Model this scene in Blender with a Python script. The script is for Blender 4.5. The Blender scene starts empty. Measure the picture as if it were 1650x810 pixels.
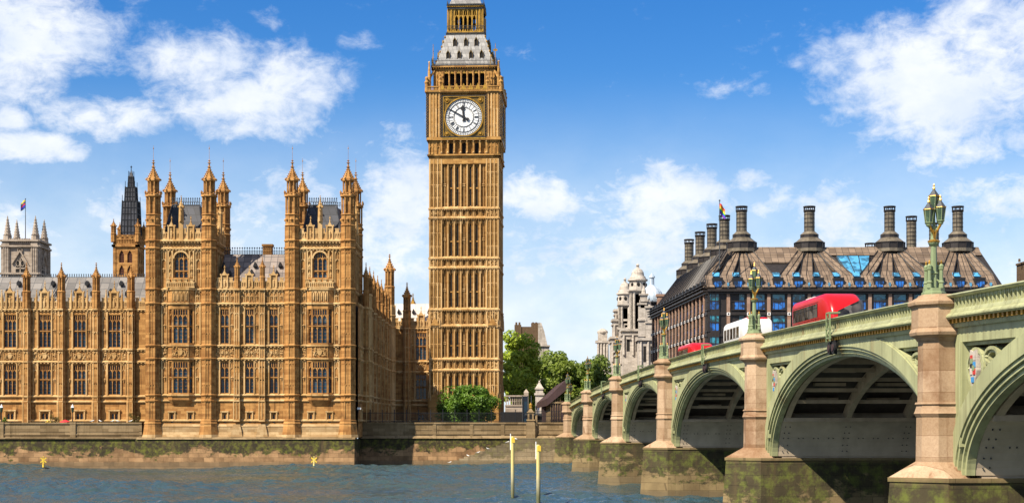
import bpy, bmesh, math, random
from mathutils import Vector, Matrix
random.seed(7)
PI = math.pi
sc = bpy.context.scene
COL = sc.collection
F = 2400.0            # focal length in photo pixels
H = 7.0               # camera height over the water

# ------------------------------------------------------------------ camera, sky, sun, exposure
cam_d = bpy.data.cameras.new('camera'); cam = bpy.data.objects.new('camera', cam_d); COL.objects.link(cam)
cam.location = (0, 0, H); cam.rotation_euler = (PI/2, 0, 0)
cam_d.sensor_width = 36.0; cam_d.lens = 36.0*F/1650.0; cam_d.shift_y = (680-405)/1650.0
cam_d.clip_start = 0.5; cam_d.clip_end = 12000
sc.camera = cam
sc.view_settings.view_transform = 'Standard'; sc.view_settings.look = 'None'
sc.view_settings.gamma = 1.0; sc.view_settings.use_curve_mapping = False
sc.view_settings.exposure = 1.0
sc.render.filter_size = 1.05
sc.cycles.max_bounces = 6; sc.cycles.diffuse_bounces = 3; sc.cycles.glossy_bounces = 3
sc.cycles.transmission_bounces = 4; sc.cycles.transparent_max_bounces = 6
sc.cycles.caustics_reflective = True; sc.cycles.blur_glossy = 1.0; sc.cycles.sample_clamp_indirect = 6.0; sc.cycles.caustics_refractive = False
SUN = Vector((-1.0, -0.92, 1.50)).normalized()
SUN_EL = math.asin(SUN.z); SUN_ROT = math.atan2(SUN.x, SUN.y)

class NT:
    """small node-tree helper"""
    def __init__(s, tree): s.t = tree; s.n = tree.nodes; s.l = tree.links
    def node(s, typ, **kw):
        nd = s.n.new(typ)
        for k, v in kw.items(): setattr(nd, k, v)
        return nd
    def put(s, sock, v):
        if isinstance(v, bpy.types.NodeSocket): s.l.new(v, sock)
        elif v is not None:
            if hasattr(sock.default_value, '__len__') and isinstance(v, (tuple, list)) and len(sock.default_value) == 4 and len(v) == 3: v = (*v, 1)
            sock.default_value = v
    def math(s, op, a, b=None, c=None, clamp=False):
        nd = s.node('ShaderNodeMath', operation=op, use_clamp=clamp)
        for i, v in enumerate((a, b, c)): s.put(nd.inputs[i], v)
        return nd.outputs[0]
    def vmath(s, op, a, b=None):
        nd = s.node('ShaderNodeVectorMath', operation=op)
        s.put(nd.inputs[0], a); s.put(nd.inputs[1], b)
        return nd.outputs['Value'] if op in ('LENGTH', 'DOT_PRODUCT') else nd.outputs[0]
    def sep(s, v): nd = s.node('ShaderNodeSeparateXYZ'); s.put(nd.inputs[0], v); return nd.outputs
    def comb(s, x, y, z):
        nd = s.node('ShaderNodeCombineXYZ')
        for i, v in enumerate((x, y, z)): s.put(nd.inputs[i], v)
        return nd.outputs[0]
    def noise(s, vec, scale, detail=4, rough=.55, dist=0):
        nd = s.node('ShaderNodeTexNoise'); s.put(nd.inputs['Vector'], vec)
        nd.inputs['Scale'].default_value = scale; nd.inputs['Detail'].default_value = detail
        nd.inputs['Roughness'].default_value = rough; nd.inputs['Distortion'].default_value = dist
        return nd.outputs['Fac']
    def smooth(s, v, a, b, lo=0., hi=1.):
        nd = s.node('ShaderNodeMapRange', interpolation_type='SMOOTHSTEP')
        s.put(nd.inputs['Value'], v)
        for k, x in (('From Min', a), ('From Max', b), ('To Min', lo), ('To Max', hi)): s.put(nd.inputs[k], x)
        return nd.outputs[0]
    def mix(s, f, a, b, typ='MIX'):
        nd = s.node('ShaderNodeMix', data_type='RGBA', blend_type=typ)
        s.put(nd.inputs[0], f); s.put(nd.inputs[6], a); s.put(nd.inputs[7], b)
        return nd.outputs[2]

def make_world():
    w = bpy.data.worlds.new('World'); sc.world = w; w.use_nodes = True
    t = NT(w.node_tree); t.n.clear()
    sky = t.node('ShaderNodeTexSky', sky_type='NISHITA', sun_disc=False)
    sky.sun_elevation = SUN_EL; sky.sun_rotation = SUN_ROT
    sky.air_density = 1.0; sky.dust_density = 0.3; sky.ozone_density = 3.0
    tc = t.node('ShaderNodeTexCoord')
    x, y, z = t.sep(tc.outputs['Generated'])[:3]
    az = t.math('ARCTAN2', x, y); el = t.math('ARCSINE', z)
    P = t.comb(az, el, 0)
    # soft clouds: a few big banks where the photograph has them, broken up by fractal noise
    banks = [(50, 60, 130, 85, 1), (110, 20, 70, 50, .7), (20, 125, 90, 45, .9), (330, 105, 120, 50, .95), (470, 130, 110, 55, .9), (380, 165, 125, 62, 1),
             (180, 190, 115, 38, .9), (60, 238, 85, 28, .9), (15, 190, 36, 26, .8), (655, 320, 70, 90, 1), (450, 335, 120, 65, .8), (570, 68, 50, 16, .55), (430, 30, 30, 22, .5),
             (870, 320, 75, 48, .95), (1055, 335, 130, 60, .95), (960, 420, 240, 85, .9), (1215, 290, 50, 25, .7),
             (1520, 150, 190, 100, 1), (1610, 50, 120, 90, .95), (1590, 225, 110, 45, .9), (1370, 80, 75, 30, .5), (1270, 410, 200, 60, .8), (1500, 420, 200, 50, .8), (720, 430, 130, 80, .85), (1190, 145, 60, 18, .5), (1440, 60, 70, 40, .5),
             (1330, 335, 120, 50, .85), (1610, 335, 130, 60, .9), (200, 330, 90, 60, .8), (20, 380, 110, 70, .8), (320, 400, 200, 60, .7), (620, 440, 160, 90, .9), (620, 195, 18, 18, .4)]
    Fd = None
    for cx, cy, rx, ry, amp in banks:
        a = math.atan((cx-825)/F); e = math.atan((680-cy)/F*math.cos(a))
        q = t.vmath('MULTIPLY', t.vmath('SUBTRACT', P, (a, e, 0)), (F/rx, F/ry, 0))
        b = t.smooth(t.vmath('LENGTH', q), 1.75, .15, 0, amp)
        Fd = b if Fd is None else t.math('MAXIMUM', Fd, b)
    # the rest of the sky dome carries ordinary scattered cloud
    away = t.smooth(t.math('ABSOLUTE', az), .42, .6, 0, .55)
    up = t.smooth(el, .36, .5, 0, .45)
    Fd = t.math('MAXIMUM', Fd, t.math('MAXIMUM', away, up))
    Q = t.vmath('MULTIPLY', P, (1, 1.5, 1))
    n1 = t.noise(Q, 13, 12, .62, .3); n2 = t.noise(Q, 55, 8, .65, .4)
    n = t.math('ADD', t.math('MULTIPLY', n1, .64), t.math('MULTIPLY', n2, .36))
    dens = t.smooth(t.math('ADD', Fd, t.math('MULTIPLY', t.math('SUBTRACT', n, .5), 3.4)), .16, 1.12)
    haze = t.smooth(el, .235, .04, 0, .92)
    dens = t.math('MAXIMUM', t.math('MULTIPLY', dens, .96), t.math('MULTIPLY', haze, t.smooth(n1, .25, .7, .74, 1)))
    shade = t.smooth(t.noise(t.vmath('ADD', Q, (.013, -.02, 3)), 16, 6, .55), .3, .68)
    ccol = t.mix(shade, CLOUD_DARK, CLOUD_LIT)
    skyc = t.mix(1.0, sky.outputs[0], t.mix(t.smooth(el, .06, .30), SKY_LOW, SKY_TOP), 'MULTIPLY')
    col = t.mix(dens, skyc, ccol)
    bg = t.node('ShaderNodeBackground'); t.l.new(col, bg.inputs[0]); bg.inputs[1].default_value = 0.075
    out = t.node('ShaderNodeOutputWorld'); t.l.new(bg.outputs[0], out.inputs[0])
CLOUD_DARK = (5.3, 5.9, 6.9); CLOUD_LIT = (6.9, 7.1, 7.4)
SKY_TOP = (.20, .57, .96); SKY_LOW = (.56, .80, .93)
make_world()
sl = bpy.data.lights.new('sun', 'SUN'); sl.energy = 5.0; sl.angle = math.radians(.53); sl.color = (1, .90, .75)
so = bpy.data.objects.new('sun', sl); COL.objects.link(so); so.location = (-200, -200, 250)
so.rotation_euler = (-SUN).to_track_quat('-Z', 'Y').to_euler()

# ------------------------------------------------------------------ materials
def principled(name, base=(.5, .5, .5), rough=.8, metal=0., spec=.4):
    m = bpy.data.materials.new(name); m.use_nodes = True
    t = NT(m.node_tree); b = t.n['Principled BSDF']
    b.inputs['Base Color'].default_value = (*base, 1); b.inputs['Roughness'].default_value = rough
    b.inputs['Metallic'].default_value = metal; b.inputs['Specular IOR Level'].default_value = spec
    return m, t, b
def bump(t, b, h, strength=.3, dist=.05):
    nd = t.node('ShaderNodeBump'); nd.inputs['Strength'].default_value = strength; nd.inputs['Distance'].default_value = dist
    t.put(nd.inputs['Height'], h); t.l.new(nd.outputs[0], b.inputs['Normal'])
def pos(t): return t.node('ShaderNodeNewGeometry').outputs['Position']
ALB = .72
def mat_plain(name, base, rough=.7, metal=0., var=.25, scale=1.5, spec=.4):
    """a base colour broken up by noise"""
    base = tuple(k*(ALB if max(base) < .7 else .85) for k in base)
    m, t, b = principled(name, base, rough, metal, spec)
    p = pos(t); n = t.noise(p, scale, 5, .6); n2 = t.noise(t.vmath('MULTIPLY', p, (1, 1, .15)), scale*2.3, 4)
    f = t.math('ADD', t.math('MULTIPLY', n, .6), t.math('MULTIPLY', n2, .4))
    lo = tuple(c*(1-var) for c in base); hi = tuple(min(1, c*(1+var)) for c in base)
    t.l.new(t.mix(t.smooth(f, .3, .7), lo, hi), b.inputs['Base Color'])
    bump(t, b, n, .15, .03)
    return m
def mat_stone(name, c1, c2, dirt, bw=1.1, bh=.42, dirt_amt=.55, mortar=.75, sc_=.35):
    """ashlar: each block its own tone, weathering in patches and streaks"""
    c1, c2, dirt = (tuple(k*ALB for k in c) for c in (c1, c2, dirt))
    m, t, b = principled(name, c1, .9, 0, .2)
    p = pos(t); x, y, z = t.sep(p)[:3]
    uv = t.comb(t.math('ADD', x, t.math('MULTIPLY', y, 1.013)), z, 0)
    br = t.node('ShaderNodeTexBrick'); t.put(br.inputs['Vector'], uv)
    br.inputs['Color1'].default_value = (0, 0, 0, 1); br.inputs['Color2'].default_value = (1, 1, 1, 1); br.inputs['Mortar'].default_value = (.5, .5, .5, 1)
    br.inputs['Scale'].default_value = 1; br.inputs['Brick Width'].default_value = bw; br.inputs['Row Height'].default_value = bh
    br.inputs['Mortar Size'].default_value = .012; br.inputs['Bias'].default_value = 0
    big = t.noise(p, sc_*.35, 4, .6)
    mid = t.noise(p, sc_*3, 5, .65)
    tone = t.math('ADD', t.math('MULTIPLY', t.sep(br.outputs['Color'])[0], .38), t.math('ADD', t.math('MULTIPLY', big, .42), t.math('MULTIPLY', mid, .35)))
    col = t.mix(t.smooth(tone, .25, .85), c2, c1)
    streak = t.noise(t.vmath('MULTIPLY', p, (1.6, 1.6, .12)), 1.2, 5, .65)
    d = t.math('MULTIPLY', t.smooth(streak, .5, .78), dirt_amt)
    d2 = t.math('MULTIPLY', t.smooth(t.noise(t.vmath('ADD', p, (31, 7, 3)), .22, 6, .65), .54, .72), dirt_amt*.8)
    col = t.mix(t.math('MAXIMUM', d, d2), col, dirt)
    col = t.mix(t.math('MULTIPLY', t.smooth(t.noise(p, 11, 3, .7), .38, .68), .22), col, dirt)
    col = t.mix(t.math('MULTIPLY', br.outputs['Fac'], 1-mortar), col, dirt)
    t.l.new(col, b.inputs['Base Color'])
    bump(t, b, t.math('ADD', t.math('MULTIPLY', mid, .6), t.math('MULTIPLY', br.outputs['Fac'], -.4)), .35, .06)
    return m
def mat_roof(name, base, alt, gx=1.6, gz=1.2, var=.5, line=(.03, .03, .035), rough=.6, ang=0):
    """sheet or tile roof with seams"""
    base, alt = (tuple(k*ALB for k in c) for c in (base, alt))
    m, t, b = principled(name, base, rough, 0, .4)
    p = pos(t); x, y, z = t.sep(p)[:3]
    br = t.node('ShaderNodeTexBrick', offset=0.0)
    h = x if ang == 0 else t.math('ADD', x, y)
    t.put(br.inputs['Vector'], t.comb(h, z, 0))
    br.inputs['Color1'].default_value = (0, 0, 0, 1); br.inputs['Color2'].default_value = (1, 1, 1, 1)
    br.inputs['Scale'].default_value = 1; br.inputs['Brick Width'].default_value = gx; br.inputs['Row Height'].default_value = gz
    br.inputs['Mortar Size'].default_value = .045
    n = t.noise(p, .5, 5, .65)
    f = t.math('ADD', t.math('MULTIPLY', t.sep(br.outputs['Color'])[0], .5), t.math('MULTIPLY', n, .6))
    col = t.mix(t.smooth(f, .25, .85), base, alt)
    col = t.mix(t.math('MULTIPLY', br.outputs['Fac'], .7), col, line)
    t.l.new(col, b.inputs['Base Color']); bump(t, b, br.outputs['Fac'], -.4, .05)
    return m
def mat_glass(name, base, rough=.08, var=.5, spec=.6):
    m, t, b = principled(name, base, rough, 0, spec)
    p = pos(t); n = t.noise(p, .9, 2); 
    v = t.node('ShaderNodeTexVoronoi'); t.put(v.inputs['Vector'], p); v.inputs['Scale'].default_value = 1.3
    f = t.math('ADD', t.math('MULTIPLY', n, .6), t.math('MULTIPLY', t.sep(v.outputs['Color'])[0], .4))
    t.l.new(t.mix(t.smooth(f, .3, .7), tuple(c*(1-var) for c in base), tuple(c*(1+var*1.6) for c in base)), b.inputs['Base Color'])
    bump(t, b, n, .1, .05)
    return m
def mat_leaded():
    """leaded lights: every pane its own tone, a few with pale blinds"""
    m, t, b = principled('leaded_glass', (.012, .026, .038), .12, 0, .38)
    x, y, z = t.sep(pos(t))[:3]
    h = t.math('ADD', x, t.math('MULTIPLY', y, .9))
    wn = t.node('ShaderNodeTexWhiteNoise'); t.put(wn.inputs['Vector'], t.comb(t.math('FLOOR', t.math('MULTIPLY', h, 1.35)), t.math('FLOOR', t.math('MULTIPLY', z, .37)), 0))
    w2 = t.node('ShaderNodeTexWhiteNoise'); t.put(w2.inputs['Vector'], t.comb(t.math('FLOOR', t.math('MULTIPLY', h, .29)), t.math('FLOOR', t.math('MULTIPLY', z, .13)), 5))
    f = t.math('ADD', t.math('MULTIPLY', wn.outputs['Value'], .5), t.math('MULTIPLY', w2.outputs['Value'], .5))
    col = t.mix(t.smooth(f, .35, .75), (.006, .010, .018), (.012, .050, .085))
    t.l.new(t.mix(t.smooth(f, .74, .95), col, (.085, .115, .125)), b.inputs['Base Color'])
    bump(t, b, t.noise(pos(t), 1.6, 2), .15, .05)
    return m
def mat_iron_paint(name, c, rust=.55):
    """painted ironwork: plate seams, faded patches, grime and rust runs"""
    c = tuple(k*ALB for k in c)
    m, t, b = principled(name, c, .5, 0, .35)
    p = pos(t); x, y, z = t.sep(p)[:3]
    n = t.noise(p, .35, 5, .6); f2 = t.noise(t.vmath('MULTIPLY', p, (2, 2, .13)), 1.1, 6, .65); f3 = t.noise(t.vmath('MULTIPLY', t.vmath('ADD', p, (3, 17, 5)), (1, 1, .08)), .8, 5, .6)
    col = t.mix(t.smooth(n, .3, .7), tuple(k*.80 for k in c), tuple(min(1, k*1.14) for k in c))
    col = t.mix(t.math('MULTIPLY', t.smooth(f2, .46, .70), .6), col, (c[0]*.45, c[1]*.42, c[2]*.4))
    col = t.mix(t.math('MULTIPLY', t.smooth(f3, .57, .70), rust), col, (.15, .065, .018))
    seam = t.smooth(t.math('ABSOLUTE', t.math('SUBTRACT', t.math('FRACT', t.math('DIVIDE', y, 1.83)), .5)), .488, .496)
    col = t.mix(t.math('MULTIPLY', seam, .5), col, (c[0]*.35, c[1]*.35, c[2]*.3))
    t.l.new(col, b.inputs['Base Color']); bump(t, b, t.math('ADD', f2, t.math('MULTIPLY', seam, -.6)), .25, .03)
    return m
M = {}
M['gold_stone'] = mat_stone('gold_stone', (.64, .335, .108), (.33, .145, .040), (.065, .028, .010), dirt_amt=.85)
M['tower_stone'] = mat_stone('tower_stone', (.66, .372, .115), (.37, .178, .048), (.09, .042, .014), dirt_amt=.6)
M['weathered_sunlit'] = mat_stone('weathered_sunlit_stone', (.82, .55, .255), (.52, .29, .095), (.11, .05, .016), bw=.9, bh=5, dirt_amt=.6)  # paler than the walls: weathered ledges, plus their sunlit highlights put into the colour
M['carved'] = mat_stone('carved_stone', (.42, .22, .075), (.24, .115, .036), (.06, .03, .01), bw=.5, bh=.3)
M['plinth'] = mat_stone('plinth_stone', (.60, .42, .22), (.38, .23, .10), (.20, .11, .02), dirt_amt=.6)
M['pale_stone'] = mat_stone('pale_stone', (.72, .64, .55), (.44, .385, .325), (.16, .135, .11), dirt_amt=.8)
M['abbey'] = mat_stone('abbey_stone', (.56, .465, .37), (.36, .285, .215), (.12, .09, .07), dirt_amt=.75)
M['granite'] = mat_stone('granite', (.60, .43, .28), (.38, .25, .145), (.16, .062, .02), bw=2.4, bh=.92, dirt_amt=.85, mortar=.45, sc_=.9)
M['brown_brick'] = mat_stone('brown_brick', (.20, .13, .075), (.12, .075, .04), (.05, .032, .02), bw=.3, bh=.1)
M['glass_dark'] = mat_leaded()
M['glass_blue'] = mat_glass('blue_glass', (.006, .06, .22), .07, .8)
M['glass_teal'] = mat_glass('teal_glass', (.012, .10, .14), .07, .7)
M['glass_sky'] = mat_glass('sky_glass', (.04, .16, .27), .07, .5)
M['louvre'] = mat_plain('louvre', (.16, .055, .025), .7)
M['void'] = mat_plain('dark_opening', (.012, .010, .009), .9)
M['lead'] = mat_roof('lead_roof', (.125, .115, .105), (.26, .235, .21), 1.45, 1.15)
M['rust_lead'] = mat_roof('weathered_lead_roof', (.14, .11, .095), (.32, .26, .22), 1.1, .95)
M['dark_lead'] = mat_roof('dark_sheet_roof', (.022, .024, .032), (.05, .054, .07), 1.1, 1.2, line=(.004, .004, .005), ang=1)
M['white_roof'] = mat_roof('pale_roof', (.58, .54, .48), (.70, .66, .60), 2.0, 1.5, line=(.25, .22, .2))
M['tower_roof'] = mat_roof('tower_iron_tiles', (.25, .24, .225), (.42, .405, .38), .72, .8, line=(.12, .12, .12), ang=1)
M['bronze'] = mat_roof('bronze_roof', (.14, .096, .062), (.275, .195, .13), 1.25, .95, line=(.018, .013, .011))
M['bronze_side'] = mat_roof('bronze_roof_side', (.12, .09, .064), (.23, .17, .12), 50, .95, line=(.018, .013, .011))
M['bronze_dark'] = mat_plain('dark_bronze', (.035, .028, .025), .5, .2)
M['chimney_metal'] = mat_plain('chimney_bronze', (.20, .165, .115), .5, .3, .45, .8)
M['gold'] = mat_plain('gilding', (.55, .30, .045), .38, .5, .45, 2)
M['old_gold'] = mat_plain('dark_gilding', (.16, .10, .018), .5, .3, .6, 4)
M['black'] = mat_plain('black_iron', (.012, .012, .014), .5)
M['iron'] = mat_plain('grey_iron', (.05, .055, .06), .6)
M['opal'] = mat_plain('opal_glass', (.82, .82, .80), .25, 0, .06, 1)
M['green'] = mat_iron_paint('pale_green_paint', (.45, .46, .24))
M['green_deep'] = mat_iron_paint('tracery_green_paint', (.43, .44, .23), .35)
M['green_lamp'] = mat_plain('lamp_green_paint', (.25, .31, .155), .45, 0, .12, 3)
M['lantern_glass'] = mat_glass('lantern_glass', (.045, .075, .04), .1, .5)
M['grey_plate'] = mat_plain('grey_riveted_plate', (.56, .45, .32), .55, 0, .2, .5)
M['rib_paint'] = mat_plain('brownish_rib_paint', (.55, .42, .28), .6, 0, .25, .6)
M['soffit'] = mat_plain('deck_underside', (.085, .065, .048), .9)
M['road'] = mat_plain('asphalt', (.06, .06, .06), .9)
M['paving'] = mat_plain('paving', (.22, .20, .17), .9)
M['earth'] = mat_plain('earth', (.12, .10, .07), .95, 0, .3, .05)
M['red'] = mat_plain('bus_red', (.60, .006, .010), .3, 0, .05, .5, .35)
M['bus_glass'] = mat_glass('bus_glass', (.045, .040, .036), .06, .9, .4)
M['white'] = mat_plain('white_paint', (.80, .78, .75), .35, 0, .05, .5)
M['rubber'] = mat_plain('rubber', (.015, .015, .015), .8)
M['yellow'] = mat_plain('yellow_paint', (.75, .52, .05), .45, 0, .15, 2)
M['pale_yellow'] = mat_plain('faded_yellow', (.72, .60, .22), .5, 0, .2, 1)
M['gull'] = mat_plain('gull_white', (.82, .82, .80), .7, 0, .05)
M['gull_grey'] = mat_plain('gull_grey', (.25, .26, .28), .7, 0, .1)
M['maroon'] = mat_plain('maroon_boards', (.055, .026, .024), .7, 0, .3, .8)
M['umbrella'] = mat_plain('red_canvas', (.7, .03, .04), .7, 0, .1)
M['bark'] = mat_plain('bark', (.06, .045, .03), .95, 0, .3, 3)
M['pink_stone'] = mat_stone('pink_stone', (.46, .31, .23), (.32, .19, .13), (.16, .09, .06), bw=2, bh=.7, dirt_amt=.3)
M['blue_dome'] = mat_roof('blue_grey_dome', (.42, .52, .62), (.62, .70, .78), 1.6, 40, line=(.15, .2, .28), rough=.45, ang=1)
M['skin'] = mat_plain('skin', (.45, .27, .19), .6, 0, .05)
M['cloth_dark'] = mat_plain('dark_clothes', (.02, .022, .03), .9)
M['cloth_blue'] = mat_plain('blue_clothes', (.05, .09, .2), .9)
for nm, c in (('flag_red', (.7, .02, .02)), ('flag_orange', (.8, .25, .02)), ('flag_yellow', (.8, .6, .03)), ('flag_green', (.03, .35, .06)), ('flag_blue', (.01, .03, .55)), ('flag_purple', (.2, .02, .4)), ('paint_blue', (.05, .28, .6)), ('paint_red', (.55, .04, .03))):
    M[nm] = mat_plain(nm, c, .7, 0, .1)
def mat_leaf(name, c1, c2, trans=(.25, .45, .03)):
    m, t, b = principled(name, c1, .55, 0, .3)
    p = pos(t); n = t.noise(p, .45, 4, .6); n2 = t.noise(p, 5, 2)
    f = t.math('ADD', t.math('MULTIPLY', n, .6), t.math('MULTIPLY', n2, .4))
    col = t.mix(t.smooth(f, .32, .66), c2, c1)
    t.l.new(col, b.inputs['Base Color'])
    tr = t.node('ShaderNodeBsdfTranslucent'); t.l.new(t.mix(.5, col, trans), tr.inputs[0])
    ms = t.node('ShaderNodeMixShader'); ms.inputs[0].default_value = .28
    t.l.new(b.outputs[0], ms.inputs[1]); t.l.new(tr.outputs[0], ms.inputs[2])
    t.l.new(ms.outputs[0], t.n['Material Output'].inputs[0])
    return m
M['leaf_lime'] = mat_leaf('lime_leaves', (.38, .46, .045), (.17, .235, .025))
M['leaf_mid'] = mat_leaf('plane_leaves', (.205, .26, .034), (.08, .115, .017))
M['leaf_dark'] = mat_leaf('dark_leaves', (.15, .20, .028), (.06, .095, .016))
M['leaf_bush'] = mat_leaf('shrub_leaves', (.13, .235, .02), (.04, .085, .01))
M['leaf_red'] = mat_leaf('reddish_leaves', (.16, .09, .03), (.07, .045, .018))

def mat_river_wall(name, c1, c2, top=4.55, g_amt=.92, g_col=(.095, .105, .010)):
    """tidal masonry: bare stone low down, a ragged belt of weed under the ledge, damp foot"""
    c1, c2 = (tuple(k*ALB for k in c) for c in (c1, c2))
    m, t, b = principled(name, c1, .85, 0, .3)
    p = pos(t); x, y, z = t.sep(p)[:3]
    uv = t.comb(t.math('ADD', x, y), z, 0)
    br = t.node('ShaderNodeTexBrick'); t.put(br.inputs['Vector'], uv)
    br.inputs['Color1'].default_value = (0, 0, 0, 1); br.inputs['Color2'].default_value = (1, 1, 1, 1)
    br.inputs['Scale'].default_value = 1; br.inputs['Brick Width'].default_value = 1.6; br.inputs['Row Height'].default_value = .7; br.inputs['Mortar Size'].default_value = .02
    n = t.noise(p, .5, 6, .65); n2 = t.noise(t.vmath('MULTIPLY', p, (1, 1, .35)), 1.1, 6, .7)
    tone = t.math('ADD', t.math('MULTIPLY', t.sep(br.outputs['Color'])[0], .26), t.math('MULTIPLY', n, .88))
    col = t.mix(t.smooth(tone, .25, .85), c2, c1)
    col = t.mix(t.math('MULTIPLY', br.outputs['Fac'], .42), col, (.06, .042, .02))
    hp = t.vmath('MULTIPLY', p, (1, 1, 1.7))
    na = t.noise(hp, .22, 8, .68, .3); nb = t.noise(t.vmath('ADD', hp, (9, 4, 2)), .9, 6, .7)
    edge = t.math('ADD', z, t.math('ADD', t.math('MULTIPLY', t.math('SUBTRACT', na, .5), 8.0), t.math('MULTIPLY', t.math('SUBTRACT', nb, .5), 3.0)))
    weed = t.math('MULTIPLY', t.smooth(edge, top-2.75, top-2.1), t.smooth(z, top+.35, top-.1))
    wcol = t.mix(t.smooth(t.noise(p, 1.3, 6, .72), .43, .68), (.012, .012, .005), g_col)
    col = t.mix(t.math('MULTIPLY', weed, g_amt), col, wcol)
    damp = t.math('MULTIPLY', t.smooth(t.math('ADD', z, t.math('MULTIPLY', n2, .5)), 1.05, .75), .6)
    col = t.mix(damp, col, (.10, .075, .042))
    streak = t.smooth(t.noise(t.vmath('MULTIPLY', p, (1.2, 1.2, .1)), .9, 5, .65), .52, .75)
    col = t.mix(t.math('MULTIPLY', streak, .5), col, (.11, .07, .03))
    t.l.new(col, b.inputs['Base Color'])
    bump(t, b, t.math('ADD', n2, t.math('MULTIPLY', br.outputs['Fac'], -.5)), .5, .12)
    return m
M['river_wall'] = mat_river_wall('river_wall_stone', (.48, .285, .135), (.15, .080, .033))
M['stair_wall'] = mat_river_wall('landing_stone', (.42, .32, .19), (.27, .20, .11), top=4.3, g_amt=.55)
M['pier_base'] = mat_river_wall('pier_base_stone', (.31, .225, .105), (.16, .11, .05), top=4.35, g_amt=.82, g_col=(.075, .100, .010))
M['coping'] = mat_stone('coping_stone', (.38, .27, .145), (.20, .135, .065), (.085, .055, .02), bw=2, bh=.5, dirt_amt=.8)

# ------------------------------------------------------------------ mesh builder
class MB:
    """collects faces in a local frame: u along a wall, z up, w outward"""
    def __init__(s): s.v = []; s.f = []; s.mi = []; s.m = 0; s.sm = False; s.smooth = []; s.frame((0, 0, 0), 0)
    def frame(s, o, a): s.o = o; s.c = math.cos(a); s.s = math.sin(a); return s
    def P(s, u, z, w):
        return (s.o[0]+s.c*u+s.s*w, s.o[1]+s.s*u-s.c*w, s.o[2]+z)
    def add(s, pts, faces):
        b = len(s.v); s.v.extend(s.P(*p) for p in pts)
        for f in faces: s.f.append([b+i for i in f]); s.mi.append(s.m); s.smooth.append(s.sm)
    def box(s, u0, u1, z0, z1, w0, w1):
        s.add([(u0, z0, w0), (u1, z0, w0), (u1, z1, w0), (u0, z1, w0), (u0, z0, w1), (u1, z0, w1), (u1, z1, w1), (u0, z1, w1)],
              [(0, 3, 2, 1), (4, 5, 6, 7), (0, 1, 5, 4), (2, 3, 7, 6), (1, 2, 6, 5), (3, 0, 4, 7)])
    def wedge(s, u0, u1, z0, z1, w0, w1, w2):
        """box whose top is at depth w2 instead of w1 (sloped weathering)"""
        s.add([(u0, z0, w0), (u1, z0, w0), (u1, z1, w0), (u0, z1, w0), (u0, z0, w1), (u1, z0, w1), (u1, z1, w2), (u0, z1, w2)],
              [(0, 3, 2, 1), (4, 5, 6, 7), (0, 1, 5, 4), (2, 3, 7, 6), (1, 2, 6, 5), (3, 0, 4, 7)])
    def prism(s, poly, w0, w1):
        n = len(poly)
        s.add([(u, z, w0) for u, z in poly]+[(u, z, w1) for u, z in poly],
              [tuple(range(n-1, -1, -1)), tuple(range(n, 2*n))]+[(i, (i+1) % n, n+(i+1) % n, n+i) for i in range(n)])
    def vprism(s, poly, z0, z1, sc1=1.0, c=None):
        """polygon in (u,w) extruded upward, top scaled about c"""
        n = len(poly); c = c or (0, 0)
        s.add([(u, z0, w) for u, w in poly]+[(c[0]+(u-c[0])*sc1, z1, c[1]+(w-c[1])*sc1) for u, w in poly],
              [tuple(range(n)), tuple(range(2*n-1, n-1, -1))]+[(i, n+i, n+(i+1) % n, (i+1) % n) for i in range(n)])
    def lathe(s, prof, u=0, w=0, n=8, rot=None, cap=True):
        """profile [(z, r)] turned about a vertical axis at (u,w); r is to the vertices"""
        rot = PI/n if rot is None else rot
        pts = []; fs = []
        for z, r in prof:
            for k in range(n):
                a = rot+2*PI*k/n; pts.append((u+r*math.cos(a), z, w+r*math.sin(a)))
        m = len(prof)
        for j in range(m-1):
            for k in range(n):
                k2 = (k+1) % n
                fs.append((j*n+k, (j+1)*n+k, (j+1)*n+k2, j*n+k2))
        if cap:
            fs.append(tuple(range(n))); fs.append(tuple(range(m*n-1, (m-1)*n-1, -1)))
        s.add(pts, fs)
    def lump(s, u, z, w, r, rz=None):
        rz = rz or r
        s.add([(u-r, z, w), (u+r, z, w), (u, z-rz, w), (u, z+rz, w), (u, z, w-r), (u, z, w+r)],
              [(0, 2, 5), (2, 1, 5), (1, 3, 5), (3, 0, 5), (2, 0, 4), (1, 2, 4), (3, 1, 4), (0, 3, 4)])
    def quad(s, a, b, c, d): s.add([a, b, c, d], [(0, 1, 2, 3)])
    def bar(s, a, b, r, n=6, r2=None):
        """round bar between local points"""
        A = Vector(a); B = Vector(b); d = (B-A); L = d.length
        if L < 1e-6: return
        d /= L; x = d.cross(Vector((0, 1, 0)))
        if x.length < .01: x = d.cross(Vector((1, 0, 0)))
        x.normalize(); y = d.cross(x); r2 = r if r2 is None else r2
        pts = []
        for c, rr in ((A, r), (B, r2)):
            for k in range(n):
                t = 2*PI*k/n; q = c+x*(rr*math.cos(t))+y*(rr*math.sin(t)); pts.append(tuple(q))
        s.add(pts, [(k, (k+1) % n, n+(k+1) % n, n+k) for k in range(n)]+[tuple(range(n-1, -1, -1)), tuple(range(n, 2*n))])
    def sphere(s, u, z, w, r, rz=None, nu=10, nv=6):
        rz = rz or r
        s.lathe([(z-rz*math.cos(PI*j/nv), max(.001, r*math.sin(PI*j/nv))) for j in range(nv+1)], u, w, nu)
    def hull(s, pts):
        bm = bmesh.new()
        for p in pts: bm.verts.new(p)
        r = bmesh.ops.convex_hull(bm, input=bm.verts)
        bm.verts.index_update()
        vs = [tuple(v.co) for v in bm.verts]; fs = [tuple(v.index for v in f.verts) for f in bm.faces]
        bm.free(); s.add(vs, fs)
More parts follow.
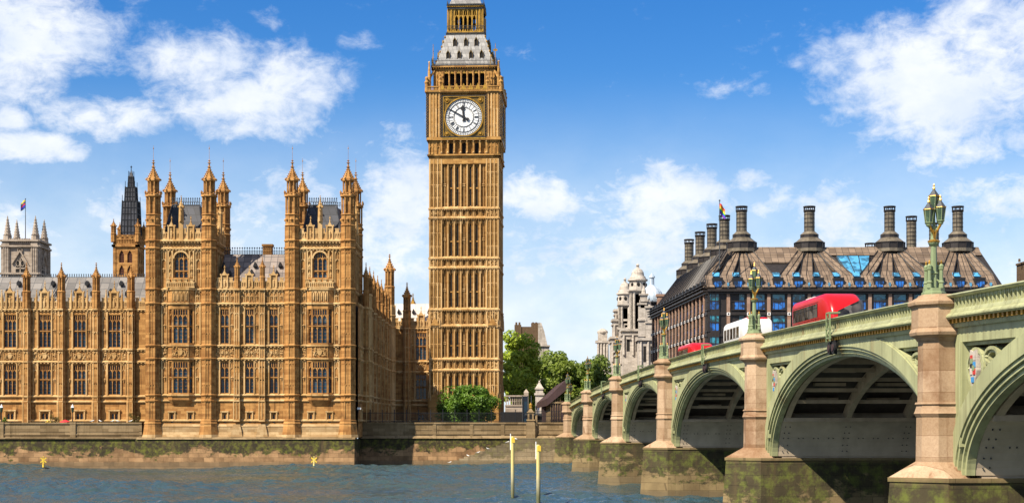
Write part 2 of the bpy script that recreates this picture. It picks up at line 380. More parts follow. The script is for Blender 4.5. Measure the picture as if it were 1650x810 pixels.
    def ring(s, cu, cz, ru, rz, t, w0, w1, n=20):
        """flat elliptical ring standing in the wall plane"""
        pts = []
        for k in range(n):
            a = 2*PI*k/n; c, q = math.cos(a), math.sin(a)
            pts += [(cu+ru*c, cz+rz*q, w0), (cu+ru*c, cz+rz*q, w1), (cu+(ru-t)*c, cz+(rz-t)*q, w1), (cu+(ru-t)*c, cz+(rz-t)*q, w0)]
        fs = []
        for k in range(n):
            i = 4*k; j = 4*((k+1) % n)
            for q in range(4): fs.append((i+q, i+(q+1) % 4, j+(q+1) % 4, j+q))
        s.add(pts, fs)
    def disc(s, cu, cz, r, w0, w1, n=28):
        s.prism([(cu+r*math.cos(2*PI*k/n), cz+r*math.sin(2*PI*k/n)) for k in range(n)], w0, w1)
    def mesh(s, name, mats, off=(0, 0, 0)):
        me = bpy.data.meshes.new(name)
        ox, oy, oz = off
        me.from_pydata([(x-ox, y-oy, z-oz) for x, y, z in s.v], [], s.f)
        for m in (mats if isinstance(mats, (list, tuple)) else [mats]): me.materials.append(m)
        me.polygons.foreach_set('material_index', s.mi)
        if any(s.smooth): me.polygons.foreach_set('use_smooth', s.smooth)
        bm = bmesh.new(); bm.from_mesh(me); bmesh.ops.recalc_face_normals(bm, faces=bm.faces); bm.to_mesh(me); bm.free()
        me.update(); return me
WL = {}
def link(name, data, parent=None, loc=(0, 0, 0), rz=0.):
    """link an object at a world location, parented if asked"""
    o = bpy.data.objects.new(name, data); COL.objects.link(o); WL[o.name] = loc
    if parent is not None:
        o.parent = parent; pl = WL[parent.name]; o.location = tuple(a-b for a, b in zip(loc, pl))
    else: o.location = loc
    o.rotation_euler.z = rz
    return o
def tag(o, label, cat, group=None, kind=None):
    if label: o['label'] = label
    if cat: o['category'] = cat
    if group: o['group'] = group
    if kind: o['kind'] = kind
    return o
def thing(name, label, cat, loc=(0, 0, 0), group=None): return tag(link(name, None, None, loc), label, cat, group)
def part(name, mb, mat, parent): 
    """mesh built in world coordinates, becomes a child of parent"""
    return link(name, mb.mesh(name, mat, WL[parent.name]), parent, WL[parent.name])
def parts_multi(name, pairs, parent):
    """several builders with a material each, joined into one part"""
    j = MB()
    for k, (mb, m) in enumerate(pairs):
        b = len(j.v); j.v += mb.v; j.f += [[b+i for i in f] for f in mb.f]; j.mi += [k]*len(mb.f); j.smooth += mb.smooth
    return part(name, j, [m for _, m in pairs], parent)
def solo(name, mb, mat, label=None, cat=None, loc=(0, 0, 0), group=None, kind=None):
    return tag(link(name, mb.mesh(name, mat, loc), None, loc), label, cat, group, kind)
def dup(root, loc, rz=0., label=None):
    """copy of a thing with copies of its parts and sub-parts (shared meshes)"""
    def cp(o, par):
        c = o.copy(); COL.objects.link(c)
        if par is not None: c.parent = par
        for ch in list(o.children): cp(ch, c)
        return c
    r = cp(root, None); r.location = loc; r.rotation_euler.z = rz
    if label: r['label'] = label
    return r
# ------------------------------------------------------------------ gothic vocabulary
def wall_cells(mb, u0, u1, z0, z1, holes, depth=.45, w=0.):
    """wall sheet with rectangular openings and their reveals"""
    us = sorted({u0, u1, *[h[0] for h in holes], *[h[1] for h in holes]})
    zs = sorted({z0, z1, *[h[2] for h in holes], *[h[3] for h in holes]})
    for i in range(len(us)-1):
        for j in range(len(zs)-1):
            cu, cz = (us[i]+us[i+1])/2, (zs[j]+zs[j+1])/2
            if any(h[0] < cu < h[1] and h[2] < cz < h[3] for h in holes): continue
            mb.quad((us[i], zs[j], w), (us[i+1], zs[j], w), (us[i+1], zs[j+1], w), (us[i], zs[j+1], w))
    for a, b, c, d in holes:
        mb.quad((a, c, w), (a, d, w), (a, d, w-depth), (a, c, w-depth)); mb.quad((b, c, w), (b, d, w), (b, d, w-depth), (b, c, w-depth))
        mb.quad((a, d, w), (b, d, w), (b, d, w-depth), (a, d, w-depth)); mb.quad((a, c, w), (b, c, w), (b, c, w-depth), (a, c, w-depth))
def arch_head(mb, u0, u1, z, w0, w1, k=.85):
    """stone plate with a pointed opening, top edge at z"""
    um = (u0+u1)/2; h = (u1-u0)*k; e = (u1-u0)*.04
    cur = [(0, 0), (.10, .38), (.24, .66), (.40, .88), (.5, 1.0)]
    L = [(u0+e+(u1-u0-2*e)*a, z-h+(h-.03)*b) for a, b in cur]
    mb.prism([(u0, z-h)]+L+[(um, z), (u0, z)], w0, w1)
    R = [(u0+u1-a, b) for a, b in L][::-1]
    mb.prism([(um, z)]+R+[(u1, z-h), (u1, z)], w0, w1)
def window_meshes(w, h, lights, transoms=(.5,), tracery=True, mull=.10):
    st = MB(); gl = MB()
    gl.quad((-w/2, 0, -.36), (w/2, 0, -.36), (w/2, h, -.36), (-w/2, h, -.36))
    lw = w/lights
    for i in range(lights+1):
        u = -w/2+i*lw; half = mull/2 if 0 < i < lights else mull*.55
        st.box(max(u-half, -w/2), min(u+half, w/2), 0, h, -.33, -.06)
    for t in transoms:
        z = h*t; st.box(-w/2, w/2, z-.09, z+.09, -.335, -.02)
        for i in range(lights): arch_head(st, -w/2+i*lw+mull/2, -w/2+(i+1)*lw-mull/2, z-.085, -.31, -.14, .7)
    ztop = h
    if tracery:
        zt = h-lw*1.25
        for i in range(lights):
            a, b = -w/2+i*lw+mull/2, -w/2+(i+1)*lw-mull/2; um = (a+b)/2
            arch_head(st, a, b, zt, -.31, -.12, .8)
            st.box(um-.045, um+.045, zt, h-lw*.35, -.31, -.12)
            arch_head(st, a, um, h-.02, -.31, -.12, .9); arch_head(st, um, b, h-.02, -.31, -.12, .9)
    else:
        for i in range(lights): arch_head(st, -w/2+i*lw+mull/2, -w/2+(i+1)*lw-mull/2, h-.02, -.31, -.12, .75)
    # glazing bars
    nz = max(2, int(h/.55))
    for j in range(1, nz): st.box(-w/2, w/2, h*j/nz-.018, h*j/nz+.018, -.352, -.33)
    return st, gl
WINC = {}
def put_window(key, parent, x, y, z, rz=0, mats=None, **kw):
    """window part (stone tracery) with its pane as a sub-part; copies share meshes"""
    if key not in WINC:
        st, gl = window_meshes(**kw)
        WINC[key] = (st.mesh('window', mats[0] if mats else M['gold_stone']), gl.mesh('pane', mats[1] if mats else M['glass_dark']))
    o = link('window', WINC[key][0], parent, (x, y, z), rz)
    p = bpy.data.objects.new('pane', WINC[key][1]); COL.objects.link(p); p.parent = o
    return o
def string(mb, u0, u1, z, w=.28, h=.26, bosses=.62, w0=-.02):
    mb.box(u0, u1, z-h*.35, z+h*.25, w0, w); mb.wedge(u0, u1, z+h*.25, z+h*.8, w0, w*.96, .04)
    mb.box(u0, u1, z-h*.7, z-h*.35, w0, w*.55)
    if bosses:
        n = max(1, int((u1-u0)/bosses)); st = (u1-u0)/n
        for i in range(n): mb.box(u0+(i+.3)*st, u0+(i+.7)*st, z-h*1.15, z-h*.36, w0, w*.85)
def blind(mb, u0, u1, z0, z1, t=.09, w=.10, boss=True, mid=True):
    """sunk tracery panel framed by thin ribs"""
    mb.box(u0, u0+t, z0, z1, -.01, w); mb.box(u1-t, u1, z0, z1, -.01, w)
    arch_head(mb, u0+t, u1-t, z1, -.01, w*.9, .9)
    if mid:
        um = (u0+u1)/2; zz = z1-(u1-u0)*1.5
        arch_head(mb, u0+t, u1-t, zz, -.01, w*.8, .7)
        mb.box(um-.035, um+.035, zz, z1-.2, -.01, w*.7)
    if boss:
        um = (u0+u1)/2; zb = z0+(z1-z0)*.48
        for du, dz, r in ((0, 0, .17), (-.15, .02, .11), (.15, .02, .11), (0, .2, .11), (0, -.24, .10), (0, -.42, .07)): mb.lump(um+du, zb+dz, .1, r)
def carved(mb, u0, u1, z0, z1, rnd, dens=9., w=.02, deep=.22):
    """high-relief carving: heraldic shield with scrolling around it"""
    mb.box(u0, u0+.06, z0, z1, -.01, .09); mb.box(u1-.06, u1, z0, z1, -.01, .09)
    n = int((u1-u0)*(z1-z0)*dens)
    for _ in range(n):
        u = rnd.uniform(u0+.12, u1-.12); z = rnd.uniform(z0+.1, z1-.1); r = rnd.uniform(.07, .17)
        mb.lump(u, z, w+rnd.uniform(0, .07), r, r*rnd.uniform(.8, 1.9))
def shield(mb, u, z, s, w=.0):
    mb.prism([(u-s*.4, z+s*.45), (u-s*.42, z), (u-s*.2, z-s*.38), (u, z-s*.5), (u+s*.2, z-s*.38), (u+s*.42, z), (u+s*.4, z+s*.45)], w, w+.18)
    mb.prism([(u-s*.3, z+s*.5), (u-s*.38, z+s*.78), (u-s*.1, z+s*.66), (u, z+s*.86), (u+s*.1, z+s*.66), (u+s*.38, z+s*.78), (u+s*.3, z+s*.5)], w, w+.2)
    for q in (-1, 1):   # supporters rearing either side
        mb.bar((u+q*s*.95, z-s*.5, w+.1), (u+q*s*.68, z+s*.3, w+.14), .13*s, 6, .10*s); mb.lump(u+q*s*.7, z+s*.45, w+.14, .14*s)
        mb.bar((u+q*s*.72, z+s*.15, w+.15), (u+q*s*.45, z+s*.2, w+.2), .06*s, 5); mb.bar((u+q*s*.9, z-s*.35, w+.12), (u+q*s*.55, z-s*.55, w+.14), .07*s, 5)
        mb.bar((u+q*s*1.0, z-s*.4, w+.1), (u+q*s*1.15, z+s*.35, w+.08), .045*s, 5)
def parapet(mb, u0, u1, z0, z1, w=.12, pitch=1.0, t=.28):
    """pierced and battlemented parapet"""
    h = z1-z0; n = max(1, round((u1-u0)/pitch)); p = (u1-u0)/n
    mb.box(u0, u1, z0, z0+h*.12, w-t, w); mb.box(u0, u1, z0+h*.12, z0+h*.55, w-t*.8, w-t*.5)
    mb.box(u0, u1, z0+h*.55, z0+h*.66, w-t, w)
    for i in range(n):
        a = u0+i*p
        for k in (.03, .36, .70): mb.box(a+p*k, a+p*(k+.12), z0+h*.12, z0+h*.55, w-t, w)
        mb.box(a+p*.14, a+p*.68, z0+h*.66, z0+h*.92, w-t, w); mb.box(a+p*.08, a+p*.74, z0+h*.92, z1, w-t-.04, w+.05)
        arch_head(mb, a+p*.16, a+p*.36, z0+h*.55, w-t*.5, w-.01, .8); arch_head(mb, a+p*.48, a+p*.70, z0+h*.55, w-t*.5, w-.01, .8)
def gable(mb, u, z0, z1, ww, w=.15):
    """little niche gable with statue and finial above the parapet"""
    h = z1-z0; hw = ww/2
    mb.box(u-hw, u-hw*.62, z0, z0+h*.55, -.2, w+.08); mb.box(u+hw*.62, u+hw, z0, z0+h*.55, -.2, w+.08)
    mb.box(u-hw*.62, u+hw*.62, z0, z0+h*.55, -.22, -.05)
    for q in (-1, 1): mb.box(u+q*hw-.1, u+q*hw+.1, z0+h*.55, z0+h*.62, -.22, w+.1)
    mb.prism([(u-hw*.95, z0+h*.55), (u+hw*.95, z0+h*.55), (u+hw*.35, z0+h*.66), (u, z0+h*.78), (u-hw*.35, z0+h*.66)], -.2, w+.06)
    mb.lathe([(z0+h*.05, .16), (z0+h*.2, .2), (z0+h*.34, .17), (z0+h*.38, .08)], u, .05, 7); mb.lump(u, z0+h*.43, .05, .13)
    mb.lathe([(z0+h*.72, .12), (z0+h*.88, .05)], u, -.05, 6); mb.lump(u, z0+h*.9, -.05, .2, .12); mb.lathe([(z0+h*.9, .06), (z1, .02)], u, -.05, 5); mb.lump(u, z1-.12, -.05, .11)
def crocket_spire(mb, u, w, z0, z1, r, n=8, levels=5, kr=.16):
    h = z1-z0
    prof = [(z0-.18, r*1.05), (z0, r*1.12), (z0+h*.04, r*1.02), (z0+h*.16, r*.80), (z0+h*.30, r*.56), (z0+h*.46, r*.30), (z0+h*.72, r*.14), (z0+h*.97, r*.05)]
    mb.lathe(prof, u, w, n)
    for z, rr in ((z0+h*.62, r*.42), (z0+h*.82, r*.36), (z0+h*.93, r*.26)): mb.lathe([(z-h*.025, rr*.4), (z, rr), (z+h*.03, rr*.4)], u, w, 6)
    for k in range(n):
        a = PI/n+2*PI*k/n
        mb.lump(u+r*1.26*math.cos(a), z0+.02*h, w+r*1.26*math.sin(a), kr*1.15, kr*1.5)
        for j in range(levels):
            f = .08+.40*j/max(1, levels-1); zz = z0+h*f
            rr = r*(1.02-(f-.04)/.12*.22) if f < .16 else r*(.80-(f-.16)/.30*.50)
            mb.lump(u+rr*1.12*math.cos(a), zz, w+rr*1.12*math.sin(a), kr*.8, kr*1.1)
def pinnacle_mesh(zb, zt, r, stages=True):
    """octagonal pinnacle from 0 upward: panelled shaft, slit stage, crocketed cap"""
    mb = MB(); h = zt-zb
    mb.lathe([(0, r), (h*.36, r)], n=8)
    mb.lathe([(h*.345, r*1.05), (h*.36, r*1.2), (h*.385, r*1.05)], n=8)
    mb.lathe([(h*.38, r*.72), (h*.66, r*.72)], n=8)
    for k in range(8):
        a = PI/8+PI/4*k
        mb.lathe([(h*.38, r*.17), (h*.66, r*.17)], r*.86*math.cos(a), r*.86*math.sin(a), 4)
        mb.lathe([(0, r*.12), (h*.35, r*.12)], r*1.0*math.cos(a), r*1.0*math.sin(a), 4)
    mb.lathe([(h*.63, r*.7), (h*.66, r*1.12), (h*.68, r*1.0)], n=8)
    crocket_spire(mb, 0, 0, h*.69, h, r*.95, 8, 4, r*.2)
    return mb
def turret_shaft(mb, u, w, z0, z1, r, rings, capz=()):
    """octagonal angle turret with panel ribs and string rings"""
    mb.lathe([(z0, r), (z1, r)], u, w, 8)
    for k in range(8):
        a = PI/8+PI/4*k; mb.lathe([(z0, .13), (z1, .13)], u+r*math.cos(a), w+r*math.sin(a), 4)
        b = PI/4*k; rr = r*math.cos(PI/8)
        mb.lathe([(z0, .08), (z1, .08)], u+rr*math.cos(b), w+rr*math.sin(b), 4)
    for z in rings:
        mb.lathe([(z-.25, r*1.02), (z-.12, r*1.15+.04), (z+.05, r*1.17+.05), (z+.22, r*1.02)], u, w, 8)
    for z in capz:   # small ogee heads closing the panels
        for k in range(8):
            b = PI/4*k
            for q in (-.19, .19):
                rr = r*math.cos(PI/8)+.04
                mb.lump(u+rr*math.cos(b)-q*r*2*math.sin(b)*.55, z, w+rr*math.sin(b)+q*r*2*math.cos(b)*.55, .11, .17)

# ------------------------------------------------------------------ gothic palace by the river
LV = dict(base=7.3, s1=10.5, s2=11.4, w1=(11.75, 16.75), s3=17.25, s4=19.35, w2=(19.75, 25.2), s5=26.1, s6=28.4)
palace = thing('gothic_palace', 'honey coloured gothic palace with two turreted towers rising straight from the river wall', 'building', (-42, 240, 4.6))
X_ = lambda px, d: (px-825)*d/F
YZ = lambda py, d: H+(680-py)*d/F
rnd = random.Random(11)

def bay_wall(mb, u0, u1, bays, front):
    pass

# --- pavilion front: wall plane at y=240
PW = MB().frame((0, 240, 0), 0)      # plain ashlar
PC = MB().frame((0, 240, 0), 0)      # carved ornament and strings
PB = MB().frame((0, 240, 0), 0)      # plinth
X = lambda px: (px-825)*.1
UL, UR = X(236), X(572)
holes = []
TW = [(X(247), X(337)), (X(471), X(561))]          # turret centres of the two towers
win_jobs = []
for a, b in TW:
    c = (a+b)/2
    # canted bay window: straight front of three lights, cheeks of one light
    for (z0, z1) in (LV['w1'], LV['w2']):
        z1 -= .0
        holes += [(c-2.0, c+2.0, z0, z1)]
    holes += [(c-1.1, c+1.1, 30.3, 34.4)]
    for du in (-1.5, 1.5): holes.append((c+du-.22, c+du+.22, 6.95, 8.35))
mids = [X(362), X(402), X(441)]
for m in mids:
    for (z0, z1) in (LV['w1'], LV['w2']): holes.append((m-.68, m+.68, z0, z1))
    holes.append((m-.22, m+.22, 6.95, 8.35))
wall_cells(PW, UL, UR, 4.6, LV['s6'], [h for h in holes if h[3] < 28.4], .45)
for a, b in TW: wall_cells(PW, a, b, LV['s6'], 36.2, [h for h in holes if h[2] > 29 and a < h[0] < b], .45)
zs_base = [LV['base'], LV['s1'], LV['s2'], LV['s3'], LV['s4'], LV['s5'], LV['s6']]
for z in zs_base: string(PC, UL, UR, z, bosses=(.6 if z > 17 else 0), w=.3 if z > 12 else .2)
def base_window(mb, cb, u, key='base1'):
    """small square-headed basement light with stepped label mould"""
    for q in (-1, 1): cb.box(u+q*.5-.09, u+q*.5+.09, 7.3, 8.7, -.01, .16)
    cb.box(u-.66, u+.66, 8.62, 8.84, -.01, .22)
for a, b in TW:
    c = (a+b)/2
    for du in (-1.5, 1.5):
        base_window(PW, PC, c+du); put_window('base1', palace, c+du, 240, 6.95, w=.42, h=1.38, lights=1, transoms=(), tracery=False, mull=.06)
    for (z0, z1) in (LV['w1'], LV['w2']):
        # oriel body
        h = z1-z0
        for q in (-1, 1):
            PW.vprism([(c+q*1.35-.1*q, 0), (c+q*1.35-.1*q, .62), (c+q*1.5, .62), (c+q*2.0, .02)], z0, z1-.0) if False else None
            PW.box(c+q*1.27-.13, c+q*1.27+.13, z0, z1, -.3, .62)
            PW.box(c+q*2.0-.12, c+q*2.0+.12, z0, z1, -.3, .2)
            # cheek light
            ang = -q*math.atan2(.42, .6)
            put_window('cheek%.1f' % h, palace, c+q*1.64, 240-.36, z0, q*math.atan2(.45, .62), w=.62, h=h, lights=1, transoms=(.5,), mull=.1)
        put_window('oriel%.1f' % h, palace, c, 240-.72, z0, w=2.3, h=h, lights=3, transoms=(.5,))
    # bodies of the oriel between and under its windows
    for (z0, z1) in ((10.6, LV['w1'][0]), (LV['w1'][1], LV['w2'][0]), (LV['w2'][1], 30.2)):
        PW.vprism([(c-2.12, 0), (c-2.12, .1), (c-1.36, .66), (c+1.36, .66), (c+2.12, .1), (c+2.12, 0)], z0, z1)
    PW.hull([(c-2.1, 10.6, .1), (c-1.36, 10.6, .66), (c+1.36, 10.6, .66), (c+2.1, 10.6, .1), (c-2.1, 10.6, 0), (c+2.1, 10.6, 0), (c-1.2, 9.6, 0), (c+1.2, 9.6, 0), (c-.8, 9.6, .05), (c+.8, 9.6, .05)])
    for z in (LV['s2'], LV['s3'], LV['s4'], LV['s5'], LV['s6']):
        PC.vprism([(c-2.25, 0), (c-2.25, .22), (c-1.42, .86), (c+1.42, .86), (c+2.25, .22), (c+2.25, 0)], z-.14, z+.12)
    fr = PC.o; PC.frame((0, 240-.66, 0), 0)
    shield(PC, c, 18.2, .95); carved(PC, c-1.3, c+1.3, 17.5, 19.1, rnd, 6)
    for i in range(4): blind(PC, c-1.3+i*.65, c-.65+i*.65, 26.4, 28.1, .07, .08, False, False); 
    for i in range(4): PC.lathe([(26.6, .12), (27.2, .15), (27.6, .1), (27.85, .07)], c-.97+i*.65, .05, 6)
    # balcony under the great window
    parapet(PC, c-2.3, c+2.3, 28.6, 30.0, .1, .92); PC.frame(fr, 0)
    for q in (-1, 1):
        for (z0, z1) in ((LV['s2']+.25, LV['s3']-.3), (LV['s4']+.25, LV['s5']-.3)): 
            blind(PC, c+q*2.62-.36, c+q*2.62+.36, z0, z1, boss=True)
            PC.box(c+q*3.1-.1, c+q*3.1+.1, z0, z1, -.01, .22)
        carved(PC, c+q*2.62-.36, c+q*2.62+.36, 17.5, 19.1, rnd, 14); blind(PC, c+q*2.62-.36, c+q*2.62+.36, 26.4, 28.1, boss=True, mid=False)
        # statue niches and side panels beside the great window
        PC.box(c+q*1.38-.12, c+q*1.38+.12, 28.6, 34.6, -.01, .3); PC.box(c+q*2.05-.10, c+q*2.05+.10, 28.6, 34.6, -.01, .3)
        for j in range(3):
            zz = 30.3+j*1.25; PC.lathe([(zz, .1), (zz+.1, .26), (zz+.15, .15), (zz+.5, .2), (zz+.8, .14), (zz+.85, .06)], c+q*1.72, .14, 6); PC.lump(c+q*1.72, zz+.95, .14, .12); PC.lump(c+q*1.72, zz-.02, .16, .24, .18)
        arch_head(PC, c+q*1.72-.3, c+q*1.72+.3, 34.6, -.01, .25)
        blind(PC, c+q*2.78-.45, c+q*2.78+.45, 28.8, 34.6, .12, .18, True)
    # great window arch and its hood
    put_window('great', palace, c, 240, 30.3, w=2.2, h=4.1, lights=3, transoms=(.26,), mull=.13)
    n = 10; pts_o = []; pts_i = []
    for i in range(n+1):
        t = PI*i/n; pts_o.append((c-1.3*math.cos(t), 33.35+1.32*math.sin(t))); pts_i.append((c-1.08*math.cos(t), 33.3+1.08*math.sin(t)))
    for i in range(n): PC.prism([pts_i[i], pts_o[i], pts_o[i+1], pts_i[i+1]], -.2, .3)
    for q in (-1, 1):
        PC.prism([(c+q*1.1, 34.42)]+[(c-(-q)*1.08*math.cos(PI/2*j/5)*1.0, 33.3+1.08*math.sin(PI/2*j/5)) for j in range(6)], -.3, -.05)
    # frieze, cornices, parapet of the tower
    string(PC, a, b, 34.95, .4, .3, .5); string(PC, a, b, 36.2, .5, .34, .5)
    nfr = 10; st = (b-a-2.4)/nfr
    for i in range(nfr):
        u = a+1.2+(i+.5)*st; PC.ring(u, 35.55, st*.46, .42, .1, -.01, .12, 10); PC.lump(u, 35.55, .05, .16)
    parapet(PC, a+1.1, b-1.1, 36.45, 38.2, .1, 1.05)
    for du in (-1.55, 1.55): gable(PC, c+du, 36.4, 40.2, 1.15, .2)
    # central statue pinnacle
    PC.box(c-.35, c+.35, 36.4, 39.2, -.1, .28); PC.lathe([(39.2, .42), (41.5, .36)], c, .02, 8); PC.lathe([(39.3, .18), (40.3, .22), (40.9, .1)], c, .45, 7); PC.lump(c, 41.1, .45, .14)
    crocket_spire(PC, c, .02, 41.6, 43.6, .4, 6, 3, .1)
# --- middle of the front, three bays with slim buttresses
for px in (382.3, 423):
    u = X(px)
    for (z0, z1, hw, w) in ((7.3, 10.5, .48, .6), (10.5, 17.2, .40, .5), (17.2, 28.4, .36, .42)):
        PW.box(u-hw, u+hw, z0, z1, -.02, w); PC.box(u-.05, u+.05, z0+.3, z1-.3, w-.02, w+.07)
        for q in (-1, 1): PC.box(u+q*hw-.07, u+q*hw+.07, z0+.2, z1-.1, w-.1, w+.06)
    for z in zs_base: PC.box(u-.5, u+.5, z-.16, z+.12, 0, .72)
    for z in (13.9, 16.0, 22, 24.6): arch_head(PC, u-.36, u+.36, z, .4, .5, .6)
    link('pinnacle', pinnacle_mesh(28.5, 33.6, .42).mesh('pinnacle', M['gold_stone']), palace, (u, 239.9, 28.5))
for m in mids:
    for (z0, z1) in (LV['w1'], LV['w2']): 
        put_window('pair%.1f' % (z1-z0), palace, m, 240, z0, w=1.36, h=z1-z0, lights=2, transoms=(.5,))
        for q in (-1, 1): PC.box(m+q*.78-.08, m+q*.78+.08, z0-.2, z1+.3, -.01, .16)
    base_window(PW, PC, m); put_window('base1', palace, m, 240, 6.95)
    for q in (-1, 1):
        u = m+q*1.22
        for (z0, z1) in ((LV['s2']+.25, LV['s3']-.3), (LV['s4']+.25, LV['s5']-.3)): blind(PC, u-.36, u+.36, z0, z1)
        carved(PC, u-.36, u+.36, 17.5, 19.1, rnd, 14); blind(PC, u-.36, u+.36, 26.4, 28.1, boss=True, mid=False)
        carved(PC, m+q*.36-.34, m+q*.36+.34, 17.5, 19.1, rnd, 10); blind(PC, m+q*.34-.33, m+q*.34+.33, 26.4, 28.1, boss=True, mid=False)
        for q2 in (0,): shield(PC, m+q*.36, 18.2, .4)
    gable(PC, m, 28.6, 32.3, 1.2, .2)
parapet(PC, X(348), X(460), 28.65, 30.3, .1, .98)
# --- angle turrets, front pairs and back pairs, standing from plinth to belfry stage
def belfry_stage():
    """upper stage of an angle turret: arms band, slit belfry, crown, upper slits"""
    mb = MB()
    mb.lathe([(0, 1.12), (.2, 1.3), (.45, 1.15)], n=8)
    mb.lathe([(.4, 1.12), (1.9, 1.12)], n=8); mb.lathe([(1.8, 1.12), (1.95, 1.28), (2.1, 1.12)], n=8)
    mb.lathe([(2.0, .8), (4.9, .8)], n=8); mb.lathe([(4.7, .95), (4.9, 1.35), (5.15, 1.3), (5.3, 1.0)], n=8)
    mb.lathe([(5.2, .62), (7.4, .62)], n=8); mb.lathe([(7.2, .75), (7.4, 1.05), (7.65, .95)], n=8)
    for k in range(8):
        a = PI/8+PI/4*k; ca, sa = math.cos(a), math.sin(a)
        mb.lathe([(.4, .13), (4.9, .14)], 1.06*ca, 1.06*sa, 4); mb.lathe([(5.2, .11), (7.4, .11)], .84*ca, .84*sa, 4)
        mb.lump(1.28*ca, 5.55, 1.28*sa, .16, .42)
        b = PI/4*k; cb, sb = math.cos(b), math.sin(b)
        mb.lump(1.08*cb, 1.15, 1.08*sb, .3, .4); mb.lump(1.2*cb, 5.3, 1.2*sb, .2, .2)
    return mb
def spire_mesh():
    mb = MB(); crocket_spire(mb, 0, 0, 0, 3.35, .92, 8, 5, .15); mb.lathe([(3.2, .03), (5.6, .018)], n=5); mb.lump(0, 5.1, 0, .1, .2); return mb
bel = belfry_stage().mesh('belfry', M['gold_stone']); spm = spire_mesh().mesh('spire', M['gold_stone'])
capz = (13.0, 16.4, 21.3, 24.8, 27.6, 30.2, 32.4, 34.2)
tm_front = MB(); turret_shaft(tm_front, 0, 0, 2.9, 33.8, 1.15, [z-4.6 for z in zs_base+[34.95, 36.2]], [z-4.6 for z in capz])
tm_front.lathe([(2.2, 1.5), (2.9, 1.25)], n=8); tm_front.lathe([(.2, 1.75), (.9, 1.6), (2.2, 1.42)], n=8)
tmf = tm_front.mesh('turret', M['gold_stone'])
tm_back = MB(); turret_shaft(tm_back, 0, 0, 0, 10.2, 1.1, [z-28.3 for z in (34.95, 36.2)], [z-28.3 for z in capz if z > 28])
tmb = tm_back.mesh('turret', M['gold_stone'])
def corner(x, y, full):
    t = link('turret', tmf if full else tmb, palace, (x, y, 4.6 if full else 28.3))
    for nm, me, dz in (('belfry', bel, 38.4), ('spire', spm, 46.0)):
        c = bpy.data.objects.new(nm, me); COL.objects.link(c); c.parent = t; c.location = (0, 0, dz-(4.6 if full else 28.3))
for a, b in TW:
    for u in (a, b): corner(u, 240.1, True); corner(u, 251.8, False)
corner_low = MB(); turret_shaft(corner_low, 0, 0, 2.6, 30.0-4.6, 1.1, [z-4.6 for z in zs_base], [z-4.6 for z in capz if z < 29])
# --- tower bodies above the range roof (sides and backs), dark steep roofs
for a, b in TW:
    for (ox, oy, ang, L) in ((b+.05, 240, PI/2, 11.8), (a-.05, 251.8, -PI/2, 11.8), (b, 251.9, PI, b-a)):
        for mb in (PW, PC): mb.frame((ox, oy, 0), ang)
        PW.box(0, L, 26, 36.3, -.5, .55 if L > 10 else 0)
        w_ = .55 if L > 10 else 0
        PC.frame((ox+(w_ if ang == PI/2 else -w_ if ang == -PI/2 else 0), oy, 0), ang)
        string(PC, 0, L, 34.95, .35, .3, .5); string(PC, 0, L, 36.2, .45, .34, .5); string(PC, 0, L, 28.4, .3)
        for i in range(6):
            u = L*(i+.5)/6; blind(PC, u-.55, u+.55, 29, 34.5, .12, .14, True)
        for i in range(8): PC.ring(L*(i+.5)/8, 35.55, .5, .42, .1, -.01, .12, 10)
        parapet(PC, 1.2, L-1.2, 36.45, 38.2, .1, 1.05)
        for f in (.35, .65): gable(PC, L*f, 36.4, 40.2, 1.15, .2)
        PC.lathe([(38, .4), (41.3, .34)], L*.5, .02, 8); crocket_spire(PC, L*.5, .02, 41.4, 43.4, .4, 6, 3, .1)
    rf = MB(); x0, x1, y0, y1 = a+1.0, b-1.0, 241.3, 250.7; c = (a+b)/2
    rf.hull([(x0, 36.3, -y0), (x1, 36.3, -y0), (x0, 36.3, -y1), (x1, 36.3, -y1), (c-2.2, 42.4, -243.6), (c+2.2, 42.4, -243.6), (c-2.2, 42.4, -248.4), (c+2.2, 42.4, -248.4)])
    for q in (-1, 1):   # ribs on the hips and dark trusses of the crest
        rf.bar((c+q*3.4, 36.3, -241.3), (c+q*2.2, 42.5, -243.6), .14); rf.bar((c+q*3.4, 36.3, -250.7), (c+q*2.2, 42.5, -248.4), .14)
    ro = part('roof', rf, M['dark_lead'], palace)
    for yy in (243.6, 248.4):
        cr = MB().frame((0, yy, 0), 0); cr.box(c-2.2, c+2.2, 42.4, 42.55, -.05, .05); cr.box(c-2.2, c+2.2, 42.95, 43.02, -.03, .03)
        for i in range(13):
            u = c-2.2+4.4*i/12; cr.box(u-.03, u+.03, 42.4, 43.6, -.03, .03); cr.lump(u, 43.55, 0, .13, .2); cr.ring(u, 43.2, .14, .14, .05, -.02, .02, 8)
        part('roof_crest', cr, M['iron'], ro)
    ch = MB().frame((0, 0, 0), 0)
for mb in (PW, PC): mb.frame((0, 240, 0), 0)
# flared plinth of the front, over the river wall
PB.box(UL-.3, UR+.3, 4.3, 4.75, -.4, .75); PB.wedge(UL-.3, UR+.3, 4.75, 5.45, -.2, .62, .35); PB.box(UL-.1, UR+.1, 5.45, 6.35, -.2, .34)
PB.wedge(UL-.1, UR+.1, 6.35, 6.75, -.2, .4, .1)
for px in (247, 337, 471, 561): 
    u = X(px); PB.lathe([(4.55, 1.85), (5.3, 1.62), (6.1, 1.45), (6.6, 1.45), (6.9, 1.25)], u, -.1, 8)
for px in (382.3, 423): u = X(px); PB.hull([(u-1, 4.7, .8), (u+1, 4.7, .8), (u-1, 4.7, 0), (u+1, 4.7, 0), (u-.55, 6.7, .55), (u+.55, 6.7, .55), (u-.55, 6.7, 0), (u+.55, 6.7, 0)])
part('plinth', PB, M['plinth'], palace)

